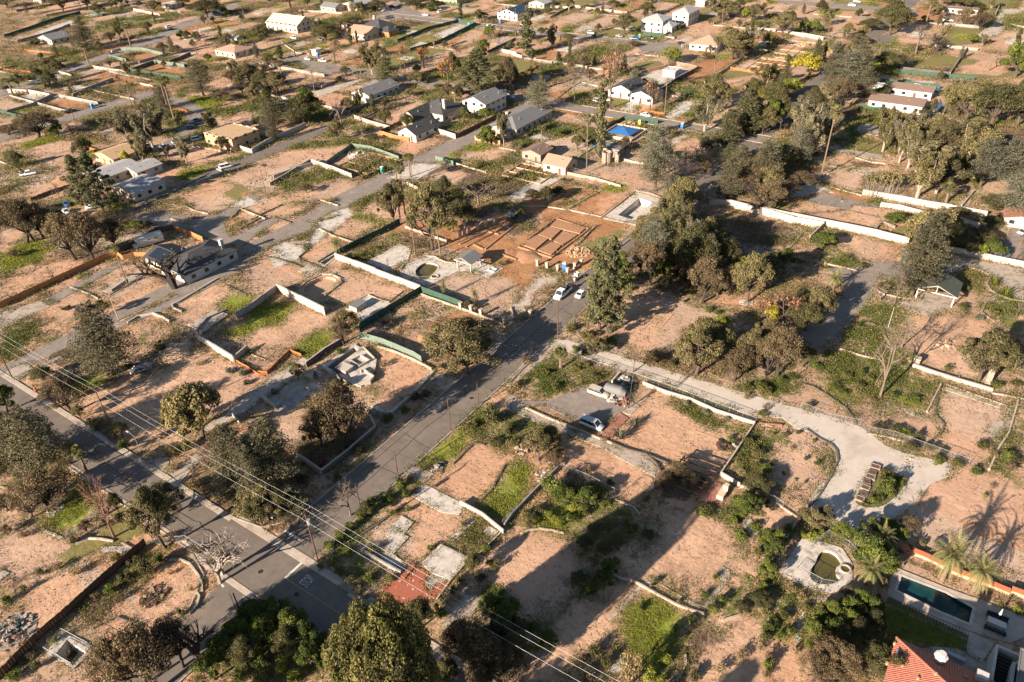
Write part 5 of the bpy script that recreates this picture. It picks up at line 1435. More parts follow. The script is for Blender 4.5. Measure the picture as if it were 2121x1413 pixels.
pool('fenced_pit', 'square dark concrete pit behind wire fence at the lower left', 13, '505,1030 765,1150 590,1310 372,1180', '535,1085 685,1185 580,1290 450,1195', 'concrete_pale', 3.0, 'plaster', 'soil_dark', 'pond', -2.4, round_=False, z=.3)
pool('empty_pool', 'empty round-ended pool with stained white plaster under a scorched oak', 10, '300,360 430,330 570,345 680,430 620,540 440,540 200,590 140,500', '340,390 440,350 560,368 640,435 570,500 400,500 215,560 180,505', 'concrete_dirty', 1.5, 'plaster', 'concrete_pale', z=.12)
pool('cellar_ruin', 'grey house ruin with an open cellar trench near the green screen', 10, '560,235 820,55 995,180 975,330 870,395 650,300', '600,240 815,82 850,108 640,262', 'concrete_pale', 1.9, 'wall_grey', 'soil_dark', round_=False, z=.45, cat='ruin')
pool('sunken_lawn', 'round-ended sandy pool shell sunk in the bare lot', 6, '360,930 560,830 650,835 720,880 700,920 540,1040 420,1010 350,970', '400,930 560,850 640,852 690,885 540,1010 430,985', 'soil_tan', .9, 'soil_tan', 'soil_tan', z=.06, cat='pool')
pool('lap_pool', 'long teal swimming pool beside the red tiled house', 16, '1105,518 1480,670 1760,770 2100,900 2100,1060 1990,1110 1660,1010 1015,735 1040,600', '1122,570 1475,705 1702,832 1672,965 1400,850 1080,692', 'concrete', 2.2, 'pool', 'pool', 'pool', -.25, round_=False, z=.2, coping='concrete_pale')
pool('stone_pit', 'collapsed grey pool pit with pale rubble rim in the left dirt lot', 5, '815,965 1010,840 1100,800 1140,850 1060,900 900,1000', '880,960 1010,870 1020,905 905,985', 'concrete_dirty', 1.4, 'wall_grey', 'concrete_dirty', round_=False, z=.12, cat='pit')
pool('small_pool', 'narrow blue-grey pool beside the wavy-edged slab', 6, '530,745 690,650 712,668 580,775', '548,745 690,662 702,668 580,762', 'concrete_pale', .8, 'wall_grey', 'concrete_dirty', round_=False, z=.14)
pool('far_pool', 'far empty rectangular pool beside the far left road', 1, '320,650 480,595 505,605 370,665', '345,650 470,605 488,610 370,656', 'concrete_pale', 1.0, 'plaster', 'plaster', round_=False, z=.1)
# things in the cellar ruin
b = G(10, 745, 268); mb = MB(); mb.box((b[0], b[1], .45), (3.0, 2.4, .9)); mb.box((b[0], b[1], 1.35), (3.3, 2.7, .12)); tag(mb.build('tank_box', M['wall_white']), 'white box standing on the cellar ruin floor', 'box')
b = G(10, 700, 322); mb = MB(); mb.tube((b[0]-3, b[1]+1.2, .9), (b[0]+2.6, b[1]-1.4, .9), .42, .42, 10); mb.tube((b[0]+2.6, b[1]-1.4, .9), (b[0]-3, b[1]+1.2, .9), .42, .42, 10); tag(mb.build('fallen_tank', M['metal']), 'long pale metal tank lying on the cellar ruin', 'tank')
walls(10, '''
wall_white 1.1 .3 block_stub | low pale wall piece on the cellar ruin, long side | 870,290 890,270 975,330 945,365 860,385
wall_white 1.0 .3 block_stub | pale hearth ring holding yellow leaves in the cellar ruin | 790,200 870,160 940,200 860,245 790,200
wall_white .8 .3 block_stub | pale wall stub at the upper end of the cellar ruin | 850,105 890,90 980,180
''')
# ================================================================ walls and kerbs
walls(6, '''
wall_white 2.3 .25 block_wall | tall white block wall lit by sun, above the weedy walled compound | 215,970 590,1160
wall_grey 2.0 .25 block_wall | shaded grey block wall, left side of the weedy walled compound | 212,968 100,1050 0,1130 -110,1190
wall_white 1.9 .25 block_wall | long cream stepped block wall between the pear-shaped pool and bare lots | 668,712 1345,972
wall_tan .6 .25 stone_wall | | 1345,1000 1660,1110 2000,1240
wall_tan .35 .2 kerb_wall | thin curved kerb round the gridded yard slab | 745,1105 925,998 1010,1035 1090,1058 1210,965
wall_tan .4 .4 kerb_wall | raised rim curving round the sandy pool shell | 380,945 440,895 560,838 640,838 705,870 712,905 560,1025
stone_dark .3 .25 kerb | wavy dark kerb on the parking slab edge | 340,600 420,612 445,640 425,665 378,700 400,730 470,750 565,792
wall_grey .5 .3 retaining_wall | | 470,440 700,370
wall_grey 1.2 .25 block_wall | pale block wall between long dirt lot and weeds near the new house frame | 150,135 300,50 480,-60
wall_white 1.6 .25 block_wall | cream block wall along the front of the framed building lot | 480,-45 640,10 800,75
wall_dark 1.0 .25 block_wall | | 800,75 1030,-60
stone_dark .35 .3 kerb | | 0,410 110,350 250,285
stone_dark .35 .3 kerb | | 50,430 170,385 320,430
wall_tan .5 .3 kerb_wall | | 540,480 640,530 820,590
wall_grey .6 .3 retaining_wall | | 525,745 680,650
stone_dark .35 .3 kerb | | 0,720 100,695 200,710 400,780
wall_white 1.0 .25 block_stub | short white wall piece left of the palm pair | 1235,125 1320,165
wall_tan .5 .3 kerb_wall | | 550,250 690,295
wall_tan .7 .3 retaining_wall | orange-lit retaining wall above the orange soil trenches | 1220,465 1550,580
wall_tan .5 .4 garden_wall | curved planter wall behind the pear-shaped pool | 1178,800 1215,755 1290,725 1380,695 1450,700 1540,745 1618,752
''')
walls(9, '''
wall_white 1.8 .25 block_wall | white block wall, front edge of the weedy walled compound | 1565,15 1855,195
wall_tan 1.6 .25 block_wall | short block wall returning into the walled compound by the orange net | 1855,195 1965,100
wall_tan .25 .2 kerb_wall | | 1990,135 2100,175
wall_white .9 .3 block_stub | white wall stub at the end of the long grey drive | 1845,620 1900,680
stone_dark .25 .25 kerb | | 680,640 760,720 860,800 960,880
wall_tan .25 .25 kerb_wall | | 0,1180 60,1190 150,1230 190,1290
''')
walls(5, '''
wall_white 2.1 .25 block_wall | cream wall running down beside the large bare oak | 1190,725 1300,795 1430,850 1500,890
wall_grey 1.9 .25 block_wall | grey block wall along the lane below the dark-roofed fenced house | 1500,890 1860,670
wall_white .6 .35 garden_wall | white curved low wall at the end of the lane bend | 1010,1225 1090,1175 1210,1150 1290,1180 1345,1215
wall_white .5 .35 garden_wall | white kerb wall with a rounded end along the lane | 1440,1135 1370,1105 1362,1080 1400,1065 1560,970 1725,872
wall_grey .4 .3 kerb_wall | | 560,940 690,985 780,1030
stone_dark .3 .3 kerb | | 870,1000 1130,860
stone_dark .3 .3 kerb | | 1060,330 1400,170 1650,40
wall_tan .4 .3 kerb_wall | | 1450,290 1530,330 1650,360
wall_tan .5 .3 kerb_wall | | 1830,390 1900,320 2100,400
stone_dark .4 .3 kerb | | 1900,480 2100,370
wall_tan .4 .3 kerb_wall | | 1350,400 1530,440
stone_dark .3 .25 kerb | | 1780,920 1950,1000
wall_grey 1.0 .3 block_stub | grey pit wall beside the long house floor | 1560,1300 1640,1200 1800,1130
''')
walls(7, '''
wall_white 2.2 .3 block_wall | tall bright white wall starting at the main road kerb | 1600,290 1760,300 1900,335 2100,385 2260,430 2500,470
wall_tan 1.0 .3 block_wall | pale block wall across the lots behind the empty white pool | 150,-50 480,45 700,90 900,150
wall_tan .35 .3 kerb_wall | | 0,290 300,300 500,330 760,385
wall_tan .35 .3 kerb_wall | | 480,325 640,230 760,170
wall_tan .35 .3 kerb_wall | | 1010,180 760,380
stone .5 .4 stone_wall | | 1010,175 1140,200 1290,262
stone .5 .4 stone_wall | | 765,395 900,425 1020,448
wall_tan .5 .3 kerb_wall | | 700,455 560,600 520,620
wall_tan .4 .25 kerb_wall | | 895,620 1010,530 1100,460
wall_tan .5 .3 kerb_wall | | 30,1100 50,1170 90,1180
wall_tan .5 .3 kerb_wall | | 130,1110 170,1160
stone_dark .3 .3 kerb | | 1250,150 1330,130 1400,60
''')
walls(8, '''
wall_white 2.1 .3 block_wall | long bright stepped white wall, middle run across the gardens | 0,345 520,455 700,490 960,545 1180,600
wall_white 1.6 .3 block_wall | pale wall along the wide drive at the right edge | 1400,635 1690,690 1850,730 2120,785
wall_white 1.8 .3 block_wall | upper white wall above the grey asphalt yard | 820,205 1080,250 1330,300 1520,330 1800,380
wall_white 1.5 .3 block_wall | second white wall just below the upper white wall | 960,300 1100,320 1250,360 1420,400
wall_white 1.5 .3 block_stub | white wall piece between yard shrubs at right | 1580,420 1740,470
wall_tan 1.6 .25 block_wall | side wall joining the long white wall by the shrubs | 515,460 400,570
wall_tan .35 .3 kerb_wall | | 380,475 240,635
stone .4 .4 stone_kerb | stone kerb curving round the cedar planter | 920,950 980,990 1150,1030 1280,1035 1300,1000
stone .4 .4 stone_kerb | stone kerb winding beside the wooden carport | 1540,860 1590,810 1660,780 1760,810 1840,850 1800,910 1830,960 1890,1000 1800,1050 1760,1140 1860,1210
stone .4 .4 stone_kerb | pale stone kerb along the gravel by the right drive | 1890,1000 2000,1040 2100,1050
stone .35 .35 stone_kerb | | 800,1210 900,1230 960,1260 1040,1400
stone_dark .3 .3 kerb | | 250,370 700,330 960,390
wall_tan .35 .3 kerb_wall | | 520,750 660,780 780,810
wall_tan 1.0 .3 block_wall | | 1600,310 1700,190
wall_tan .3 .25 kerb_wall | | 550,140 820,215
stone .8 .6 stone_wall | pile of pale broken stone at the garden corner | 900,510 950,450 980,430 1080,470
''')
walls(10, '''
wall_white 1.2 .3 block_wall | cream wall edge facing the scorched oak roots | 370,945 470,1015 565,1085
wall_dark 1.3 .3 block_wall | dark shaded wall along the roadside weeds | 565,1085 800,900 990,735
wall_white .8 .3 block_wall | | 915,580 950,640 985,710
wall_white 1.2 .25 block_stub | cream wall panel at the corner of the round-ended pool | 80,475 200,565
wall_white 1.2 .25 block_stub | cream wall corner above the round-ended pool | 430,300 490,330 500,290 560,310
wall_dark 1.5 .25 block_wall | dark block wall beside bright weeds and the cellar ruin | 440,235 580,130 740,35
wall_tan .6 .3 kerb_wall | pale curb under the grey-green screen | 1000,78 1120,110 1290,180 1430,255
wall_white .4 .8 kerb_wall | curved pale path edging round the bare ruin lot | 1440,270 1270,450 1115,590 1060,600 965,540
stone .4 .3 stone_kerb | | 1190,480 1300,450 1440,520
wall_white 1.1 .25 block_wall | low white wall running to the grass by the corner lot | 1655,1320 1830,1413 2000,1553
stone_dark .3 .3 kerb | | 1600,1000 1760,835 1850,850
stone_dark .25 .3 kerb | | 1430,970 1530,990 1500,1080
wall_tan .25 .3 kerb_wall | | 0,670 100,610 210,570
stone_dark .3 .25 kerb | | 2010,1010 1900,1210 1820,1290
''')
walls(11, '''
wall_white .9 .3 block_wall | pale low wall under the wire fence beside the long drive | 1075,370 1250,440 1450,500 1650,590 1960,690
wall_white 1.0 .3 block_stub | short pale wall by the parked vehicles | 890,295 830,365
wall_tan .8 .25 block_wall | pale wall at the right end of the dirt lot with succulents | 1960,685 1830,880 1690,1085
wall_white 1.0 .3 block_wall | pale wall between brick terrace and weedy lot | 1690,1090 1840,1180
wall_tan .6 .3 block_wall | | 1840,1180 1960,1210 2100,1265
wall_tan .45 .35 garden_wall | long cream garden kerb from the drive entrance | 150,560 350,650 600,745 700,790 830,840
stone_dark .5 .3 kerb | | 830,840 950,890 1100,930 1300,1010
wall_grey 1.0 .25 block_wall | grey slanting wall between bright grass and thick weeds | 405,1040 220,1225 40,1413 -20,1500
stone_dark .5 .3 kerb | | 1110,935 1180,1000 1210,1060
wall_tan .3 .3 kerb_wall | | 500,420 600,385 740,372
stone .3 .4 stone_kerb | rubble edging of the front garden beside the road | 0,380 100,270 250,130 330,75
wall_tan .3 .3 kerb_wall | | 850,1280 1000,1340 1050,1400
wall_tan .3 .3 kerb_wall | | 1980,690 2100,700
''')
walls(12, '''
wall_white .8 .5 garden_wall | double cream garden wall below the rubble pillar | 1215,225 1400,290 1560,340 1700,380 1850,425
stone_dark .35 .25 kerb | dark wavy kerb in the dirt lot by the green lawn | 325,362 430,390 560,470 690,560 750,640 768,685
stone_dark .35 .25 kerb | dark kerb bending round the lot at the right edge | 1440,375 1395,600 1420,640 1468,690 1445,760 1380,800
wall_tan .5 .3 kerb_wall | | 1440,375 1330,590
wall_tan .25 .2 kerb_wall | | 1480,370 1960,540 1940,620
stone_dark .35 .3 kerb | bumpy dark kerb along the curved drive | 375,725 480,800 580,850 620,900 630,970 560,1120 480,1250 400,1340
wall_tan .5 .3 kerb_wall | pale path wall running down the right edge lot | 2050,500 1975,760 1895,880 1820,1050
wall_tan .3 .3 kerb_wall | | 870,760 1070,800 1300,870
wall_tan .35 .3 kerb_wall | | 640,90 800,140 1000,190
wall_brick .5 .3 kerb_wall | | 0,685 185,700
wall_tan .35 .4 kerb_wall | | 1840,440 1960,460 2100,490
wall_tan .4 .3 kerb_wall | | 1560,340 1560,345
'''.replace('wall_brick', 'brick').replace('wall_tan .4 .3 kerb_wall | | 1560,340 1560,345\n', ''))
walls(13, '''
wall_white .35 .3 garden_wall | white curved kerb round the dug dirt lot | 1345,455 1420,445 1500,480 1570,570 1600,640 1600,700
wall_white .35 .3 garden_wall | hooked white kerb below the dug dirt lot | 1560,710 1580,740 1560,810 1500,880 1430,920
wall_white .35 .3 garden_wall | white curved kerb on the olive lawn | 600,320 700,280 800,285 900,305
wall_tan .3 .3 kerb_wall | | 970,320 1080,380
wall_tan .3 .3 kerb_wall | | 1250,330 1480,300
stone_dark .25 .2 kerb | thin dark square outline on the bottom left dirt | 740,990 930,900 1120,975 940,1090
wall_tan .3 .3 kerb_wall | | 1060,0 1180,75
''')
walls(14, '''
wall_grey .8 .3 retaining_wall | dark retaining edge between verge weeds and the rounded slab | 880,385 1010,460 1190,560
wall_tan .35 .25 kerb_wall | pale kerb along the outer edge of the corner lot | 2000,210 1810,400
wall_tan .35 .25 kerb_wall | | 1730,440 1580,610 1470,760
wall_white .3 .2 kerb_wall | | 1500,330 1730,440
wall_white .3 .2 kerb_wall | | 1370,490 1500,330
stone_dark .3 .3 kerb | dark planter kerb across the corner lot verge | 560,440 800,290 1000,170 1230,0
stone .3 .3 stone_kerb | | 700,650 830,730 900,780
''')
walls(15, '''
wall_tan .4 .3 garden_wall | winding low wall across the shaded bottom lot | 795,525 830,520 850,570 900,600 980,608 1060,650 1200,730 1330,800 1400,830 1560,880
wall_tan .3 .3 kerb_wall | curved brown kerb round the upper bottom lot | 110,240 180,215 260,203 350,215 450,240
wall_tan .3 .3 kerb_wall | | 1410,1200 1415,1270 1380,1340 1340,1413
wall_tan .3 .3 kerb_wall | | 1700,930 1830,890 1920,830
brick .3 .3 kerb_wall | | 2100,420 2040,540 1960,640
''')
walls(1, '''
wall_white 1.8 .3 block_wall | pale wall behind the far palm at the left edge | 70,735 230,740 400,770
wall_grey 1.6 .3 block_wall | grey wall beside the far left slab lot | 580,770 740,700 900,640
wall_grey 1.6 .3 block_wall | shaded wall in front of the far left rusty lot | 60,900 270,840 420,770
wall_white 1.2 .3 block_wall | white wall right of the far rectangular pool | 460,575 570,610
wall_white 1.5 .3 block_wall | bright wall scrap near the top left road | 1060,85 1180,110 1270,130
wall_dark 1.8 .3 block_wall | dark wall beside the far orange soil lot | 1040,570 1120,540 1220,505
wall_white 1.4 .3 block_wall | white wall between far tan lots | 740,540 870,565 1000,580 1040,560
wall_grey 1.8 .3 block_wall | long grey wall below the top left pale slab | 140,340 340,290 560,210
wall_dark 1.6 .3 block_wall | dark wall strip left of the bungalow at the far lane | 1340,500 1430,470 1510,435
wall_tan 1.0 .3 block_wall | | 1070,660 1210,690
wall_tan .8 .3 block_wall | | 740,720 900,760 1060,790
wall_grey 1.4 .3 block_wall | grey wall by the small solar frame lot | 470,770 620,800 780,830
wall_white 1.6 .3 block_wall | bright white wall joining the plywood house | 1860,1170 2000,1215
wall_white 1.8 .3 block_wall | white wall running up beside the black lane | 2000,1210 2100,1150 2420,1000
wall_tan 1.0 .3 block_wall | | 1060,1010 1100,1000
wall_tan .5 .3 kerb_wall | | 1700,1335 1820,1390
wall_tan .5 .3 kerb_wall | | 0,1280 120,1330 180,1380
wall_tan .6 .3 kerb_wall | | 1500,1160 1640,1180 1830,1210
''')
walls(2, '''
wall_white 1.8 .3 block_wall | white wall closing the yard between two gabled houses | 1410,1030 1620,1100
wall_tan 1.6 .3 block_wall | pink-lit wall left of the many-gabled house | 820,940 960,990 1100,1030
wall_white 1.6 .3 block_wall | far white wall right of the big green pine | 1960,405 2100,440
wall_tan 1.0 .3 block_wall | wall beyond the top plywood house | 380,90 560,100 720,110
wall_grey 1.5 .3 block_wall | grey wall in front of the white long house | 830,880 1000,810 1200,720
wall_tan .6 .3 kerb_wall | | 1480,370 1600,390
wall_tan .8 .3 block_wall | | 1580,370 1700,330
wall_tan .6 .3 kerb_wall | | 1590,1290 1720,1330 1860,1370
wall_grey 1.2 .3 block_wall | | 180,1413 350,1350 490,1310
wall_grey 1.2 .3 block_wall | | 740,630 560,700
wall_dark 1.3 .3 block_wall | | 1870,420 2000,360 2100,310
wall_tan .6 .3 kerb_wall | | 240,340 360,420 460,430
wall_tan .6 .3 kerb_wall | | 1950,1170 2100,1200
''')
walls(3, '''
wall_white 1.2 .3 block_wall | low white wall below the solar-roofed house | 0,420 120,460
wall_tan 1.4 .3 block_wall | tan wall along the far top lots | 330,60 480,70 540,60 760,90 950,110
wall_white 1.6 .3 block_wall | white curving wall before the terracotta-roof bungalow | 1380,375 1460,360 1540,380
wall_white 1.5 .3 block_wall | white tent-like wall in the far right green yard | 1890,225 1950,245 2020,235
wall_dark 1.4 .3 block_wall | | 340,150 430,100 530,60
wall_dark 1.6 .3 block_wall | dark wall right of the white two-storey pair | 1250,290 1400,210 1520,140
wall_tan .8 .3 block_wall | | 630,100 700,70 720,85
wall_tan .6 .3 block_wall | | 210,460 320,490
wall_tan .5 .3 kerb_wall | | 400,780 500,700 590,650
wall_tan .5 .3 kerb_wall | | 590,655 730,690
wall_tan .8 .3 block_wall | rubble wall behind the stone ruin | 880,1260 1000,1290 1080,1300
wall_tan .5 .3 kerb_wall | | 1010,430 1100,440 1200,450
brick 1.8 .3 block_wall | brown wall behind the white patio yard | 1100,575 1250,545 1340,520 1500,555
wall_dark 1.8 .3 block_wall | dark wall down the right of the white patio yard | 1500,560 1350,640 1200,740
wall_tan .5 .3 kerb_wall | | 1190,745 1360,770
wall_tan .5 .3 kerb_wall | | 1880,690 2000,710 2040,730
wall_white .6 .3 kerb_wall | | 100,790 250,740
''')
walls(4, '''
wall_white 1.8 .4 block_wall | long pale wall on the left edge of the lumber yard lots | 235,275 350,290 510,320
wall_tan .9 .3 block_wall | | 0,395 150,430 280,450
wall_white .8 .3 block_wall | | 1990,200 2100,220
wall_dark 1.6 .3 block_wall | dark hedge-like wall at the top right | 1870,130 1910,40
wall_tan .4 .3 kerb_wall | | 1600,1413 1660,1380
wall_tan .5 .3 kerb_wall | | 750,1250 900,1290 1000,1300
wall_tan .8 .3 block_wall | | 540,1390 760,1330
''')
walls(16, '''
wall_tan .8 .5 garden_wall | tan garden wall with orange coping behind the teal pool | 1130,362 1320,440 1560,560 1820,655 1980,722
wall_tan .9 .5 garden_wall | lower right end of the orange-topped garden wall | 1990,705 2110,750
wall_tan .4 .4 kerb_wall | | 215,280 320,120
wall_tan .3 .3 kerb_wall | | 140,0 320,125
''')
for P in ('1130,362 1320,440 1560,560 1820,655 1980,722', '1990,705 2110,750'):
    mb = MB(); L = pts(16, P); zz = .8 if P[:2] == '11' else .9; mb.ribbon(L, 1.0, zz+.003, zz+.16)
    w = [o for o in COL.objects if o.name.startswith('garden_wall')][-2 if zz == .8 else -1]; c = mb.build('coping', mat('coping_tile', (.55, .17, .07), .8, .2, 2)); c.parent = w
# ================================================================ fences
fences(5, '''
wood 1.8 board_fence | long orange-brown board fence crossing the left edge | 0,1105 400,920 830,720 930,690
wood 1.8 board_fence | orange board fence curving by the fan palm and motorhome | 930,690 980,725 1070,700 1160,705 1210,730
wood 1.9 board_fence | orange board fence behind the yard of the dark-roofed house | 1385,490 1500,530 1610,580
dark 1.8 board_fence | dark board fence behind the motorhome | 940,670 1070,610 1250,500 1380,485
dark 1.4 board_fence | | 250,260 400,200 560,150
''')
fences(9, 'orange .8 safety_netting | orange safety netting below the walled compound, left part | 1870,190 1960,240 2050,300 2100,290')
fences(10, '''
orange 1.1 safety_netting | orange safety netting zigzagging up to the grey drive | 60,285 130,290 220,200 310,115 400,150
grey 2.0 screen_fence | grey-green screen fence behind the cellar ruin | 860,5 1050,60 1290,160 1350,200
''')
fences(6, '''
green 2.0 screen_fence | dark green screen fence beside the gridded yard slab | 1345,978 1130,1110 870,1270 860,1300
green 2.0 screen_fence | green screen fence continuing the long cream wall | 1345,978 1500,1035 1660,1095
green 1.9 screen_fence | dark green screen fence above the long cream wall | 680,690 850,600 1040,510 1190,430
chain 1.3 pool_fence | wire fence along the front of the pear-shaped pool | 1240,800 1270,870 1330,885 1420,880
dark 1.2 board_fence | | 790,100 880,90 1080,0
''')
fences(7, 'iron 1.4 iron_railing | dark railing beside the utility truck | 170,1150 300,1060 450,950 530,880\nchain 1.6 wire_fence | wire fence behind the empty white pool lot | 900,140 1060,170 1180,190 1300,150\nwood .6 board_edge | | 650,470 720,450')
fences(11, '''
chain 1.6 wire_fence | wire fence along the long drive above the pale low wall | 560,180 870,290 1000,325 1300,430 1650,560 1965,680
chain 1.6 wire_fence | wire fence between thick weeds and the sandy lot | 445,1050 640,1130 850,1240
chain 1.5 wire_fence | wire fence beside the parked vehicles | 995,330 970,500
chain 1.5 wire_fence | leaning wire fence of the brown rafters lot | 1230,1090 1090,1280
iron 1.5 drive_gate | dark gate standing across the long drive | 1435,295 1330,400
''')
fences(12, 'chain 1.7 wire_fence | wire fence along the wide curved drive | 330,560 560,650 800,700 870,755 1060,790 1300,880 1660,1010\nchain 1.4 wire_fence | | 110,1290 190,1345')
fences(13, '''
dark 1.8 board_fence | long dark board fence crossing the bottom left lots | 1160,330 860,590 540,880 300,1090 0,1400
chain 1.6 wire_fence | wire fence round the square concrete pit | 372,1185 510,1035 720,1150 590,1310 372,1185
chain 1.5 wire_fence | pale wire fence on the corner below the bare pale-limbed tree | 1200,330 1480,300 1640,400 1760,480
''')
fences(16, 'chain 1.5 pool_fence | wire fence behind the kidney-shaped pool | 430,330 545,255 710,350 800,450\nchain 1.4 pool_fence | wire fence in front of the kidney-shaped pool | 300,520 400,590 490,640 600,660 690,645')
fences(14, 'chain 1.4 wire_fence | | 1990,170 2100,50')
fences(1, '''
green 2.0 screen_fence | long dark green screen at the top left pale lot | 40,300 250,230 450,160 640,110
green 1.8 screen_fence | green screen along the front of the far orange soil lot | 1040,570 1230,600 1430,630
grey 1.8 screen_fence | grey-green screen behind the far orange soil lot | 1220,500 1460,535
green 1.9 screen_fence | green screen at the far left edge lot | 0,900 200,950 320,980
green 1.9 screen_fence | green screen in front of the plywood house | 1640,1110 1740,1150 1850,1190
orange 1.0 safety_netting | orange netting scrap by the left road bend | 1340,880 1420,870 1510,900
orange 1.0 safety_netting | orange netting across the far left weeds | 640,1150 740,1190 860,1220
orange 1.0 safety_netting | orange netting far left of the top road | 180,400 360,420 530,440
orange 1.0 safety_netting | orange netting at the far left edge | 0,545 100,565 240,575
orange 1.0 safety_netting | orange netting scrap behind the twin eucalyptus | 780,1045 880,1010
grey 1.8 screen_fence | grey-green screen in the far lane corner | 960,400 1120,400 1290,440
grey 1.8 screen_fence | grey-green screen by the far white van | 870,460 1000,490
green 2.0 screen_fence | green screen at the far left small lots | 720,110 810,130
dark 1.8 board_fence | | 1130,1230 1220,1190
''')
fences(2, '''
wood 1.8 board_fence | orange board fence of the gabled house yard | 1020,1065 1130,1100 1250,1120
dark 1.8 board_fence | dark board fence behind the gabled house yard | 1020,1065 1240,960
new 1.9 board_fence | pale new board fence beside the hipped brown roof | 1770,1110 1860,1130 1970,1150 1975,1110 1890,1060 1775,1108
green 2.0 screen_fence | long green screen along the bright slab lot | 1160,340 1400,240 1640,180 1780,200 1480,350 1260,410
grey 1.8 wire_fence | grey mesh fence round the framed building lot | 600,1310 800,1170 950,1190 1170,1270
green 1.8 screen_fence | green screen by the top road lot | 1420,20 1560,40 1700,60
grey 1.8 screen_fence | | 1460,1270 1600,1310
dark 1.8 board_fence | dark board fence along the lane beside the pale two-storey house | 1640,1090 1900,960 1970,930
''')
fences(3, '''
orange 1.0 safety_netting | orange netting before the lumber frames | 1750,540 1900,570 2100,600
green 2.0 screen_fence | green screen behind the blue tarp yard | 930,955 1050,965 1190,985
dark 1.8 board_fence | dark board fence left of the blue tarp yard | 770,1040 940,945
green 1.8 screen_fence | green screen in front of the white two-storey pair | 1080,275 1240,290
green 1.8 screen_fence | green screen beside the thick oak right of the patio yard | 1370,760 1490,740
green 1.6 screen_fence | green net by the mid street trees | 20,640 130,590
chain 1.7 wire_fence | wire fence in front of the small brown barn | 30,1270 330,1330 700,1400
orange 1.0 safety_netting | orange netting strip on the front lawn of the palm house | 1060,880 1240,910
''')
fences(4, '''
green 2.0 screen_fence | long dark green screen across the dry field at right | 1090,585 1400,610 1700,640
green 2.0 screen_fence | green screen behind the brown twin-roof house | 960,660 1200,680 1430,710
green 1.8 screen_fence | green screen left of the brown twin-roof house | 850,745 1050,710
green 1.8 screen_fence | green screen before the brown twin-roof house | 790,850 900,885 1000,880
orange 1.0 safety_netting | orange netting by the far lumber frames | 0,590 200,560
''')
# ================================================================ houses (grid-aligned; centre from the survey marks, sizes in metres)
def HS(label, r, x, y, lx, ly, **k):
    b = G(r, x, y); return house(label, b[0], b[1], lx, ly, **k)
HS('dark-roofed house with a solar panel inside the orange board fence', 5, 1590, 770, 12, 17, h=3.0, roof='hip', rise=2.3, wm='stucco_grey', rm='roof_dark', chimney=(1.5, 7.2, 1.0, 5.6))
h = HS('small dark gabled wing with a glass-like solar panel', 5, 1350, 740, 9, 9, h=2.8, roof='gable', rise=1.5, ax='x', wm='cream', rm='roof_dark')
b = G(5, 1350, 740); mb = MB(); mb.face([(b[0]-3, b[1]-4.2, 3.05), (b[0]+3, b[1]-4.2, 3.05), (b[0]+3, b[1]-.8, 4.2), (b[0]-3, b[1]-.8, 4.2)]); mb.build('solar_panel', M['solar'], h).location = (-b[0], -b[1], .22)
HS('flat grey-roofed house behind the tall dark pine', 1, 910, 1400, 11, 15, h=3.0, roof='gable', rise=1.2, ax='y', wm='cream', rm='roof_pale')
HS('low grey gabled outbuilding behind the pale-roofed garage', 1, 1140, 1370, 9, 10, h=2.8, roof='gable', rise=1.1, ax='y', wm='cream', rm='roof_pale')
HS('pale grey low-gabled house right of the tall dark pine', 5, 1110, 185, 13, 12, h=3.0, roof='gable', rise=1.4, ax='y', wm='stucco_tan', rm='roof_pale')
HS('bare rafter roof of a new house behind the dark pine', 1, 950, 1255, 13, 12, h=2.9, roof='gable', rise=1.6, ax='y', wm='lumber', rm='lumber')
HS('plywood box house under construction with open roof', 1, 1850, 1130, 17, 13, h=4.6, roof='flat', wm='wood_new', rm='lumber', ov=.05)
HS('white long house with grey gabled roof among trees', 2, 990, 760, 11, 20, h=3.4, roof='gable', rise=2.2, ax='y', wm='white', rm='roof_grey')
HS('many-gabled dark house, main block', 2, 1500, 920, 14, 14, h=3.6, roof='hip', rise=4.0, wm='cream', rm='roof_dark', chimney=(5, -3, 1.2, 8.5))
HS('many-gabled dark house, open front wing', 2, 1340, 960, 9, 14, h=3.4, roof='gable', rise=2.8, ax='y', wm='cream', rm='roof_dark')
HS('white garage with dark gabled roof below the many-gabled house', 2, 1330, 1070, 9, 14, h=3.0, roof='gable', rise=2.4, ax='y', wm='white', rm='roof_dark')
HS('pale two-storey house with grey roof beside parked cars', 2, 1850, 870, 12, 15, h=5.2, roof='gable', rise=2.4, ax='y', wm='white', rm='roof_grey')
HS('wide house with brown hipped roof on the lane', 3, 120, 990, 12, 26, h=3.0, roof='hip', rise=2.6, wm='stucco_tan', rm='roof_grey', chimney=(-3, -6, 1.0, 6.5))
HS('front wing of the brown hipped-roof lane house', 3, 0, 1050, 10, 12, h=2.9, roof='gable', rise=2.0, ax='y', wm='stucco_tan', rm='roof_grey')
HS('white bungalow with black gabled roof, left block', 3, 960, 740, 12, 15, h=3.2, roof='gable', rise=2.4, ax='y', wm='white', rm='roof_dark')
HS('white garage block with black roof by the rusty tree', 3, 1100, 790, 11, 11, h=3.2, roof='gable', rise=2.0, ax='y', wm='white', rm='roof_dark')
HS('small white patio pavilion behind the black-roofed bungalow', 3, 1300, 600, 6, 6, h=3.0, roof='flat', wm='white', rm='white', win=False)
sheet('slab', pts(3, '1040,600 1180,560 1340,520 1480,560 1340,620 1240,680 1160,660'), 'concrete_pale', .12, 'white patio paving behind the black-roofed bungalow', cat='patio')
HS('brown twin-roof house, larger front roof', 4, 1090, 850, 20, 11, h=3.2, roof='gable', rise=1.4, ax='x', wm='white', rm='roof_brown')
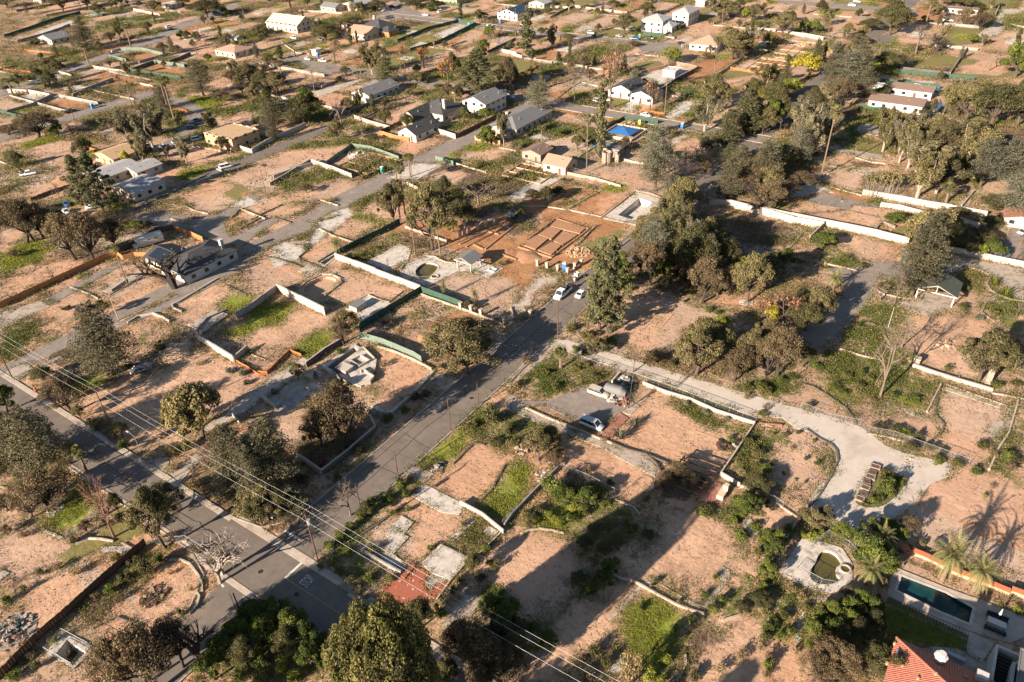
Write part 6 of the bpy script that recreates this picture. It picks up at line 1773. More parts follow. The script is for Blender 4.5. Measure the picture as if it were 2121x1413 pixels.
HS('brown twin-roof house, smaller rear roof', 4, 1200, 750, 17, 9, h=3.2, roof='gable', rise=1.3, ax='x', wm='white', rm='roof_brown')
HS('low white cabin behind the brown twin-roof house', 4, 920, 710, 6, 3, h=2.4, roof='flat', wm='white', rm='white', win=False)
HS('white two-storey house under construction, left front', 3, 1180, 240, 13, 13, h=6.4, roof='hip', rise=2.6, wm='white', rm='roof_pale')
HS('white single-storey wing beside the cul-de-sac', 3, 1265, 250, 10, 10, h=3.6, roof='hip', rise=2.2, wm='white', rm='roof_pale')
HS('white tall house under construction, right rear', 3, 1410, 180, 10, 16, h=6.6, roof='hip', rise=2.4, wm='white', rm='roof_pale')
HS('white modern house with solar panels on its sloping roof', 3, 60, 140, 15, 16, h=4.2, roof='gable', rise=2.2, ax='y', wm='white', rm='solar')
HS('small pale gabled house behind the solar roof', 3, 265, 55, 12, 10, h=3.0, roof='gable', rise=1.8, ax='y', wm='cream', rm='roof_pale')
HS('terracotta-roofed bungalow right of the cul-de-sac', 3, 1590, 380, 15, 14, h=3.0, roof='hip', rise=3.4, wm='white', rm='roof_pink')
HS('small white shed in the far bare lots', 3, 1540, 45, 6, 6, h=3.2, roof='flat', wm='cream', rm='white', win=False)
HS('top left bungalow with tan roof by the lane', 1, 1860, 430, 17, 13, h=3.0, roof='hip', rise=2.2, wm='cream', rm='roof_pink')
HS('cream bungalow half hidden by the far cedar', 1, 440, 330, 16, 12, h=3.0, roof='gable', rise=2.2, ax='y', wm='cream', rm='roof_grey')
HS('yellow plywood house frame with steep roof at the top', 2, 320, 230, 28, 15, h=4.2, roof='gable', rise=4.2, ax='x', wm='cream', rm='stucco_tan')
HS('dark pointed-roof house behind the pink-roofed house', 2, 1010, 260, 16, 14, h=4.0, roof='hip', rise=4.0, wm='stucco_tan', rm='roof_dark', chimney=(-4, 2, 1.2, 9))
HS('pink-tan roofed house with brick chimney near the top', 2, 880, 290, 20, 14, h=3.4, roof='gable', rise=3.0, ax='x', wm='cream', rm='roof_pink', chimney=(-9, -5, 1.6, 8))
HS('small dark hipped pavilion right of the pink-tan house', 2, 1090, 280, 9, 9, h=3.0, roof='hip', rise=2.4, wm='wood_orange', rm='roof_dark')
HS('pale roofed house by the top road, left of the bus', 2, 850, 70, 20, 14, h=3.4, roof='gable', rise=2.4, ax='y', wm='cream', rm='roof_pale')
HS('grey shed-like house left of the top pale house', 2, 650, 85, 14, 9, h=3.2, roof='gable', rise=2.0, ax='x', wm='cream', rm='roof_grey')
HS('plywood house frame cut by the top edge', 2, 1580, 20, 22, 14, h=4.0, roof='flat', wm='wood_new', rm='wood_new')
HS('white pickup-side hut by the top lane', 2, 520, 435, 3.5, 3.5, h=3.0, roof='flat', wm='white', rm='white', win=False)
HS('small brown gabled barn left of the stone ruin', 3, 420, 1340, 9, 8, h=3.0, roof='gable', rise=2.0, ax='x', wm='stucco_tan', rm='roof_pink')
HS('ruined brown stone cottage with collapsed roof', 3, 240, 1250, 8, 8, h=3.2, roof='gable', rise=1.2, ax='y', wm='stone', rm='roof_brown')
HS('pale broken house shell at the top left', 1, 1360, 60, 12, 8, h=3.0, roof='flat', wm='cream', rm='concrete_pale')
HS('pale shell building at the far top left edge', 1, 350, 15, 12, 10, h=4.0, roof='flat', wm='cream', rm='roof_pale')
HS('grey solar frame on the far top lot', 1, 1850, 310, 12, 5, h=1.6, roof='gable', rise=1.0, ax='x', wm='stucco_grey', rm='roof_grey', win=False)
HS('white garden pavilion behind bare twigs at top right', 4, 1590, 110, 18, 4, h=3.0, roof='flat', wm='white', rm='roof_brown')
HS('brick-red shed roof at the far right wall', 8, 2060, 440, 8, 6, h=2.6, roof='gable', rise=1.2, ax='y', wm='cream', rm='brick')
# the hut by the pear-shaped pool: posts and one steep roof
def shelter(label, b, lx, ly, h, rise, rm, postm, ax='y', name='pool_hut', cat='pavilion', rz=0, truss=True):
    o = empty(name, (b[0], b[1], .1), rz)
    for sx in (-1, 1):
        for sy in (-1, 1): m_ = MB(); m_.box((sx*(lx/2-.3), sy*(ly/2-.3), 0), (.28, .28, h)); m_.build('post', M[postm], o)
    rr = MB(); X, Y = lx/2+.4, ly/2+.4
    for s in (-1, 1):
        a = [(s*X, -Y, h), (s*X, Y, h), (0, Y, h+rise), (0, -Y, h+rise)] if ax == 'y' else [(-X, s*Y, h), (X, s*Y, h), (X, 0, h+rise), (-X, 0, h+rise)]
        n = len(rr.v); rr.v += a+[(p[0], p[1], p[2]+.14) for p in a]
        for f in ((3, 2, 1, 0), (4, 5, 6, 7), (0, 1, 5, 4), (1, 2, 6, 5), (2, 3, 7, 6), (3, 0, 4, 7)): rr.f.append(tuple(n+i for i in f)); rr.m.append(0)
    rr.build('roof', M[rm], o)
    if truss:
        t = MB()
        for y in (-Y+.1, Y-.1):
            if ax == 'y':
                t.box((0, y, h-.15), (2*X, .15, .2)); t.tube((-X, y, h), (0, y, h+rise-.1), .11, .11, 4); t.tube((X, y, h), (0, y, h+rise-.1), .11, .11, 4); t.tube((0, y, h), (0, y, h+rise-.1), .09, .09, 4)
        t.build('truss', M[postm], o)
    tag(o, label, cat); return o
shelter('small dark-roofed hut beside the pear-shaped pool', G(6, 1725, 775), 5.2, 5.0, 2.7, 1.2, 'roof_grey', 'cream')
shelter('timber carport with grey-green roof and pale front truss', G(8, 1400, 1010), 8.6, 7.5, 3.0, 2.0, 'roof_green', 'white', name='carport', cat='carport')
shelter('pergola with a brown matted roof at the right edge', G(12, 2040, 290), 9, 5, 2.8, .3, 'roof_brown', 'wall_white', name='pergola', cat='pergola', truss=False)
# the stone round tower ruin beside the blue tarp lot
b = G(3, 790, 1290); mb = MB(); I = disc(b[0], b[1], 1.6, 14); mb.ribbon(I, .5, 0, 4.2, closed=True); tag(mb.build('stone_tower', M['stone']), 'round stone ruin tower under the narrow conifer', 'ruin')
b = G(3, 870, 1285); mb = MB(); mb.box((b[0], b[1], 0), (1.6, 1.2, 3.0)); mb.box((b[0]-.2, b[1], 3.0), (.9, .9, .9)); tag(mb.build('stone_chimney', M['stone']), 'broken stone chimney right of the round ruin tower', 'ruin')
HS('small flat-roofed grey lean-to behind the round ruin tower', 3, 830, 1215, 8, 5, h=2.8, roof='flat', wm='stone', rm='roof_grey', win=False)
# house frame of lumber on slabs, trenches
def framing(label, r, P, rows, m='lumber', name='timber_frame', h=.5, cross=3):
    L = pts(r, P); (ax_, ay), (bx, by) = (min(p[0] for p in L), min(p[1] for p in L)), (max(p[0] for p in L), max(p[1] for p in L)); o = empty(name, (ax_, ay, 0)); w, d = bx-ax_, by-ay
    mb = MB(); mb.ribbon([(0, 0), (w, 0), (w, d), (0, d)], .22, 0, h, closed=True); mb.build('outer_form', M[m], o)
    for i in range(1, rows): t = MB(); t.ribbon([(w*i/rows, .2), (w*i/rows, d-.2)], .18, 0, h*.9); t.build('beam', M[m], o)
    for i in range(1, cross): t = MB(); t.ribbon([(.2, d*i/cross), (w-.2, d*i/cross)], .18, 0, h*.8); t.build('beam', M[m], o)
    tag(o, label, 'foundation')
framing('timber foundation forms inside the mesh-fenced lot', 2, '760,1340 930,1210 1150,1270 960,1390', 4)
framing('timber foundation forms above the bare soil lot', 7, '0,60 120,-40 360,60 200,110', 4)
framing('long timber floor forms in the far lumber yard', 4, '-60,520 60,470 300,520 180,590', 6, h=.35, cross=3)
framing('second timber floor form in the far lumber yard', 4, '60,400 200,320 480,420 400,500', 5, h=.35, cross=2)
# dug foundation: raised pads of orange soil between trenches
PAD = [('390,412 618,478 575,520 345,462', 'upper right'), ('335,468 428,492 350,565 248,528', 'upper left'), ('445,500 560,530 440,610 370,580', 'middle right'), ('235,535 325,562 225,645 112,605', 'lower left'), ('350,590 430,610 350,690 245,650', 'lower middle')]
o = empty('dug_foundation', (*G(7, 370, 560)[:2], 0)); o0 = G(7, 370, 560)
for P, nm in PAD:
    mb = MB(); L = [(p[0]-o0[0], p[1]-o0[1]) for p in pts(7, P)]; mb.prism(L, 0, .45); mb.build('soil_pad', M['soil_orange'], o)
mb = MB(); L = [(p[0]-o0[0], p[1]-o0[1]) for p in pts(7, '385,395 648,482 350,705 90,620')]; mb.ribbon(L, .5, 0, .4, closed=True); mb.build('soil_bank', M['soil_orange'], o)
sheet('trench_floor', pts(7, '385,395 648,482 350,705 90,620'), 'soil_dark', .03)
tag(o, 'dug foundation of orange soil pads and trenches', 'foundation')
o = empty('foundation_trench', (*G(6, 1850, 560)[:2], 0)); o0 = G(6, 1850, 560)
for P in ('1650,600 1900,480', '1700,620 1980,480', '1880,500 1960,520', '1760,600 1840,640', '1850,640 2100,440', '1930,660 2100,720'):
    mb = MB(); mb.ribbon([(p[0]-o0[0], p[1]-o0[1]) for p in pts(6, P)], .5, 0, .35); mb.build('soil_bank', M['soil_orange'], o)
tag(o, 'rows of orange soil banks left of the dug foundation', 'foundation')
# stone and stucco pillars along fence lines
def pillars(r, xs, m, h, labels, cat='pillar', w=.7, name='gate_pillar', group=None):
    for (x, y), lab in zip(xs, labels):
        b = G(r, x, y); o = empty(name, (b[0], b[1], 0)); mb = MB(); mb.box((0, 0, 0), (w, w, h)); mb.build('shaft', M[m], o); c = MB(); c.box((0, 0, h+.002), (w+.2, w+.2, .18)); c.build('cap', M['wall_tan'], o)
        if lab: tag(o, lab, cat, group)
        else: auto(o, 'square stone pillar', cat, (b[0], b[1], h/2), group or 'stone pillars', h)
pillars(6, [(1660, 1110), (1742, 1135), (1820, 1165), (1915, 1200), (2005, 1225)], 'wall_tan', 1.9, [None]*5)
pillars(7, [(243, 765), (318, 785), (402, 805), (480, 830), (538, 790), (590, 760), (535, 890), (185, 1170)], 'wall_tan', 1.7, [None]*8)
pillars(6, [(1792, 485), (1857, 455), (1923, 435), (1725, 505), (1690, 530), (1655, 545), (1690, 465)], 'wall_tan', 2.0, [None]*7)
pillars(12, [(1245, 205)], 'stone', 1.5, ['rubble pillar at the end of the double garden wall'], w=1.3)
pillars(12, [(1810, 360)], 'stone', 4.2, ['tall rubble column beside the pergola'], w=1.1)
# ---- big red tiled house at the lower right, with chimneys, skylight and a stair tower
def Gz(r, x, y, z): return G(r, x, y, z)
E0 = Gz(16, 1090, 1060, 6.2); xe, ye = E0[0], E0[1]
o = empty('tiled_house', (xe, ye, 0)); Wx, Wy = 21.0, 17.0; RH = 4.6
mb = MB(); mb.box((Wx/2, -Wy/2, 0), (Wx-1.2, Wy-1.2, 6.1)); mb.build('wall', M['white'], o)
# roof: hip planes modelled as rows of barrel tiles
rfo = empty('roof', (0, 0, 0)); rfo.parent = o
R0, R1 = (Wy/2, -Wy/2, 6.2+RH), (Wx-Wy/2, -Wy/2, 6.2+RH)
def hipface(eaveA, eaveB, r0, r1, n, name):
    """hip plane: strips run up the slope and are cut by the hips"""
    A, B = np.array(eaveA, float), np.array(eaveB, float); r0, r1 = np.array(r0, float), np.array(r1, float); mb = MB(); e = B-A; Lh = np.linalg.norm(e); e /= Lh
    s0 = (r0-A) @ e; s1 = (r1-A) @ e; up = (r0-A)-e*s0; nrm = np.cross(e, up); nrm /= np.linalg.norm(nrm); nrm *= 1 if nrm[2] > 0 else -1
    def top(s): return s/s0 if s < s0 and s0 > 0 else ((Lh-s)/(Lh-s1) if s > s1 and Lh > s1 else 1.0)
    m = int(Lh/.3); 
    for i in range(m):
        for q in range(3):
            a, b_ = (i+q/3)/m*Lh, (i+(q+1)/3)/m*Lh; ha, hb = math.sin(math.pi*q/3)*.1, math.sin(math.pi*(q+1)/3)*.1; ta, tb = max(0, min(1, top(a))), max(0, min(1, top(b_)))
            mb.face([A+e*a+nrm*ha, A+e*b_+nrm*hb, A+e*b_+up*tb+nrm*hb, A+e*a+up*ta+nrm*ha])
    return mb.build(name, M['tile'], rfo)
c00, c10, c11, c01 = (0, 0, 6.2), (Wx, 0, 6.2), (Wx, -Wy, 6.2), (0, -Wy, 6.2)
hipface(c01, c00, R0, R0, 0, 'tile_slope'); hipface(c00, c10, R0, R1, 0, 'tile_slope'); hipface(c10, c11, R1, R1, 0, 'tile_slope'); hipface(c11, c01, R1, R0, 0, 'tile_slope')
mb = MB()
for a, b_ in ((c00, R0), (c01, R0), (c10, R1), (c11, R1), (R0, R1)): mb.tube(np.array(a)+[0, 0, .08], np.array(b_)+[0, 0, .1], .16, .16, 6)
mb.build('ridge_tiles', M['tile'], rfo)
mb = MB(); mb.prism([(0, 0), (Wx, 0), (Wx, -Wy), (0, -Wy)], 6.0, 6.18, bottom=True); mb.build('eaves', M['white'], rfo)
def onroof(x, y): # height of the roof over local x,y
    return 6.2+RH*min(1, min(x, Wx-x, -y, Wy+y)/(Wy/2))
def rp(px, py):
    """local place on the roof for a survey mark"""
    z = 8.5
    for _ in range(12): q = Gz(16, px, py, z); z = .5*z+.5*onroof(max(0, min(Wx, q[0]-xe)), min(0, max(-Wy, q[1]-ye)))
    return q[0]-xe, q[1]-ye, z
x, y, z = rp(1425, 1250); mb = MB(); mb.tube((x, y, z-1), (x, y, z+1.1), .62, .62, 8); mb.tube((x, y, z+1.1), (x, y, z+1.3), .85, .85, 8); mb.tube((x, y, z+1.3), (x, y, z+1.9), .6, .5, 8); mb.build('chimney', M['white'], rfo)
x, y, z = rp(1750, 1400); mb = MB(); mb.box((x, y, z-1), (1.1, .9, 2.2)); mb.box((x, y, z+1.2), (1.35, 1.15, .2)); mb.build('chimney', M['white'], rfo)
x, y, z = rp(1120, 1195); mb = MB(); mb.box((x, y, z-.3), (.9, 1.3, .5)); f = mb.build('skylight', M['metal'], rfo); g = MB(); g.box((x, y, z+.205), (.7, 1.1, .03)); g.build('pane', M['glass'], f)
for k, (px, py) in enumerate(((1135, 1290), (1075, 1115), (1260, 1390), (1400, 1355), (1635, 1375), (1015, 1270))):
    x, y, z = rp(px, py); mb = MB(); mb.tube((x, y, z-.1), (x, y, z+.35), .16, .2, 7); mb.build('roof_vent', M['wood_new'], rfo)
tag(o, 'big house with red barrel-tiled hipped roof at the lower right', 'house')
# stair tower
b = G(16, 1960, 1290); tx, ty = xe+Wx+2.6, ye-1.0
b = Gz(16, 1880, 1110, 4.0); o = empty('stair_tower', (b[0], b[1], 0))
mb = MB()
for (x0, y0, x1, y1, zz) in ((0, 0, 5.2, -.35, 4.0), (0, -.35, .35, -9, 4.0), (2.1, -2.2, 2.45, -9, 4.6), (4.85, -.35, 5.2, -5, 5.0), (2.45, -2.2, 5.2, -2.5, 5.0)):
    mb.box(((x0+x1)/2, (y0+y1)/2, 0), (abs(x1-x0), abs(y1-y0), zz))
mb.build('white_wall', M['white'], o)
for k in range(14): s = MB(); s.box((1.22, -1.2-k*.42, 0), (1.7, .4, 3.6-k*.22)); s.build('step', M['iron'], o)
tag(o, 'white outdoor staircase with dark steps at the lower right corner', 'staircase')
b = Gz(16, 2085, 1320, 6.5); house('blue-grey flat-roofed white house at the lower right corner', b[0]+4.5, b[1]-3, 9.0, 12, h=6.3, roof='flat', wm='white', rm='roof_grey')
# lawn, pavers, furniture
paint('G', pts(16, '1080,720 1650,1040 1640,1170 1250,1130 1090,1060 960,1000 940,800'))
sheet('terrace', pts(16, '1290,1150 1400,1135 1560,1150 1700,1210 1840,1280 1800,1400 1500,1250'), 'concrete', .12)
o = empty('paver_grid', (0, 0, 0)); mb = MB(); mb.prism(pts(16, '1030,735 1660,1015 1860,1110 1760,1270 1640,1180 1655,1050 1060,760'), -.02, .22); mb.build('paving', M['concrete'], o)
A0, B0 = G(16, 1040, 735), G(16, 1660, 1030); mb = MB(); n = 26
for i in range(n+1):
    p = A0+(B0-A0)*i/n; mb.box((p[0], p[1]-.7, .2), (.07, 1.5, .024))
mb.box(((A0[0]+B0[0])/2, (A0[1]+B0[1])/2-.1, .2), (B0[0]-A0[0], .1, .026)); mb.build('dark_joints', M['iron'], o)
tag(o, 'strip of pale pavers with dark joints beside the lawn', 'paving')
b = G(16, 1870, 970); o = empty('outdoor_table', (b[0], b[1], .2)); mb = MB(); mb.box((0, 0, .72), (2.4, 1.1, .06)); mb.build('table_top', M['white'], o)
for sx in (-1, 1):
    for sy in (-1, 1): m_ = MB(); m_.box((sx*1.05, sy*.42, 0), (.09, .09, .72)); m_.build('leg', M['iron'], o)
tag(o, 'white outdoor table between two dark benches on the deck', 'table')
for dy, lab in ((1.25, 'dark cushioned bench on the pool side of the outdoor table'), (-1.25, 'dark cushioned bench on the house side of the outdoor table')):
    q = empty('outdoor_bench', (b[0], b[1]+dy, .2)); mb = MB(); mb.box((0, 0, .3), (2.8, .75, .16)); mb.build('seat', M['car_black'], q); mb = MB(); mb.box((0, .32*(1 if dy > 0 else -1), .46), (2.8, .14, .4)); mb.build('backrest', M['car_black'], q)
    for sx in (-1, 1): m_ = MB(); m_.box((sx*1.25, 0, 0), (.1, .6, .3)); m_.build('leg', M['iron'], q)
    tag(q, lab, 'bench')
b = G(16, 1885, 925); o = empty('closed_parasol', (b[0], b[1], .2)); mb = MB(); mb.tube((0, 0, 0), (0, 0, 2.6), .03, .03, 6); mb.build('pole', M['metal'], o); mb = MB(); mb.tube((0, 0, 1.3), (0, 0, 2.5), .2, .05, 8); mb.build('canopy', M['white'], o); tag(o, 'closed white parasol standing by the outdoor table', 'parasol')
b = G(16, 1555, 1225); o = empty('garden_sofa', (b[0], b[1], .12)); mb = MB(); mb.box((0, 0, .12), (2.3, .8, .3)); mb.build('seat', M['stucco_grey'], o); mb = MB(); mb.box((0, -.38, .42), (2.3, .15, .35)); mb.build('backrest', M['white'], o); tag(o, 'pale sofa on the rounded terrace beside the tiled house', 'sofa')
# brown rafters, brick hearth, planter rows
b = G(11, 1450, 1120); o = empty('rafter_frame', (b[0], b[1], 0))
for k in range(6): mb = MB(); mb.box((-.4+k*.15, -4.2+k*1.7, 1.4), (7.0, .13, .2), .05); mb.build('rafter', M['wood_dark'], o)
for sx in (-3, 3):
    for sy in (-4, 4): mb = MB(); mb.box((sx, sy, 0), (.2, .2, 1.4)); mb.build('post', M['wood_dark'], o)
for sx in (-3, 3): mb = MB(); mb.box((sx, 0, 1.19), (.2, 9.2, .2)); mb.build('beam', M['wood_dark'], o)
tag(o, 'burnt brown pergola rafters beside the pinkish brick terrace', 'pergola')
b = G(11, 1705, 1240); o = empty('outdoor_hearth', (b[0], b[1], .14)); mb = MB(); mb.box((0, 0, 0), (1.2, 3.2, .9)); mb.box((.3, .6, .9), (.8, .9, 1.1)); mb.build('brickwork', M['stucco_tan'], o); mb = MB(); mb.box((-.61, -.3, .2), (.04, .9, .5)); mb.build('opening', M['iron'], o); tag(o, 'ruined brick hearth standing on the pinkish terrace', 'hearth')
sheet('planting_bed', smooth(pts(12, '905,1005 1050,1055 1145,1105 1150,1180 1085,1255 1000,1330 880,1352 738,1310 825,1160')), 'bed', .16, 'wedge-shaped planting bed in the middle of the curved drive', cat='planting bed')
for i, (x, y) in enumerate(((925, 1030), (905, 1075), (885, 1110), (865, 1150), (845, 1195), (820, 1240), (795, 1280))):
    b = G(12, x, y); o = empty('brick_planter', (b[0]+NR.normal()*.15, b[1], .17), .04+NR.normal()*.12); L = 1.5-.04*i-.4*(i % 2); mb = MB(); mb.ribbon([(-L/2, -.55), (L/2, -.55), (L/2, .55), (-L/2, .55)], .22, 0, .35, closed=True); mb.build('brick_edge', M['stone_dark' if i % 2 else 'stone'], o)
    s = MB(); s.prism([(-L/2+.12, -.44), (L/2-.12, -.44), (L/2-.12, .44), (-L/2+.12, .44)], 0, .3); s.build('soil', M['soil_dark'], o)
    tag(o, ['topmost brick planter of the row in the drive island', 'second brick planter from the top in the drive island', 'third brick planter from the top in the drive island', 'middle brick planter of the row in the drive island', 'third brick planter from the bottom in the drive island', 'second brick planter from the bottom in the drive island', 'lowest brick planter of the row in the drive island'][i], 'planter', 'brick planters in the drive island')
# white box and bin on the gridded slab; block with letters on the square slab
b = G(6, 850, 1105); o = empty('white_shed', (b[0], b[1], .14)); mb = MB(); mb.box((0, 0, 0), (2.6, 3.6, 1.4)); mb.build('walls', M['wall_white'], o); mb = MB(); mb.box((0, 0, 1.402), (2.9, 3.9, .14)); mb.build('lid', M['roof_grey'], o); tag(o, 'low white shed with grey lid on the gridded yard slab', 'shed')
b = G(6, 1910, 805); mb = MB(); mb.ribbon([(b[0]-1, b[1]-.8), (b[0]+1, b[1]-.8), (b[0]+1, b[1]+.8), (b[0]-1, b[1]+.8)], .25, .1, .5, closed=True); tag(mb.build('hatch_frame', M['plaster']), 'white hatch frame on the square slab by the pool hut', 'hatch')
# blue tarp tent, blue pool cover, lumber stacks, debris
b = G(3, 925, 1060); o = empty('tarp_roof', (b[0], b[1], 0)); mb = MB(); c = [(-4.8, -4.6, 1.3), (4.8, -4.6, 1.3), (4.8, 4.6, 1.3), (-4.8, 4.6, 1.3)]
for i in range(4): mb.face([c[i], c[(i+1) % 4], (0, 0, 2.7)])
mb.build('tarp', M['tarp_blue'], o)
mb = MB(); mb.ribbon([(-6.5, -7), (6.5, -7), (6.5, 7), (-6.5, 7)], .35, 0, 1.0, closed=True); mb.ribbon([(-6.2, -6), (6.2, -6)], .3, 0, .9); mb.build('low_walls', M['wall_white'], o); tag(o, 'blue peaked tarp over low white walls', 'tarp')
mb = MB(); P = pts(4, '1390,860 1440,800 1450,850 1410,900 1360,935 1340,920'); mb.prism(P, 0, .35); tag(mb.build('pool_cover', M['tarp_blue']), 'bright blue pool cover beside the brown twin-roof house', 'pool cover')
mb = MB(); P = pts(3, '660,1150 700,1135 720,1150 690,1165'); mb.prism(P, 0, .6); tag(mb.build('blue_tarp', M['tarp_blue']), 'small blue tarp beside the narrow conifer', 'tarp')
def heap(label, r, x, y, w, h, mats_, n, name='debris_pile', cat='debris', group=None, sz=.6):
    b = G(r, x, y); mb = MB(); mb.prism(disc(b[0], b[1], w*.5, 12), -.02, .035, m=len(mats_)-1)
    for i in range(n):
        a = NR.random()*6.28; q = w/2*math.sqrt(NR.random()); z = h*max(0, 1-q/(w/2))*NR.random(); mb.box((b[0]+math.cos(a)*q, b[1]+math.sin(a)*q, 0), (sz*(.3+NR.random()), sz*(.3+NR.random()*1.6), z+sz*.4*(.4+NR.random())), NR.random()*3, m=int(NR.integers(len(mats_))))
    tag(mb.build(name, [M[m] for m in mats_]), label, cat, group)
heap('scattered white, green and rusty debris at the bottom left edge', 13, 100, 1020, 7, .8, ['wall_white', 'wall_tan', 'rust', 'metal', 'screen', 'stone'], 130, sz=.4)
heap('heap of white sacks beside the timber foundation forms', 2, 850, 1225, 9, 1.2, ['white', 'concrete_pale'], 60)
heap('lumber pile behind the blue tarp roof', 3, 960, 995, 9, 1.5, ['lumber', 'wood_new', 'wood_dark'], 50, 'lumber_pile', 'lumber', sz=1.1)
heap('lumber pile in the far orange soil yard', 4, 200, 470, 7, 1.2, ['lumber', 'wood_new', 'soil_tan'], 60, 'lumber_pile', 'lumber', sz=1.0)
heap('far lumber pile below the pale lumber yard wall', 4, 350, 360, 7, 1.2, ['lumber', 'wood_new', 'soil_tan'], 50, 'lumber_pile', 'lumber', sz=1.0)
heap('white and dark scrap behind the covered trailer', 11, 940, 350, 4.5, .9, ['white', 'iron', 'rust', 'metal'], 60)
heap('red-brown scrap heap right of the covered trailer', 11, 910, 505, 3.5, .8, ['rust', 'brick', 'iron', 'wall_tan'], 60)
heap('white bundle in front of the covered trailer', 11, 835, 480, 2.6, .9, ['white', 'concrete_pale', 'metal'], 30)
heap('burnt black wood scrap in the succulent dirt lot', 11, 1725, 850, 3.5, .4, ['iron', 'wood_dark'], 24)
heap('white and black junk near the weedy wall corner', 11, 1820, 830, 3, .5, ['white', 'iron'], 22)
heap('pile of broken timber by the construction pillars', 7, 560, 655, 7, .8, ['lumber', 'wood_new', 'soil_orange', 'soil_tan'], 130, sz=.5)
heap('rusty pipes scrap in the roadside dirt square', 10, 1470, 1030, 2.2, .5, ['rust', 'wall_grey'], 18)
heap('red brick rubble under the roadside bushes', 11, 120, 870, 3.6, .6, ['brick', 'wall_tan'], 40)
heap('brick rubble strip beside the grey slanting wall', 11, 310, 1100, 4, .4, ['brick', 'stone', 'wall_white'], 60, sz=.4)
heap('small dug pile of tan soil in the drive lot', 12, 1480, 60, 4, .5, ['soil_tan'], 20)
heap('white stones by the bare-trunk garden tree', 7, 1895, 1060, 3.2, .3, ['white', 'stone'], 60, sz=.35)
heap('white rubble on the dark lawn at lower left', 9, 430, 1360, 3, .4, ['white', 'stone'], 30, sz=.4)
heap('pale boulder rubble below the wire fence of the curved drive', 12, 1210, 975, 4, .3, ['stone', 'wall_tan'], 70, sz=.25)
heap('heap of dark burnt stumps in the dug dirt lot', 13, 1210, 730, 4.2, .35, ['soil_dark', 'iron', 'wood_dark', 'soil_tan'], 90, sz=.5)
for lab, r, x, y, w, h, m_ in (('tan dirt mound behind the dark old car', 9, 1390, 110, 9, 1.5, 'soil_tan'), ('orange soil heap in the yard behind the dark pine', 5, 510, 90, 10, 1.3, 'soil_orange'), ('orange soil mound beside the dug foundation', 7, 170, 690, 8, .8, 'soil_orange'), ('yellow-tan digger-turned earth in the screened lot', 6, 1370, 1330, 4, .6, 'soil_orange')):
    b = G(r, x, y); mb = MB(); n = 14; R_ = 6
    for j in range(R_+1):
        t = j/R_; mb.v += [(b[0]+math.cos(6.283*i/n)*w/2*(1-t)*(1+.2*math.sin(i*2.1+1)), b[1]+math.sin(6.283*i/n)*w/2*(1-t)*(1+.2*math.cos(i*1.7)), -.02+h*(1-(1-t)**1.8)*(1+.1*math.sin(i*3+j))) for i in range(n)]
    for j in range(R_):
        for i in range(n): k = (i+1) % n; mb.f.append((j*n+i, j*n+k, (j+1)*n+k, (j+1)*n+i)); mb.m.append(0)
    tag(mb.build('dirt_mound', M[m_], smooth=True), lab, 'dirt mound')
# ================================================================ vehicles
cars(11, 'van silver 670 700 0 silver estate van standing alone by the terracotta steps;suv beige 725 450 0 beige old estate car beside the covered trailer')
b = G(11, 860, 445); o = empty('covered_trailer', (b[0], b[1], .08), math.radians(8)); mb = loftx([(-3.4, 1.2, 1.0, .5, 2.2), (-2.6, 1.35, 1.1, .35, 2.7), (1.8, 1.35, 1.1, .35, 2.6), (3.2, 1.1, .7, .5, 1.7)]); mb.build('tarpaulin', M['roof_grey'], o, smooth=True); o.scale = (.72, .8, .8)
w = MB(); w.tube((0, -.1, 0), (0, .1, 0), .35, .35, 10); w.tube((0, .1, 0), (0, -.1, 0), .35, .35, 10); wm = w.mesh('wheel', M['tyre'])
for sx in (-.5, .5):
    for sy in (-1.1, 1.1): c = bpy.data.objects.new('wheel', wm); COL.objects.link(c); c.parent = o; c.location = (sx, sy, .35)
tag(o, 'large trailer under a pale grey cover in the asphalt yard', 'trailer')
# motorhome
b = G(5, 1180, 600); o = empty('motorhome', (b[0], b[1], .08), math.radians(253)); mb = loftx([(-4.3, 1.2, 1.15, .5, 3.0), (-4.1, 1.25, 1.2, .45, 3.15), (2.2, 1.25, 1.2, .45, 3.15), (3.1, 1.2, 1.05, 1.9, 3.05), (3.5, 1.0, .9, 2.1, 2.7)]); mb.build('body', M['white'], o)
mb = loftx([(2.1, 1.1, 1.0, .45, 2.0), (3.1, 1.1, 1.0, .45, 1.9), (3.6, 1.05, .95, .45, 1.3), (4.4, .95, .85, .5, 1.1)]); mb.build('cab', M['white'], o)
mb = MB(); mb.box((3.35, 0, 1.35), (.5, 1.7, .5)); mb.build('windscreen', M['glass'], o)
for sx in (-2.2, -.2): 
    for sy in (-1, 1): m_ = MB(); m_.box((sx, sy*1.245, 1.7), (1.1, .03, .55)); m_.build('window', M['glass'], o)
mb = MB(); mb.box((-1, 0, 1.15), (6.3, 2.52, .12)); mb.build('stripe', M['car_grey'], o)
mb = MB(); mb.box((-1, 0, 3.15), (.9, .9, .25)); mb.build('roof_vent', M['white'], o)
for sx in (3.1, -2.4):
    for sy in (-1.05, 1.05): c = bpy.data.objects.new('wheel', wm); COL.objects.link(c); c.parent = o; c.location = (sx, sy, .38)
tag(o, 'white motorhome with grey stripes inside the board fence', 'motorhome')
cars(7, 'truck white 440 1000 270 white utility truck with a folded boom on the main road;sedan white 590 1000 90 white car half hidden by the tall pine on the main road')
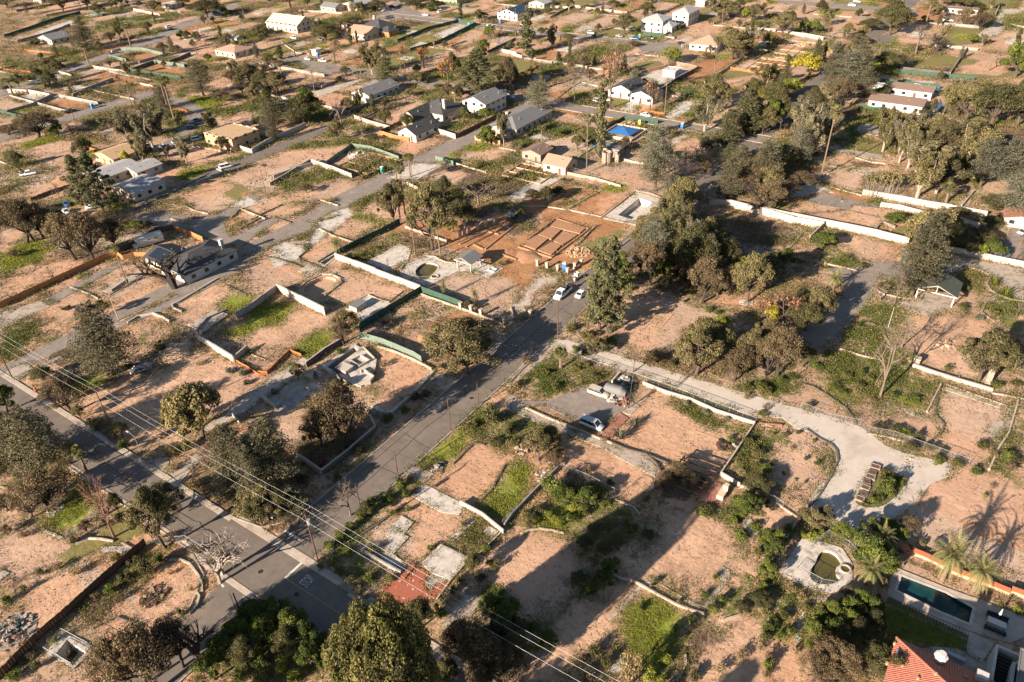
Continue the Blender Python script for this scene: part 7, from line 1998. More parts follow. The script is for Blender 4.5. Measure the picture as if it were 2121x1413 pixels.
b = G(7, 450, 990); o = empty('boom_lift', (b[0]+.1, b[1]+1.0, 1.35)); mb = MB(); mb.box((0, 0, 0), (.9, .9, .7)); mb.build('turret', M['iron'], o); mb = MB(); mb.tube((0, -.5, .7), (0, 4.2, 1.5), .2, .16, 6); mb.tube((.3, 4.0, 1.5), (.3, -.6, 1.9), .15, .13, 6); mb.build('boom', M['metal'], o); mb = MB(); mb.ribbon([(-.1, 4.2), (.9, 4.2), (.9, 5.1), (-.1, 5.1)], .05, 1.5, 2.4, closed=True); mb.build('bucket', M['white'], o); tag(o, 'folded aerial boom mounted on the white utility truck', 'boom')
cars(9, 'sedan grey 1120 265 62 old dark car with pale roof parked by the dirt mound')
cars(5, 'sedan silver 530 350 345 silver car parked behind the scorched oaks;sedan blue 530 290 345 blue car at the green kerb behind the scorched oaks;sedan white 740 310 60 white car beside the tall dark pine;pickup white 230 50 60 white pickup at the upper left drive')
cars(1, 'van white 1790 1330 72 white van on the long dirt lot;sedan white 770 850 78 white car on the far left road;pickup darkgreen 560 890 78 dark green pickup behind the far pole;pickup white 280 645 70;sedan black 60 700 75;sedan black 320 590 75;pickup grey 900 425 70;suv white 1340 220 78;sedan black 1360 240 78;suv grey 1700 105 78;sedan white 1730 95 78;sedan grey 1530 990 60;suv black 1520 1020 60;pickup white 1420 1130 70;suv white 1560 1110 70;sedan black 1350 1180 70;sedan silver 1300 1170 70;sedan grey 1560 960 60;suv white 1170 1170 60;sedan silver 1830 540 70')
cars(2, 'van white 1500 100 78 white shuttle bus parked on the top lot;suv black 1640 155 350 black estate car on the top street;sedan white 1380 125 0;sedan silver 1060 90 78;suv blue 1110 60 78;sedan grey 1180 50 78;sedan white 1260 40 78;pickup white 340 310 350;sedan grey 550 320 350;pickup white 570 490 0 white pickup beside the white hut;sedan white 450 475 350;sedan white 1980 740 0;suv blue 2040 790 0;sedan black 1940 680 0;suv black 2020 750 0;sedan grey 980 85 78;pickup white 1640 740 60;sedan grey 340 860 60;suv white 270 820 60;sedan white 1890 210 350 pale car on the top street before the solar roof')
cars(3, 'suv white 665 270 350 white car parked on the top street;sedan silver 890 295 350 silver car on the top street kerb;pickup blue 1010 315 10;pickup black 1130 310 0 black pickup before the white two-storey pair;pickup beige 1290 305 0;sedan white 1100 920 350 white car alone on the mid street;sedan white 780 800 20;sedan white 20 780 40;sedan grey 590 590 60;sedan black 1380 350 60;sedan white 130 200 350;suv silver 720 810 0')
cars(4, 'sedan black 515 70 350;suv white 740 50 350;sedan white 780 20 350;pickup white 1500 170 0;pickup white 790 300 30 white truck cab among the right hand trees;suv white 1260 700 350;sedan white 1380 720 350;sedan white 800 760 70;pickup white 2060 370 0;pickup grey 1150 660 0')
cars(8, 'suv grey 1925 705 60 grey car at the right edge yard;sedan silver 2100 510 60 silver car cut by the right edge')
cars(7, 'sedan blue 1700 180 85 blue car under the trees at the main road end')
b = G(7, 45, 385); o = empty('excavator', (b[0], b[1], 0), .6)
for sy in (-.9, .9): mb = MB(); mb.box((0, sy, 0), (2.8, .45, .6)); mb.build('track', M['tyre'], o)
mb = MB(); mb.box((-.3, 0, .6), (2.2, 1.9, .9)); mb.build('body', M['car_grey'], o); mb = MB(); mb.box((.1, .4, 1.5), (1.1, .9, 1.1)); mb.build('cab', M['glass'], o)
mb = MB(); mb.tube((.8, -.3, 1.2), (2.6, -.3, 3.0), .16, .14, 5); mb.tube((2.6, -.3, 3.0), (4.0, -.3, 1.0), .14, .1, 5); a = mb.build('boom', M['plastic_yellow'], o); mb = MB(); mb.box((4.1, -.3, .4), (.6, .8, .6), tap=.7); mb.build('bucket', M['iron'], a)
tag(o, 'small dark excavator on the shaded orange soil', 'excavator')
portable_toilet(2, 1042, 1365, 'plastic_teal', 'teal portable toilet beside the timber foundation forms')
portable_toilet(7, 456, 800, 'plastic_blue', 'blue portable toilet between the construction pillars')
portable_toilet(3, 1050, 995, 'plastic_yellow', 'yellow portable toilet behind the blue tarp roof')
portable_toilet(3, 1385, 1020, 'plastic_blue', 'blue portable toilet on the mid street verge')
portable_toilet(2, 1725, 215, 'plastic_teal', 'teal portable toilet at the end of the bright slab lot')
portable_toilet(2, 1970, 185, 'plastic_blue', 'blue portable toilet by the solar-roofed house')
portable_toilet(3, 1050, 305, 'plastic_teal', 'teal portable toilet before the white two-storey pair')
portable_toilet(2, 530, 455, 'plastic_blue', 'blue portable toilet beside the white hut')
portable_toilet(1, 735, 860, 'plastic_blue', 'blue portable toilet on the far left road verge')
# ================================================================ poles, wires, lamps
pA, hA = pole(9, 920, 790, 430, 'brown utility pole beside the cross road, left of the tan cedar', arms=0)
pB, hB = pole(14, 530, 455, 60, 'tall brown utility pole with crossarm at the road corner', arms=1)
pC, hC = pole(9, 100, 320, 120, 'leaning brown utility pole at the left edge', arms=0)
pole(10, 1580, 735, 480, 'thin roadside pole, second of the row from the corner lot side', arms=0, rad=.12); pole(10, 1800, 535, 360, 'thin roadside pole beside the front garden drive', arms=0, rad=.12)
pole(10, 1163, 1095, 900, 'brown pole at the roadside beside the dark slab drive', arms=0, rad=.14); pole(10, 865, 1340, 1150, 'brown pole at the roadside weeds near the junction', arms=0, rad=.13)
pole(7, 402, 1315, 1030, 'brown pole standing on the verge by the tall pine', arms=0, rad=.15); pole(9, 1545, 1140, 1030, 'short thin pole on the dry corner verge', arms=0, rad=.1)
pole(13, 1935, 945, 710, 'leaning brown utility pole at the lower road edge', arms=0, rad=.15); pole(13, 1917, 965, 725, 'street lamp with white head at the lower road edge', arms=0, lamp=True, m='metal', rad=.07, az=math.radians(-10))
pole(9, 1115, 905, 780, 'bent grey street lamp beside the cross road', arms=0, lamp=True, m='metal', rad=.07, az=math.radians(0))
pole(5, 940, 1195, 985, 'yellow-brown pole in the bare left lot', arms=0, rad=.12, m='wood_new'); pole(5, 1560, 820, 660, 'thin pole before the dark-roofed house, left of two', arms=0, rad=.09); pole(5, 1645, 770, 620, 'thin pole before the dark-roofed house, right of two', arms=0, rad=.09)
pole(1, 605, 985, 780, 'thin pole beside the far left road', arms=0, rad=.13); pole(1, 215, 745, 690, 'small pole behind the far left wall', arms=0, rad=.1); pole(1, 2040, 495, 330, 'far pole right of the tan-roofed bungalow', arms=1, rad=.12)
pole(3, 688, 900, 740, 'brown pole on the mid street verge', arms=0, rad=.14); pole(3, 965, 935, 845, 'short dark pole beside the blue tarp yard', arms=0, rad=.11); pole(7, 1585, 310, 130, 'pale pole pair with crossarm at the main road end', arms=1, rad=.13, m='palm_trunk')
pole(4, 155, 1115, 960, 'utility pole with white transformer behind the grey cedars', arms=1, rad=.14); pole(2, 55, 500, 340, 'far pole at the top lane', arms=1, rad=.12); pole(2, 1775, 190, 130, 'white post on the top street', arms=0, rad=.12, m='white')
pole(4, 1160, 175, 130, 'small pole in front of the top right oaks', arms=0, rad=.1); pole(4, 990, 350, 270, 'slim pole by the far asphalt patch', arms=0, rad=.1); pole(8, 2015, 735, 550, 'red-brown leaning pole at the right edge yard', arms=0, rad=.1, m='rust')
pole(2, 120, 1540, 1340, 'short pole at the end of the long dirt lot', arms=0, rad=.1); pole(3, 130, 430, 355, 'small post below the top narrow conifer', arms=0, rad=.08)
pole(8, 1022, 1265, 1095, 'white bare flagpole on the stone garden circle', arms=0, rad=.05, m='white')
# transformer can on the corner pole
mb = MB(); mb.tube((pB[0]+.45, pB[1], hB-2.8), (pB[0]+.45, pB[1], hB-1.7), .3, .3, 10); tag(mb.build('transformer_can', M['metal']), 'grey transformer can hung on the corner utility pole', 'transformer')
dB = pB-pA; dB[2] = 0
def wire(name, A, B, sag, label, r=.022, group='power line wires'):
    mb = MB(); n = 14; last = np.array(A, float)
    for i in range(1, n+1):
        t = i/n; c = np.array(A)*(1-t)+np.array(B)*t; c[2] -= sag*4*t*(1-t); mb.tube(last, c, r, r, 4, cap=False); last = c
    tag(mb.build(name, M['metal']), label, 'power line', group)
# the conductors, surveyed at the poles: sheet marks at wire height
zA, zB = hA-.3, hB-.3
def wz(r, x, y, z): return tuple(G(r, x, y, z))
pts_w = [((0, 0, 45, 9), (9, 700, 462, 9), (14, 430, 155, 9), 9.6), ((9, 10, 0, 10), (9, 745, 425, 10.6), (14, 410, 50, 10.6), 10.6), ((9, 70, 0, 10), (9, 800, 410, 10.6), (14, 480, 45, 10.6), 10.6)]
names = ['lowest of the three long power wires crossing the cross road', 'middle of the three long power wires crossing the cross road', 'uppermost of the three long power wires crossing the cross road']
offs = [(-.0, -1.1), (0, .0), (0, 1.15)]
for k, nm in enumerate(names):
    z = hA-.2 if k else hA-.9; dy = (-.9, .35, 1.3)[k]
    A = (pA[0], pA[1]+dy, z); B = (pB[0], pB[1]+dy, hB-.1 if k else hB-.8); C_ = (pA[0]-(pB[0]-pA[0])*1.05, pA[1]-(pB[1]-pA[1])*1.05+dy, z); D = (pB[0]+(pB[0]-pA[0]), pB[1]+(pB[1]-pA[1])+dy, B[2])
    mb = MB()
    for (P_, Q_) in ((C_, A), (A, B), (B, D)):
        last = np.array(P_, float)
        for i in range(1, 15): t = i/14; c = np.array(P_)*(1-t)+np.array(Q_)*t; c[2] -= .7*4*t*(1-t); mb.tube(last, c, .013, .013, 4, cap=False); last = c
    tag(mb.build('power_wire', M['wire']), nm, 'power line', 'power line wires')
# small coloured things
b = G(9, 285, 420); mb = MB(); mb.tube((b[0], b[1], 0), (b[0], b[1], 1.0), .32, .25, 10); tag(mb.build('traffic_barrel', M['orange_net']), 'small orange traffic barrel on the cross road verge', 'barrel')
for r, x, y, lab in ((13, 2010, 770, 'blue and white paper flag by the leaning pole'), (14, 150, 130, 'light blue flag scrap in the corner bushes')):
    b = G(r, x, y); o = empty('small_flag', (b[0], b[1], 0)); mb = MB(); mb.tube((0, 0, 0), (0, 0, 1.9), .03, .03, 5); mb.build('pole', M['white'], o); mb = MB(); mb.face([(0, 0, 1.9), (.9, .2, 1.7), (1.0, .1, 1.1), (0, 0, 1.2)]); mb.build('cloth', M['tarp_blue'], o); mb = MB(); mb.face([(.05, -.02, 1.2), (1.0, .08, 1.1), (.9, .0, .8), (.05, -.02, .9)]); mb.build('stripe', M['white'], o); tag(o, lab, 'flag')
LANDS = [('the teal swimming pool', 16, 1390, 770), ('the kidney-shaped pool', 16, 540, 520), ('the tiled house', 16, 1300, 1250), ('the drive island', 12, 950, 1180), ('the silver van', 11, 670, 690), ('the long concrete drive', 11, 1500, 400), ('the front garden', 11, 350, 300),
 ('the brick terrace', 11, 1650, 1230), ('the red tiled patio', 14, 1250, 650), ('the road corner pole', 14, 520, 300), ('the STOP lettering', 14, 440, 610), ('the square concrete pit', 13, 560, 1180), ('the dug dirt lot', 13, 1300, 700), ('the olive lawn', 13, 900, 280),
 ('the cellar ruin', 10, 780, 250), ('the round-ended empty pool', 10, 430, 430), ('the walled weedy compound', 6, 250, 1150), ('the sandy pool shell', 6, 540, 930), ('the gridded yard slab', 6, 960, 1120), ('the pear-shaped pool', 6, 1380, 820), ('the pool hut', 6, 1725, 720),
 ('the dug foundation', 7, 370, 560), ('the empty white pool', 7, 1010, 320), ('the utility truck', 7, 450, 1000), ('the tall white wall', 7, 1900, 340), ('the asphalt yard', 8, 650, 250), ('the timber carport', 8, 1400, 960), ('the flagpole', 8, 1030, 1200), ('the double garden wall', 12, 1550, 340), ('the right edge dirt lot', 12, 1700, 680),
 ('the motorhome', 5, 1180, 590), ('the dark-roofed fenced house', 5, 1560, 700), ('the long board fence', 5, 400, 930), ('the pale low-gabled house', 5, 1110, 150), ('the white curved low wall', 5, 1200, 1160), ('the dark old car', 9, 1120, 240), ('the left utility pole', 9, 830, 600), ('the grey drive', 9, 1900, 600),
 ('the plywood box house', 1, 1850, 1080), ('the rafter roof', 1, 950, 1200), ('the far orange soil lot', 1, 1280, 560), ('the far rectangular pool', 1, 400, 630), ('the long green screen', 1, 350, 200), ('the tan-roofed bungalow', 1, 1860, 400), ('the white van', 1, 1790, 1320),
 ('the white long house', 2, 980, 720), ('the many-gabled house', 2, 1480, 880), ('the pale two-storey house', 2, 1850, 820), ('the timber forms', 2, 950, 1300), ('the bright slab lot', 2, 1560, 250), ('the yellow plywood house', 2, 320, 200), ('the pink-tan house', 2, 900, 250), ('the white hut', 2, 520, 430), ('the shuttle bus', 2, 1500, 90),
 ('the blue tarp roof', 3, 920, 1050), ('the round ruin tower', 3, 790, 1200), ('the brown barn', 3, 420, 1310), ('the black-roofed bungalow', 3, 1000, 690), ('the white two-storey pair', 3, 1230, 180), ('the solar-roofed house', 3, 60, 100), ('the terracotta-roofed bungalow', 3, 1590, 330), ('the cul-de-sac', 3, 1180, 350), ('the hipped-roof lane house', 3, 120, 930),
 ('the brown twin-roof house', 4, 1090, 780), ('the lumber yard', 4, 200, 450), ('the blue pool cover', 4, 1390, 870), ('the dry field', 4, 1500, 520), ('the far asphalt patch', 4, 1000, 320), ('the white garden pavilion', 4, 1590, 100), ('the top right drive', 4, 1900, 180), ('the bottom path', 15, 1400, 740), ('the winding low wall', 15, 1000, 620), ('the bottom grass', 15, 1150, 1000)]
for p, r, x, y in LANDS: b = G(r, x, y); LAND.append((p, full(r, x, y)))
# ================================================================ trees and shrubs (kind, foot x y, top y, crown width)
grow(1, '''
cedar 690 405 140 240;fan 700 500 340 110;fan 1040 385 190 100;oaks 880 335 250 110;oakd 955 310 195 80;oak 1295 425 330 90;oak 1410 425 355 70
bare 1620 330 230 110;oakd 1640 140 0 270;cedar 1610 760 460 240;fan 1390 985 600 120;fan 1335 880 610 100;cedar 1310 860 640 170;thin 1040 840 580 120
gum 1010 1130 860 200;gum 1220 1200 810 230;gumg 1140 1290 1080 120;gum 1480 1290 1070 120;gumg 1690 1045 870 130;oaks 310 1095 880 340;oaks 70 1070 990 220
fan 110 765 620 130;oak 150 690 585 130;bare 250 590 480 110;oak 380 560 460 170;oaks 1920 730 640 180;oakd 1970 640 505 190;oaks 1830 650 555 120;oaks 1750 810 720 180
oak 780 130 20 110;thin 330 170 0 80;oak 500 100 -60 170;bare 95 90 -40 110;oak 1230 90 0 130;thin 640 60 -60 90;bare 1400 190 130 70;cedar 2100 560 500 90
bare 820 620 540 110;oakg 400 500 450 80;bare 1560 440 320 120;bare 1750 520 400 100;bare 1960 460 370 90;gum 1330 1250 1130 60;oaky 1010 1310 1190 70;oakb 760 1260 1190 130
oakd 300 610 540 70;bare 1100 330 250 80;oakd 460 590 470 110;thin 540 260 220 50;oak 2060 280 200 130;bare 1340 110 20 90;oakt 920 60 -30 120;oakd 60 60 -30 160;oak 1450 50 -20 110
pined 2120 850 700 130;oakd 2060 1000 920 120;oak 1420 1000 900 70;shrubd 280 360 300 120;shrubo 240 650 580 120;oakd 150 1320 1200 100;shrubd 1540 620 560 140
''')
grow(2, '''
oakd 800 200 130 170;oakd 590 320 190 220;fan 880 190 70 80;fan 945 160 80 70;fan 715 300 160 70;bare 830 200 90 100;bare 780 320 250 110;barer 470 440 250 120;rusty 670 500 280 170
cypress 235 470 355 50;oak 750 600 520 90;thin 870 590 390 110;gumg 960 590 340 150;fir 1075 660 370 230;rusty 1220 580 330 110;autumn 1370 540 350 150;autumn 1560 650 390 170
oakd 1600 600 420 110;pine 1800 750 380 330;oaks 2030 720 440 160;fan 265 720 480 110;oak 210 760 560 200;oakd 420 980 750 290;cedar 190 1020 740 270;oakg 470 960 700 200;bare 720 1010 740 200
oakd 100 700 560 150;thin 500 720 520 110;bare 1250 200 110 170;bare 1450 380 260 130;bare 2100 330 160 140;bare 1880 400 220 110;oak 1250 770 700 90;oakg 1700 950 860 100;oakg 1860 950 850 130;gumg 2000 1150 880 100
fan 1260 1400 1220 110;fan 1160 1500 1270 130;thin 890 1110 960 90;oakd 960 1110 1060 110;bare 130 360 280 100;oaks 60 260 200 100;oak 990 90 0 170;oakd 1310 60 -40 220;oak 1190 40 -60 120;oakg 1440 80 20 110
fan 350 440 340 60;oak 150 540 430 130;bare 30 640 490 110;oaks 2090 700 560 120;barer 890 420 330 130;oak 990 450 350 110;oakt 1310 660 560 140;bare 1510 610 470 110;shrubd 1420 90 40 110;oakd 110 330 260 90
shrub 770 880 800 90;bare 160 130 0 100;oakd 0 650 500 80;oakd 450 50 -20 50;bare 590 40 -60 90;oak 1820 160 90 120;shrub 1340 640 590 110;shrubg 1240 750 700 80;oakd 280 230 180 90;bare 1960 350 290 130
shrubo 1580 720 670 120;shrub 1480 690 640 120;shrub 1390 660 610 100;oakd 700 660 600 60;thin 1770 430 290 60;oakg 1050 1390 1330 30;bare 1590 960 880 80;bare 1890 180 130 90;shrubd 520 60 20 70
''')
grow(3, '''
column 165 440 60 110;autumn 190 650 460 150;bare 535 810 480 160;rusty 815 860 330 230;bare 860 480 280 200;rusty 790 640 420 160;cedar2 245 880 640 240;rusty 1130 890 610 150;rusty 1160 760 640 110
fan 1245 920 390 60;oakb 1300 500 370 150;column 745 1260 600 90;fan 630 1370 900 80;fan 275 1130 1000 90;oakt 560 1180 1060 110;cedar2 1170 1410 1000 330;oak 930 270 100 180;oakd 1100 130 20 120
oak 1780 470 230 300;gum 1880 420 200 180;bare 1640 570 330 110;oak 1620 900 600 270;gum 1560 1040 760 230;fir 1880 1050 690 340;fir 1960 970 760 260;fir 1740 1130 860 260;oaks 1990 700 640 190;oakg 1350 250 190 40
oak 1730 150 0 210;gum 1660 140 -20 130;oak 1960 170 30 170;oakb 1880 180 60 60;thin 1700 200 60 100;oakg 1330 510 420 90;oakd 270 280 215 60;bare 560 400 290 160;oakd 690 300 270 50;oak 470 300 270 110
oaks 1000 370 320 110;thin 600 540 400 130;oaks 660 640 540 110;oak 1580 470 420 100;bare 1200 90 -50 60;bare 980 60 -60 100;oakd 840 60 0 100;gum 1590 1200 1080 180;cedar 1830 1413 1130 260;fir 1760 1300 1120 190;cedar 2010 1500 1110 320
shrubo 2060 360 250 130;oaky 2070 640 520 110;oakg 2080 1010 780 150;oak 2100 350 280 120;oakd 1930 780 620 120;shrubd 1090 1080 1030 90;oakb 360 1200 1150 70;oaks 930 1210 1080 110;oakd 700 1130 1040 110;shrubg 1010 620 540 90
bare 1400 1350 1130 220;bare 1500 1250 1120 140;oaks 1560 1413 1270 120;oakd 30 400 320 60;oaky 110 380 320 60;oakd 30 720 460 110;cypress 410 490 410 40;oakb 610 520 460 70;bare 1500 300 260 60;shrub 60 1000 950 80;oakd 320 120 60 90
shrubb 360 1413 1360 60;oakg 1260 1250 1180 90;fan 1200 90 -40 60;oaks 1080 1180 1090 110;bare 1280 680 600 100;oakd 700 760 700 60;shrubo 510 530 470 110;shrub 400 520 470 120
''')
grow(4, '''
oak 190 290 90 220;oakd 1030 280 0 260;oakd 880 250 150 180;oak 1080 160 20 150;fan 1320 200 -10 90;bare 1240 430 160 230;bared 1410 410 260 190;oak 1370 130 0 140;oaks 1620 190 60 160;oaks 1750 240 90 190
gum 580 420 300 110;oaky 380 620 410 190;fir 450 520 310 140;cedar2 680 750 400 340;cedar 780 640 290 260;oaks 640 880 600 210;gum 330 1130 750 240;gum 460 1180 830 220;fan 495 1400 835 110;oak 550 990 760 130
oak 1080 1180 900 260;gum 1240 1130 890 190;gum 1110 1290 900 180;oak 1620 960 640 340;oakd 1830 1010 640 420;oakd 2040 1000 620 330;oak 1500 860 650 150;gumg 1550 1320 960 330;gum 1320 1420 1100 340;gumg 1700 1413 980 300
cedar2 1980 1500 1110 440;cedar2 1750 1480 1090 300;oakg 2030 610 330 240;bare 1820 560 340 170;oakg 1690 350 270 110;oakd 130 830 650 230;oaky 80 800 680 200;oakb 250 760 620 160;oak 60 1050 850 170;oakd 30 1060 900 150
oakd 160 980 760 200;oaks 760 720 560 180;bare 900 520 330 190;oakd 1000 570 410 210;thin 830 620 460 130;oakt 1310 1250 1110 190;oaky 1340 1240 1120 170;oak 1480 1180 960 190;oakd 2100 240 -40 40;cypress 1760 90 30 50
oakd 1600 60 -30 200;oak 1480 50 -40 140;shrub 220 1180 1110 140;shrubd 430 1230 1150 150;oak 170 1330 1140 260;cedar2 60 1400 1110 240;oakd 1420 1350 1260 200;oakd 1660 1400 1240 200;gumg 860 700 560 110;thin 1820 200 60 110;bare 1560 180 100 130
oak 780 360 260 160;fir 620 480 340 120;thin 700 560 430 120;oakd 200 700 640 90
''')
grow(5, '''
pine 820 330 -130 270;pine 690 300 -110 240;oaks 215 590 240 290;oaks 275 575 230 280;oaks 350 550 260 250;oaks 60 420 250 220;oaks 600 720 340 310;oaks 760 740 330 330;oaks 930 620 400 220;oaks 870 480 320 220
fan 1010 915 600 90;bared 1385 945 660 520;bare 480 260 80 120;bare 585 280 110 90;bare 990 340 200 150;bare 430 880 770 230;oakg 1080 480 410 110;oakd 1170 470 410 90;shrubt 1050 400 350 110
oak 820 1160 1040 130;shrubd 530 1110 1060 110;bare 1400 560 500 60;bare 1100 460 350 130;oakd 450 420 320 120;oaks 130 700 640 110;fan 2110 60 -40 50
''')
grow(6, '''
fan 1225 410 -60 110;fan 1185 440 80 110;oak 1125 460 110 230;oak 1440 640 110 330;oakd 1535 240 60 120;oakd 1660 430 230 190;oakg 1700 400 270 150;oaky 1710 240 150 90;bare 1800 280 70 270;bare 1900 250 100 190
fan 1300 690 370 90;fan 1500 700 420 110;thin 1460 660 400 110;dateb 690 680 560 130;bare 740 640 560 90;oakg 1590 500 400 110;oak 1330 280 160 170;shrubb 1110 1240 1150 110;oak 760 1290 1130 210;oaks 740 1400 1200 150
oak 1650 1490 1215 560;blade 820 720 650 40;blade 1010 640 590 40;thin 1080 790 700 40;dateb 1775 1080 960 90;dateb 1530 1010 900 60;oakd 1720 1110 1040 80;shrubb 1050 1230 1170 90;fan 1290 190 -120 60;bare 1360 740 690 60
oaks 440 190 120 120;shrubt 630 260 200 150;shrubt 1980 760 690 140;shrubt 720 800 750 100;barer 1930 1413 1290 40
''')
grow(7, '''
pine 730 1270 560 300;pine 810 1300 530 330;pined 900 960 660 210;oaks 1130 920 560 250;oak 1300 700 480 240;oak 1200 560 330 260;oak 1330 470 160 260;oak 1250 480 230 240;cedar2 1170 175 -200 340;oakt 1390 350 60 240
bare 1520 310 150 190;oakd 1470 860 470 330;oak 1560 720 380 290;oakd 1680 800 520 260;oaks 1540 1060 700 300;oaks 1420 900 680 200;oak 1900 1060 650 300;oakb 1850 900 700 170;oak 2020 900 660 200;cedar 1740 240 -110 240
oaks 2060 350 90 260;oaks 1900 180 -40 240;oak 1950 120 -90 220;oakt 1110 480 370 200;oakd 310 280 130 100;oakd 200 240 160 110;oakd 400 230 140 120;bare 1500 420 330 150;oaks 1040 840 590 210;barer 320 1000 870 110;barer 190 1100 950 110
rusty 2050 1230 980 210;shrub 1260 920 850 110;oakg 1240 860 720 160;shrubo 500 1280 1200 150;shrubo 620 1340 1240 190;shrubo 830 1390 1290 190;shrubt 710 1320 1260 90;oak 1560 1440 1190 330;oakd 1650 1500 1230 260;oak 1900 1560 1280 260
oaks 2080 1450 1230 240;oak 2100 900 720 180;bare 1980 840 730 110;oaks 1360 750 560 170;bare 1190 370 240 150;oakt 1340 560 380 200;oak 1440 560 400 200;cedar2 1300 280 60 200;oakd 700 690 620 80;shrubt 150 1110 1070 90;shrubd 380 690 640 40
shrub 1590 1130 1060 90;shrub 1660 1150 1090 80;shruby 1700 1230 1150 130;oakg 450 110 70 60;shrubd 1380 890 830 90
''')
grow(8, '''
cedar 1210 1000 330 420;cedar 1290 900 280 360;bare 1070 1080 760 130;oakg 1090 430 350 150;oakt 1330 640 300 330;oak 1480 560 360 240;cane 900 210 20 180;cane 1020 210 30 170;gumg 1250 230 -170 330;gumg 1400 200 -120 260
fanshort 1480 270 140 130;dateb 590 960 830 160;rusty 190 1240 930 270;oaky 80 1230 1060 110;oak 450 1200 930 240;oakd 370 1280 1060 280;oak 60 860 660 200;oakg 190 830 620 130;oakg 500 640 500 190;shrubo 700 720 650 140
shrubd 830 780 710 130;shrubd 320 1000 920 90;oak 1560 390 300 170;cedar2 2040 380 40 430;oakd 1880 320 210 230;oakd 1560 640 480 280;oakd 1740 600 480 240;oakg 1830 690 560 170;oakb 1750 700 600 100;bared 60 340 90 330
oaks 200 250 90 260;oaks 330 170 20 220;oak 50 180 -40 280;oak 1690 700 1270 0;oakd 1820 470 370 150;dateb 1330 860 780 150;bare 1130 1413 1150 230;blade 1860 920 840 90;blade 1950 1010 920 100;blade 800 1240 1190 60
bare 960 1040 910 200;shrubo 1000 950 890 170;shrubd 1130 920 850 170;shrubo 1630 960 890 110;shrubo 1600 1110 1030 130;shrubg 1740 1200 1130 110;oaks 200 1413 1250 260;oak 60 1400 1180 240;shrubo 1850 1160 1080 120;bare 2040 1160 1050 110
shrubm 1500 90 -40 0
'''.replace('oak 1690 700 1270 0;', '').replace('\nshrubm 1500 90 -40 0', ''))
grow(9, '''
cedar 900 290 -300 480;oaks 580 590 300 330;oaks 460 540 350 200;oakg 50 590 390 230;cedar 330 1010 540 560;cedar 150 1000 560 430;oak 560 1000 860 250;oaks 420 1350 1060 430;oaks 260 1330 1120 280;barer 830 1400 1100 240
oak 1330 1420 1180 330;oakt 1600 790 370 430;oakt 1470 760 470 250;oakd 950 1400 1230 120;shrubg 1830 270 210 120;shrubg 1930 290 210 130;shrubd 1950 370 310 90;shrubt 1580 210 160 130;shrubd 1020 240 170 110;shrubo 1280 90 -10 170
shrub 990 870 770 140;oakt 970 790 670 140;oakd 350 330 240 150;shrubg 690 250 180 140;shrubg 560 300 230 130;oak 640 640 540 110;fanshort 690 1060 890 110;bare 1680 960 800 150;cedar 1930 1250 660 420;cedar 2040 1320 850 330
shrubo 1390 900 820 190;shrubo 1500 880 780 190;oaks 1770 880 740 260;shrubt 1380 1040 960 150;bare 1600 1000 830 130;shrubt 1560 1180 1080 230;shrubt 1760 1260 1150 220;oak 2050 1420 1200 330;shrubo 780 730 670 90;oakd 60 1080 930 170
shrubo 180 1100 1020 170;oaks 760 330 240 130
''')
grow(10, '''
oaks 745 870 360 420;oaks 650 820 440 360;oaks 560 860 560 280;cedar 222 1165 620 430;cedar2 100 1180 760 330;cedar 330 1400 1180 330;oak 150 1440 1170 330;bare 790 1405 1110 270;oak 380 330 200 140;shrubb 190 440 380 110
shrubd 1380 460 390 130;shrubd 1300 480 410 130;shrub 1080 650 560 150;shrub 1220 590 510 130;shrubd 1900 660 540 200;shrubd 1740 720 620 130;shrubd 1930 840 760 190;shrub 1830 620 520 120;shrub 1900 560 490 110;shrub 2060 720 620 150
shrubt 2050 860 780 130;shrubb 960 290 220 130;shrubb 1040 230 150 110;shrub 700 130 60 120;shrubm 560 1010 950 70;oaks 330 1080 960 160;shrubd 690 1130 1050 110;shrubd 870 900 800 150;oakd 680 420 330 120
shrub 1180 1180 1080 150;shrub 1090 1300 1200 150;shrub 1230 1260 1180 130;shrub 960 1300 1220 130;shrubd 900 1400 1300 150;shrubt 2080 400 290 150;shrub 460 170 120 60;shrub 540 150 90 60;shruby 600 100 40 70
shrubd 420 1130 1020 170;oaks 250 980 880 130;oak 1700 290 -20 440;oaks 470 560 500 220
''')
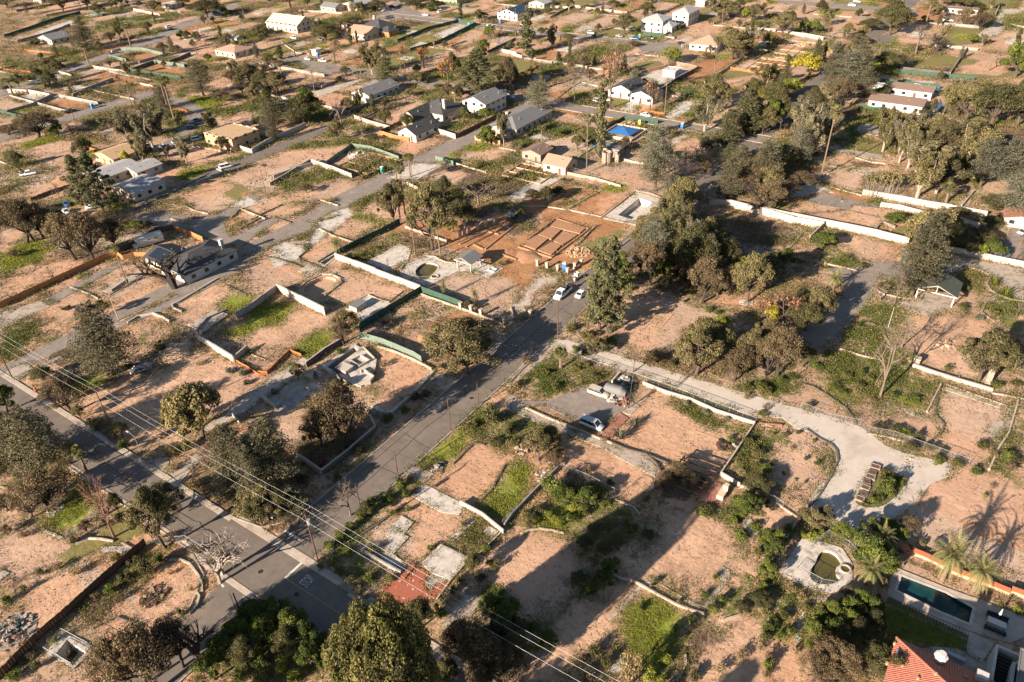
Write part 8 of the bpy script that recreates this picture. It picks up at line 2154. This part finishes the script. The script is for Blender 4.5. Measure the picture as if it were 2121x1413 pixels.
grow(11, '''
fanshort 425 240 105 130;bare 1000 270 80 190;oak 1490 295 -60 360;oak 1440 230 -20 250;oaks 1790 340 110 270;oaks 1860 300 60 250;oak 250 965 710 230;oakd 330 900 700 180;oaks 1130 230 120 130;oak 700 130 0 170
agave 1010 700 620 110;agave 900 800 710 130;bared 960 560 420 90;shrubo 550 260 160 150;shrubo 620 230 150 130;shrubt 150 200 120 150;shrubo 300 290 220 120;shrubd 700 330 260 130;shrubo 380 400 330 130;shrubg 1410 530 470 80
shrubg 1570 600 540 80;shrubg 1740 650 600 70;shruby 1760 810 750 100;oaks 380 1010 920 180;shrubd 410 900 810 130;shrubt 640 1060 990 120;shrubt 760 820 770 110;oaks 1330 1120 990 200;oaks 1430 1190 1070 180;oaks 1250 1210 1080 190
shrubd 1500 1140 1050 180;shrub 1100 1290 1220 90;shrubo 1560 1370 1290 190;oakd 1990 1220 1100 200;oakg 1900 1380 1250 210;shrub 1830 1413 1330 130;shrubo 2040 1330 1240 120;shruby 340 1060 1000 60;shrub 350 1240 1100 190;shrubo 480 1200 1130 150
oakg 450 1300 1180 200;oakg 620 1330 1200 190;shrub 720 1220 1140 150;shruby 520 1360 1280 150;shrub 780 1340 1270 130;shrubd 260 1380 1290 150;shrubo 70 860 740 150;shrubd 20 760 640 130;shrubd 200 800 760 80;bare 900 1230 1150 90
shrubd 1140 160 90 190;shrubd 1310 210 150 130;shrubo 1910 420 340 170;shrub 2000 400 310 150;shrubt 1900 480 410 120;shrubd 1970 920 830 170;shrubo 1900 830 750 150;shrub 2050 1060 970 130;shrubo 1980 1020 950 110;shrubt 1850 1080 1010 120
shrubd 820 1160 1090 120;shrubd 620 130 60 140;shrub 540 110 40 120;bare 650 1180 1090 110
''')
grow(12, '''
bare 960 470 -160 300;thin 920 380 180 130;oak 1740 345 -60 400;oak 1830 330 0 300;oak 1960 190 10 190;oaks 150 310 -90 330;oaks 60 300 -50 230;oakd 350 230 60 170;shrubo 50 440 350 170;shrub 180 350 280 130
shrubd 400 550 480 80;barer 890 530 470 100;shrubd 960 720 640 170;shrubo 1080 740 660 170;shrub 1170 770 700 150;shrubd 1260 800 690 90;shrubd 1350 880 800 150;shrubd 1460 900 850 130;oak 1180 910 830 130;shrub 1410 990 910 150
shrubo 1560 1010 940 140;shrub 1720 1070 1000 150;shrubt 1850 940 860 120;shrubo 1760 880 800 140;shrubo 1500 250 190 120;shrub 1870 390 310 130;shrubo 2040 360 330 150;shrubo 1120 1150 1060 130;shrub 980 1230 1100 150;shruby 1040 1180 1130 110
shrub 900 1310 1220 140;shrubo 1000 1150 1080 150;shrubo 1080 1130 1080 120;shrub 950 1280 1210 150;shrubo 1060 1240 1180 120;shrubo 900 1290 1230 110;shrub 1110 1170 1110 120;shrubt 980 1100 1050 100;shrubo 1000 1080 1010 130;shrubo 830 1340 1280 110;shrubd 60 1050 950 140;shrub 110 1000 920 140;shrub 200 1080 1000 130;shruby 360 1150 1080 90;shruby 290 1130 1070 80;shrubo 380 960 880 140;shrubd 460 1000 900 150
shrubt 260 880 800 130;shrubd 310 760 660 110;shrubd 210 780 660 130;shrubo 180 1190 1130 110;shrubo 440 820 740 110;shrubt 500 1050 980 110;shrubd 130 760 700 110;shrub 1960 960 850 130;shrubd 2040 980 900 150;shrubb 2000 1050 950 110
shrubt 1850 1190 1140 90;shruby 1790 1260 1220 50;oakd 1400 1413 1260 0;shrubo 700 320 250 130;shrub 810 290 220 110;shrub 1200 500 430 190;shrub 600 400 330 150;shrub 460 240 180 150;shrub 560 140 80 140;shrubd 2080 160 80 110
shrubo 30 620 560 130;shrub 270 320 270 130;shrubt 60 560 500 110;shrub 1060 470 400 110;shrub 660 460 390 110;shrubo 800 400 330 110;shrubo 880 330 270 110
'''.replace('oakd 1400 1413 1260 0;', ''))
grow(13, '''
oak 1310 350 -130 340;barew 1765 560 270 440;barew 1740 630 370 330;barer 905 265 -290 230;oaks 1250 1500 1020 560;oaks 1050 1500 1060 400;bared 1610 1290 870 340;oaks 1450 1300 920 330;shrubd 960 150 30 130;oaks 60 60 -60 190
oaks 250 110 -60 210;shrubb 850 150 60 110;shrubb 760 750 680 130;shrubb 950 770 690 110;shrubd 1180 560 430 130;shrubd 1060 480 400 130;shrubb 1350 280 210 180;shrubb 1240 200 110 130;oaks 700 240 130 130;shrubd 600 310 220 130
shrubd 330 560 490 90;shrub 200 690 610 90;shrub 60 780 700 110;shrubt 460 520 430 160;shrubt 600 560 470 150;shrubo 920 440 370 130;shrub 1270 460 370 110;shrubd 1000 600 500 150;shrub 880 710 620 150;shrubb 250 1230 1170 130
shrub 430 1110 1040 110;shrub 120 1390 1300 150;shrubd 300 1300 1200 110;bare 820 1370 1180 190;shrubt 1350 560 500 80;shrubt 1520 690 620 90;shrubd 1450 880 790 120;shrubb 1700 480 390 190;shrubb 1560 400 300 170;shrubt 1280 920 860 90
oakg 2020 960 790 210;oakg 1920 1100 920 220;oakg 1790 1250 1060 240;oakg 2080 1130 940 200;oakd 1960 1270 1080 240;oakg 1700 1390 1210 230;shrub 1880 1010 930 130;shrub 2060 1290 1190 190;shrubt 2060 1400 1310 170;shrub 1900 1380 1290 190
oaks 60 240 180 110;shrubb 200 260 200 130;bare 200 1140 1040 110
''')
grow(14, '''
oakd 260 110 -110 230;oakd 90 180 -60 230;oakd 350 60 -110 200;puff 1150 1850 800 930;oakd 1350 980 780 240;oakg 60 960 790 220;oakg 200 920 770 210;oakg 330 1020 850 220;oakg 130 1100 910 240;oakg 450 1120 960 210
oakg 560 1190 1030 200;oakd 320 1180 1010 230;oakg 480 1290 1110 220;shruby 250 1300 1200 190;oakg 620 1300 1170 180;shruby 350 1400 1300 190;shrubo 120 1270 1180 170;shrub 90 1390 1290 190;shrubb 500 1030 960 110;shrub 620 360 270 130
shrub 700 270 180 130;shrub 790 210 120 140;shrub 860 130 50 140;oakd 930 90 -10 150;shrub 760 400 330 130;shrub 960 380 290 110;shruby 640 480 410 110;shruby 560 520 450 90;shrub 850 480 420 110;shrub 940 610 540 150
shrubd 780 600 520 150;shrubt 850 700 630 110;shrub 700 540 470 110;shrub 1100 610 550 110;oakd 1760 560 400 130;shrub 1740 480 390 150;shrub 1500 900 790 140;shrub 1590 700 630 110;oaky 1470 840 790 50;shrubo 1650 620 560 110
oaks 1720 1250 940 380;oaks 1850 1340 1050 330;oaks 1620 1200 990 230;oaks 2010 1413 1180 330;oakd 1960 1100 960 230;oakd 2080 1200 1050 230;oakg 1900 860 740 190;oakg 2020 900 780 220;shrubd 1820 600 520 150;shrubd 1920 500 410 170
oaks 1830 1500 1300 300;shrubo 1680 180 110 60;shrub 1130 90 40 90;shrub 1250 60 0 70;shrub 1420 370 310 90;oakd 1560 1413 1250 210;shrub 1860 380 290 110;shrubt 1640 760 700 110
''')
grow(15, '''
shrubt 970 1440 1160 200;oakg 800 560 450 150;oakg 770 650 540 170;shrub 700 620 530 130;oakd 560 620 490 190;shrub 640 700 620 150;shrub 860 480 410 110;oakd 760 400 270 190;oakd 860 330 210 190;oakd 620 340 220 190
oakd 700 230 120 180;shrub 500 140 50 170;shruby 400 160 70 150;shrub 600 90 10 150;shruby 330 120 40 130;shrubd 180 110 20 170;oakd 1110 260 180 150;shrub 980 220 150 150;shrub 1180 620 570 70;shrubg 1140 660 610 50
shrubg 1360 790 740 60;shrub 1650 600 540 80;shrub 1560 740 670 80;shrub 1700 780 700 130;shrub 1620 860 780 130;shrub 1850 280 190 150;shrub 1780 160 70 150;oakg 1860 110 0 160;shrub 1960 200 130 130;shrubo 1980 420 330 130
shrub 2050 470 370 140;shrub 2030 330 240 130;oakg 2060 600 480 150;oakd 2000 800 660 210;oakd 1850 860 730 190;shrub 1560 90 20 190;shrubt 2030 880 800 150;shrub 2060 1010 900 150;shrub 300 1080 990 190;oakg 340 1160 1020 160
shrub 210 1000 910 170;oakd 100 1000 860 190;oakd 30 930 800 170;shruby 250 1160 1060 130;oakd 20 1180 1000 190;shrub 60 1100 1000 160;shrubo 700 1200 1100 190;shrubb 560 1280 1190 160;shrubt 620 1390 1290 190;shrubo 780 1290 1190 150
shruby 1250 1250 1170 150;shruby 1120 1380 1280 190;shruby 1220 1413 1330 150;shruby 1040 860 790 120;shrub 1330 1010 940 120;shrub 1460 930 860 110;shrubt 1680 1330 1240 170;shrubt 1850 1220 1130 170;shrub 2060 1300 1200 130;shrubd 1280 1500 1390 190
shrubt 2000 1160 1080 110;shrubd 1480 1380 1290 170;oaks 180 200 130 80
''')
grow(16, '''
oakd 880 1350 1120 240;oakd 970 1260 1090 180;oakd 1010 1480 1230 240;date 1445 615 330 340;date 1700 700 470 270;oakg 860 500 270 290;dateb 930 420 240 230;dateb 850 640 480 240;oakg 960 560 390 210;oak 430 200 60 190;oak 510 160 20 160;oaks 340 130 40 130;oakg 640 260 160 150
oakg 720 300 190 130;shruby 430 280 200 150;shruby 500 260 190 110;shruby 360 270 200 110;oakg 880 260 140 190;oakg 1000 240 130 190;oakg 1080 300 180 170;oaks 1160 260 100 190;shrubg 1420 330 260 130;shrubt 760 440 330 130
shruby 660 800 740 130;oakg 560 920 790 190;oakg 720 900 760 210;oakg 800 830 700 190;oakg 470 960 840 160;oakg 420 1080 930 180;oakg 560 1080 920 200;shrub 400 1140 1050 130;oakg 690 1010 850 200;oakd 640 1130 980 210
oaks 500 1300 1060 300;oaks 620 1400 1140 290;oaks 420 1413 1210 260;oaks 560 1480 1280 300;shrubo 200 920 830 130;shrub 240 1040 950 140;shrub 170 1080 1000 120;shruby 180 890 830 90;shrub 40 820 730 160;oakg 120 420 300 160
oakg 60 320 210 150;oakg 150 320 210 130;shrub 60 560 470 160;shruby 90 600 540 90;shrub 30 680 590 120;shrubo 40 1080 980 140;shrub 110 980 890 130;shrubt 260 700 620 160;shrubt 340 760 690 130;shrubo 380 840 780 90
oaks 1100 430 360 80;shrubt 980 660 560 150;shruby 2040 860 790 130;shrub 2110 880 810 110;shrubm 950 745 700 60;oakd 760 1100 940 230;shrubd 1180 380 300 110;shrub 240 220 130 130;oaks 700 740 660 130;shrubo 1290 330 260 90
oakg 880 860 740 170;oakd 880 1000 850 190;shrubb 100 1240 1150 170;shrubb 60 1370 1290 130;shrubt 290 1190 1110 110;oakd 1020 540 430 140
''')
# more of the dark belt right of the main road
grow(7, '''
cedar2 1150 780 380 290;cedar 1330 720 210 260;cedar2 1450 790 400 270;cedar 1570 880 500 260;fir 1260 760 300 190;thin 1380 860 560 170;oak 1240 640 330 230;oaks 1420 640 330 250;oakd 1620 640 420 260;oak 1180 700 450 200;oaks 1600 900 640 220;oakd 1330 820 560 220;oak 1050 700 430 170;gumg 1420 760 400 200;oaks 1750 1000 760 200;thin 1560 620 330 160;gumg 1280 560 250 180;bare 1660 1010 760 180
''')
grow(4, 'cedar 560 720 350 210;cedar 820 820 470 180;fir 200 700 480 140;gumg 60 700 500 150;cedar2 300 1330 1000 230;gumg 980 1200 830 190;gumg 1180 1330 980 220;oak 1380 1150 900 220;oaks 1470 1300 1030 230;gum 400 1280 900 200;oakd 1300 930 860 90;gumg 1560 1200 930 230;oak 720 480 330 130;oaks 560 640 470 130;oakd 420 900 700 170;oak 280 1000 830 170')
# small trees along the lot lines of the far blocks
def free(x, y):
    i, j = int((x-GX0)/GS), int((y-GY0)/GS); return 2 < i < gnx-3 and 2 < j < gny-3 and not ROADM[j-2:j+3, i-2:i+3].any()
KS = ['oak', 'oakd', 'oaks', 'oaks', 'thin', 'bare', 'oakd', 'cedar', 'gumg', 'oakg', 'rusty', 'cypress']; nt_ = 0
for (x0, x1, y0, y1) in LOTS:
    for _ in range(int(NR.integers(0, 6))):
        x, y = (x0+NR.random()*(x1-x0), NR.choice([y0, y1])) if NR.random() < .6 else (NR.choice([x0, x1]), y0+NR.random()*(y1-y0)); u, v = proj((x, y, 0))
        if free(x, y) and 0 < u < 2121 and 5 < v < 330 and nt_ < 290:
            k = KS[int(NR.integers(len(KS)))]; h = (4+5*NR.random()**2)*(1.5 if k in ('cedar', 'gumg', 'cypress') else 1); plant(k, x, y, h, h*(.22 if k == 'cypress' else .95 if k[:3] == 'oak' else .6)); nt_ += 1
    if NR.random() < .42:
        cx, cy = (x0+x1)/2+NR.normal()*2, (y0+y1)/2+NR.normal()*3; w, d = 5+5*NR.random(), 6+7*NR.random(); u, v = proj((cx, cy, 0))
        if free(cx, cy) and free(cx+w/2, cy-d/2) and free(cx-w/2, cy+d/2) and 10 < u < 2110 and 10 < v < 330:
            q = sheet('foundation_slab', R4(cx-w/2, cx+w/2, cy-d/2, cy+d/2), 'concrete_pale' if NR.random() < .5 else 'concrete_dirty', .12); del q['kind']; auto(q, 'bare rectangular house slab', 'slab', (cx, cy, 0), 'bare house slabs of the far lots')
    for (a, b) in (((x0+.5, y0), (x1-.5, y0)), ((x0, y0+.5), (x0, y1-.5))):
        mx_, my_ = (a[0]+b[0])/2, (a[1]+b[1])/2; u, v = proj((mx_, my_, 0))
        if NR.random() < .5 and free(mx_, my_) and free(*a) and free(*b) and 10 < u < 2110 and 6 < v < 330:
            hh = (.5, .9, 1.4)[int(NR.integers(3))]; mb = MB(); mb.ribbon([a, b], .3, 0, hh); o = mb.build('lot_wall', M[('wall_tan', 'wall_grey', 'wall_dark', 'wall_grey')[int(NR.integers(4))]]); auto(o, 'straight boundary wall', 'wall', (mx_, my_, hh/2), 'straight boundary walls of the far lots')
# trees behind the photographer's left, whose shadows cross the bottom lots
for kind, x, y, h, w in (('oak', -38, 14, 17, 17), ('oakd', -52, 6, 18, 16), ('pine', -20, 22, 18, 12), ('oak', -6, 28, 12, 14), ('oak', -30, -8, 20, 18), ('cedar', -72, 2, 17, 12), ('oakd', 2, 36, 11, 12), ('oak', 8, 44, 9, 10)):
    plant(kind, x, y, h, w)
# ================================================================ loose growth and litter nobody could count
def edge_pts(n):
    S = [(np.array(L[i][:2]), np.array(L[i+1][:2])) for L in EDGES for i in range(len(L)-1)]; q = []
    ln = []
    for a, b in S:
        w = (np.array([(a+b)[0]/2, (a+b)[1]/2, -CAMH]) @ FW); u, v = proj((*((a+b)/2), 0)); ln.append(np.linalg.norm(b-a)/max(w, 60)**1.5*(w > 20 and -60 < u < 2180 and -10 < v < 1500))
    ln = np.array(ln); i = NR.choice(len(S), n, p=ln/ln.sum()); t = NR.random(n)[:, None]; A_ = np.array([s[0] for s in S])[i]; B_ = np.array([s[1] for s in S])[i]; P = A_+(B_-A_)*t
    cl = np.sin(P[:, 0]*.9)+np.sin(P[:, 1]*.7+P[:, 0]*.3); P = P+NR.normal(size=P.shape)*.45; k = cl > -.3; P = P[k]; return P, np.concatenate([P, np.full((len(P), 1), -CAMH)], 1) @ FW
def scatter(name, maskfn, n, lm, per, spread, size, hh, t0=.5):
    P, w = edge_pts(n) if maskfn is None else scatter_pts(maskfn, n); n = len(P); c = np.repeat(P, per, 0); N_ = len(c); w = np.repeat(w, per)
    k = np.clip(w/150, .8, 2.2); pos = np.stack([c[:, 0]+NR.normal(size=N_)*spread*k, c[:, 1]+NR.normal(size=N_)*spread*k, hh*k*NR.random(N_)+.02], -1)
    nm = NR.normal(size=(N_, 3))+[0, 0, .6]; nm /= np.linalg.norm(nm, axis=1)[:, None]
    tt = np.repeat(NR.random(n), per)*.7+NR.random(N_)*.3
    me = leafmesh(name, [quads(pos, nm, size*k*(.6+.8*NR.random(N_)), np.clip(tt+t0-.5, 0, 1))], [LM[lm]]); o = bpy.data.objects.new(name, me); COL.objects.link(o); struct(o, 'stuff'); return o
def patchy(f, s, lo):
    """clumped version of a painted area"""
    def g():
        a = NR.random((gny//s+2, gnx//s+2)).astype(np.float32); a = np.kron(blur(a), np.ones((s, s), np.float32))[:gny, :gnx]; a = blur(a, 2); return f()*np.clip((a-lo)*6, 0, 1)
    return g
bare_ = lambda: 1-np.clip(MASK['d']+MASK['g']+MASK['G']+MASK['l']+MASK['o']+MASK['y'], 0, 1)
scatter('weeds', patchy(lambda: blur(MASK['g'], 3)+.2*bare_()+.02*MASK['d'], 2, .47), 34000, 'green', 14, .55, .1, .4)
scatter('grass', patchy(lambda: blur(MASK['G'], 5), 2, .38), 12000, 'bright', 16, .45, .09, .25)
scatter('undergrowth', patchy(lambda: MASK['g']*.6+MASK['l']*.8+.3*bare_(), 4, .45), 14000, 'olive', 22, .6, .11, .7)
scatter('dry_brush', patchy(lambda: MASK['l']+.5*MASK['g']+.4*bare_()+.04*MASK['d'], 4, .46), 16000, 'dry', 16, .5, .1, .5)
scatter('dead_leaves', patchy(lambda: MASK['l']+.12*MASK['d']+.3*bare_()+.25*MASK['o'], 2, .46), 14000, 'burnt', 9, .5, .09, .1, .3)
def rubble(name, maskfn, n, m, s):
    P, w = scatter_pts(maskfn, n); mb = MB(); k = np.clip(w/150, .8, 2.0)
    for (x, y), kk in zip(P, k): mb.box((x, y, -.03), (s*kk*(.4+NR.random()), s*kk*(.4+NR.random()), s*kk*.5*(.4+NR.random())), NR.random()*3)
    struct(mb.build(name, M[m]), 'stuff')
scatter('edge_weeds', None, 9000, 'green', 14, .4, .1, .5); scatter('edge_brush', None, 6000, 'dry', 12, .4, .1, .5)
mb = MB()
for k in range(34):
    i = int(NR.choice(np.flatnonzero((MASK['d'] > .9) & ~ROADM & (np.arange(gny)[:, None] < 330)))); x, y = _gx[i % gnx], _gy[i//gnx]; a = NR.random()*6.28; c = NR.normal()*.09; L = [[], []]
    for s in range(14):
        x += math.cos(a)*.9; y += math.sin(a)*.9; a += c
        j = (min(gny-1, max(0, int((y-GY0)/GS))), min(gnx-1, max(0, int((x-GX0)/GS))))
        if MASK['d'][j] < .8 or ROADM[j]: break
        for q in (0, 1): L[q].append((x-math.sin(a)*(q-.5)*1.6, y+math.cos(a)*(q-.5)*1.6))
    if len(L[0]) > 4:
        for q in (0, 1): mb.ribbon(L[q], .24, 0, .028+.0004*k)
for k in range(60):
    i = int(NR.choice(np.flatnonzero((MASK['d'] > .9) & ~ROADM & (np.arange(gny)[:, None] < 330)))); x, y = _gx[i % gnx], _gy[i//gnx]; w, d = 3+5*NR.random(), 3+6*NR.random(); R_ = [(x, y), (x+w, y), (x+w, y+d), (x, y+d), (x, y+d*.4)][:int(NR.integers(3, 6))]
    if not any(ROADM[min(gny-1, max(0, int((q[1]-GY0)/GS))), min(gnx-1, max(0, int((q[0]-GX0)/GS)))] for q in R_): mb.ribbon(R_, .16, 0, .05+.0005*k)
struct(mb.build('tyre_tracks', M['track']), 'stuff')
rubble('pale_stones', patchy(lambda: MASK['g']*.4+bare_()*.8+.12*MASK['d'], 3, .47), 12000, 'stone', .26)
rubble('brick_bits', patchy(lambda: MASK['l']*.5+bare_()*.8+.1*MASK['d'], 2, .5), 3000, 'brick', .22)
rubble('dark_clods', patchy(lambda: MASK['d']+.6*bare_()+.5*MASK['o'], 3, .5), 6000, 'stone_dark', .17)
build_ground()
gm = bpy.data.materials['ground']
for k, ((x0, y0, x1, y1), I) in enumerate(PITS): struct(ringdeck('ground', [(x0, y0), (x1, y0), (x1, y1), (x0, y1)], [I], 'soil_tan', .011+.0025*k))
# ================================================================ labels for the things told apart by where they stand
def words(n): return ['nearest one', 'second nearest', 'third nearest', 'fourth nearest', 'fifth nearest', 'sixth nearest', 'seventh nearest', 'eighth nearest', 'ninth nearest', 'tenth nearest', 'eleventh nearest', 'twelfth nearest'][n] if n < 12 else '%dth nearest' % (n+1)
B = {}
for (o, look, pos, grp, size) in THINGS:
    u, v = proj(pos); d = [((u-l[1][0])**2+((v-l[1][1])*1.3)**2, i) for i, l in enumerate(LAND)]; dd, i = min(d); lu, lv = LAND[i][1]; dx, dy = u-lu, v-lv
    rel = ('right of' if dx > 0 else 'left of') if abs(dx) > abs(dy)*1.2 else ('below' if dy > 0 else 'above')
    if u < 0 or u > 2121 or v > 1413+60: rel = 'outside the view beyond'
    B.setdefault((look, rel, LAND[i][0]), []).append((dd, o))
for (look, rel, l), L in B.items():
    L.sort(key=lambda t: t[0])
    for i, (d, o) in enumerate(L): o['label'] = (look+' '+rel+' '+l) if len(L) == 1 else (look+' '+rel+' '+l+', '+words(i))
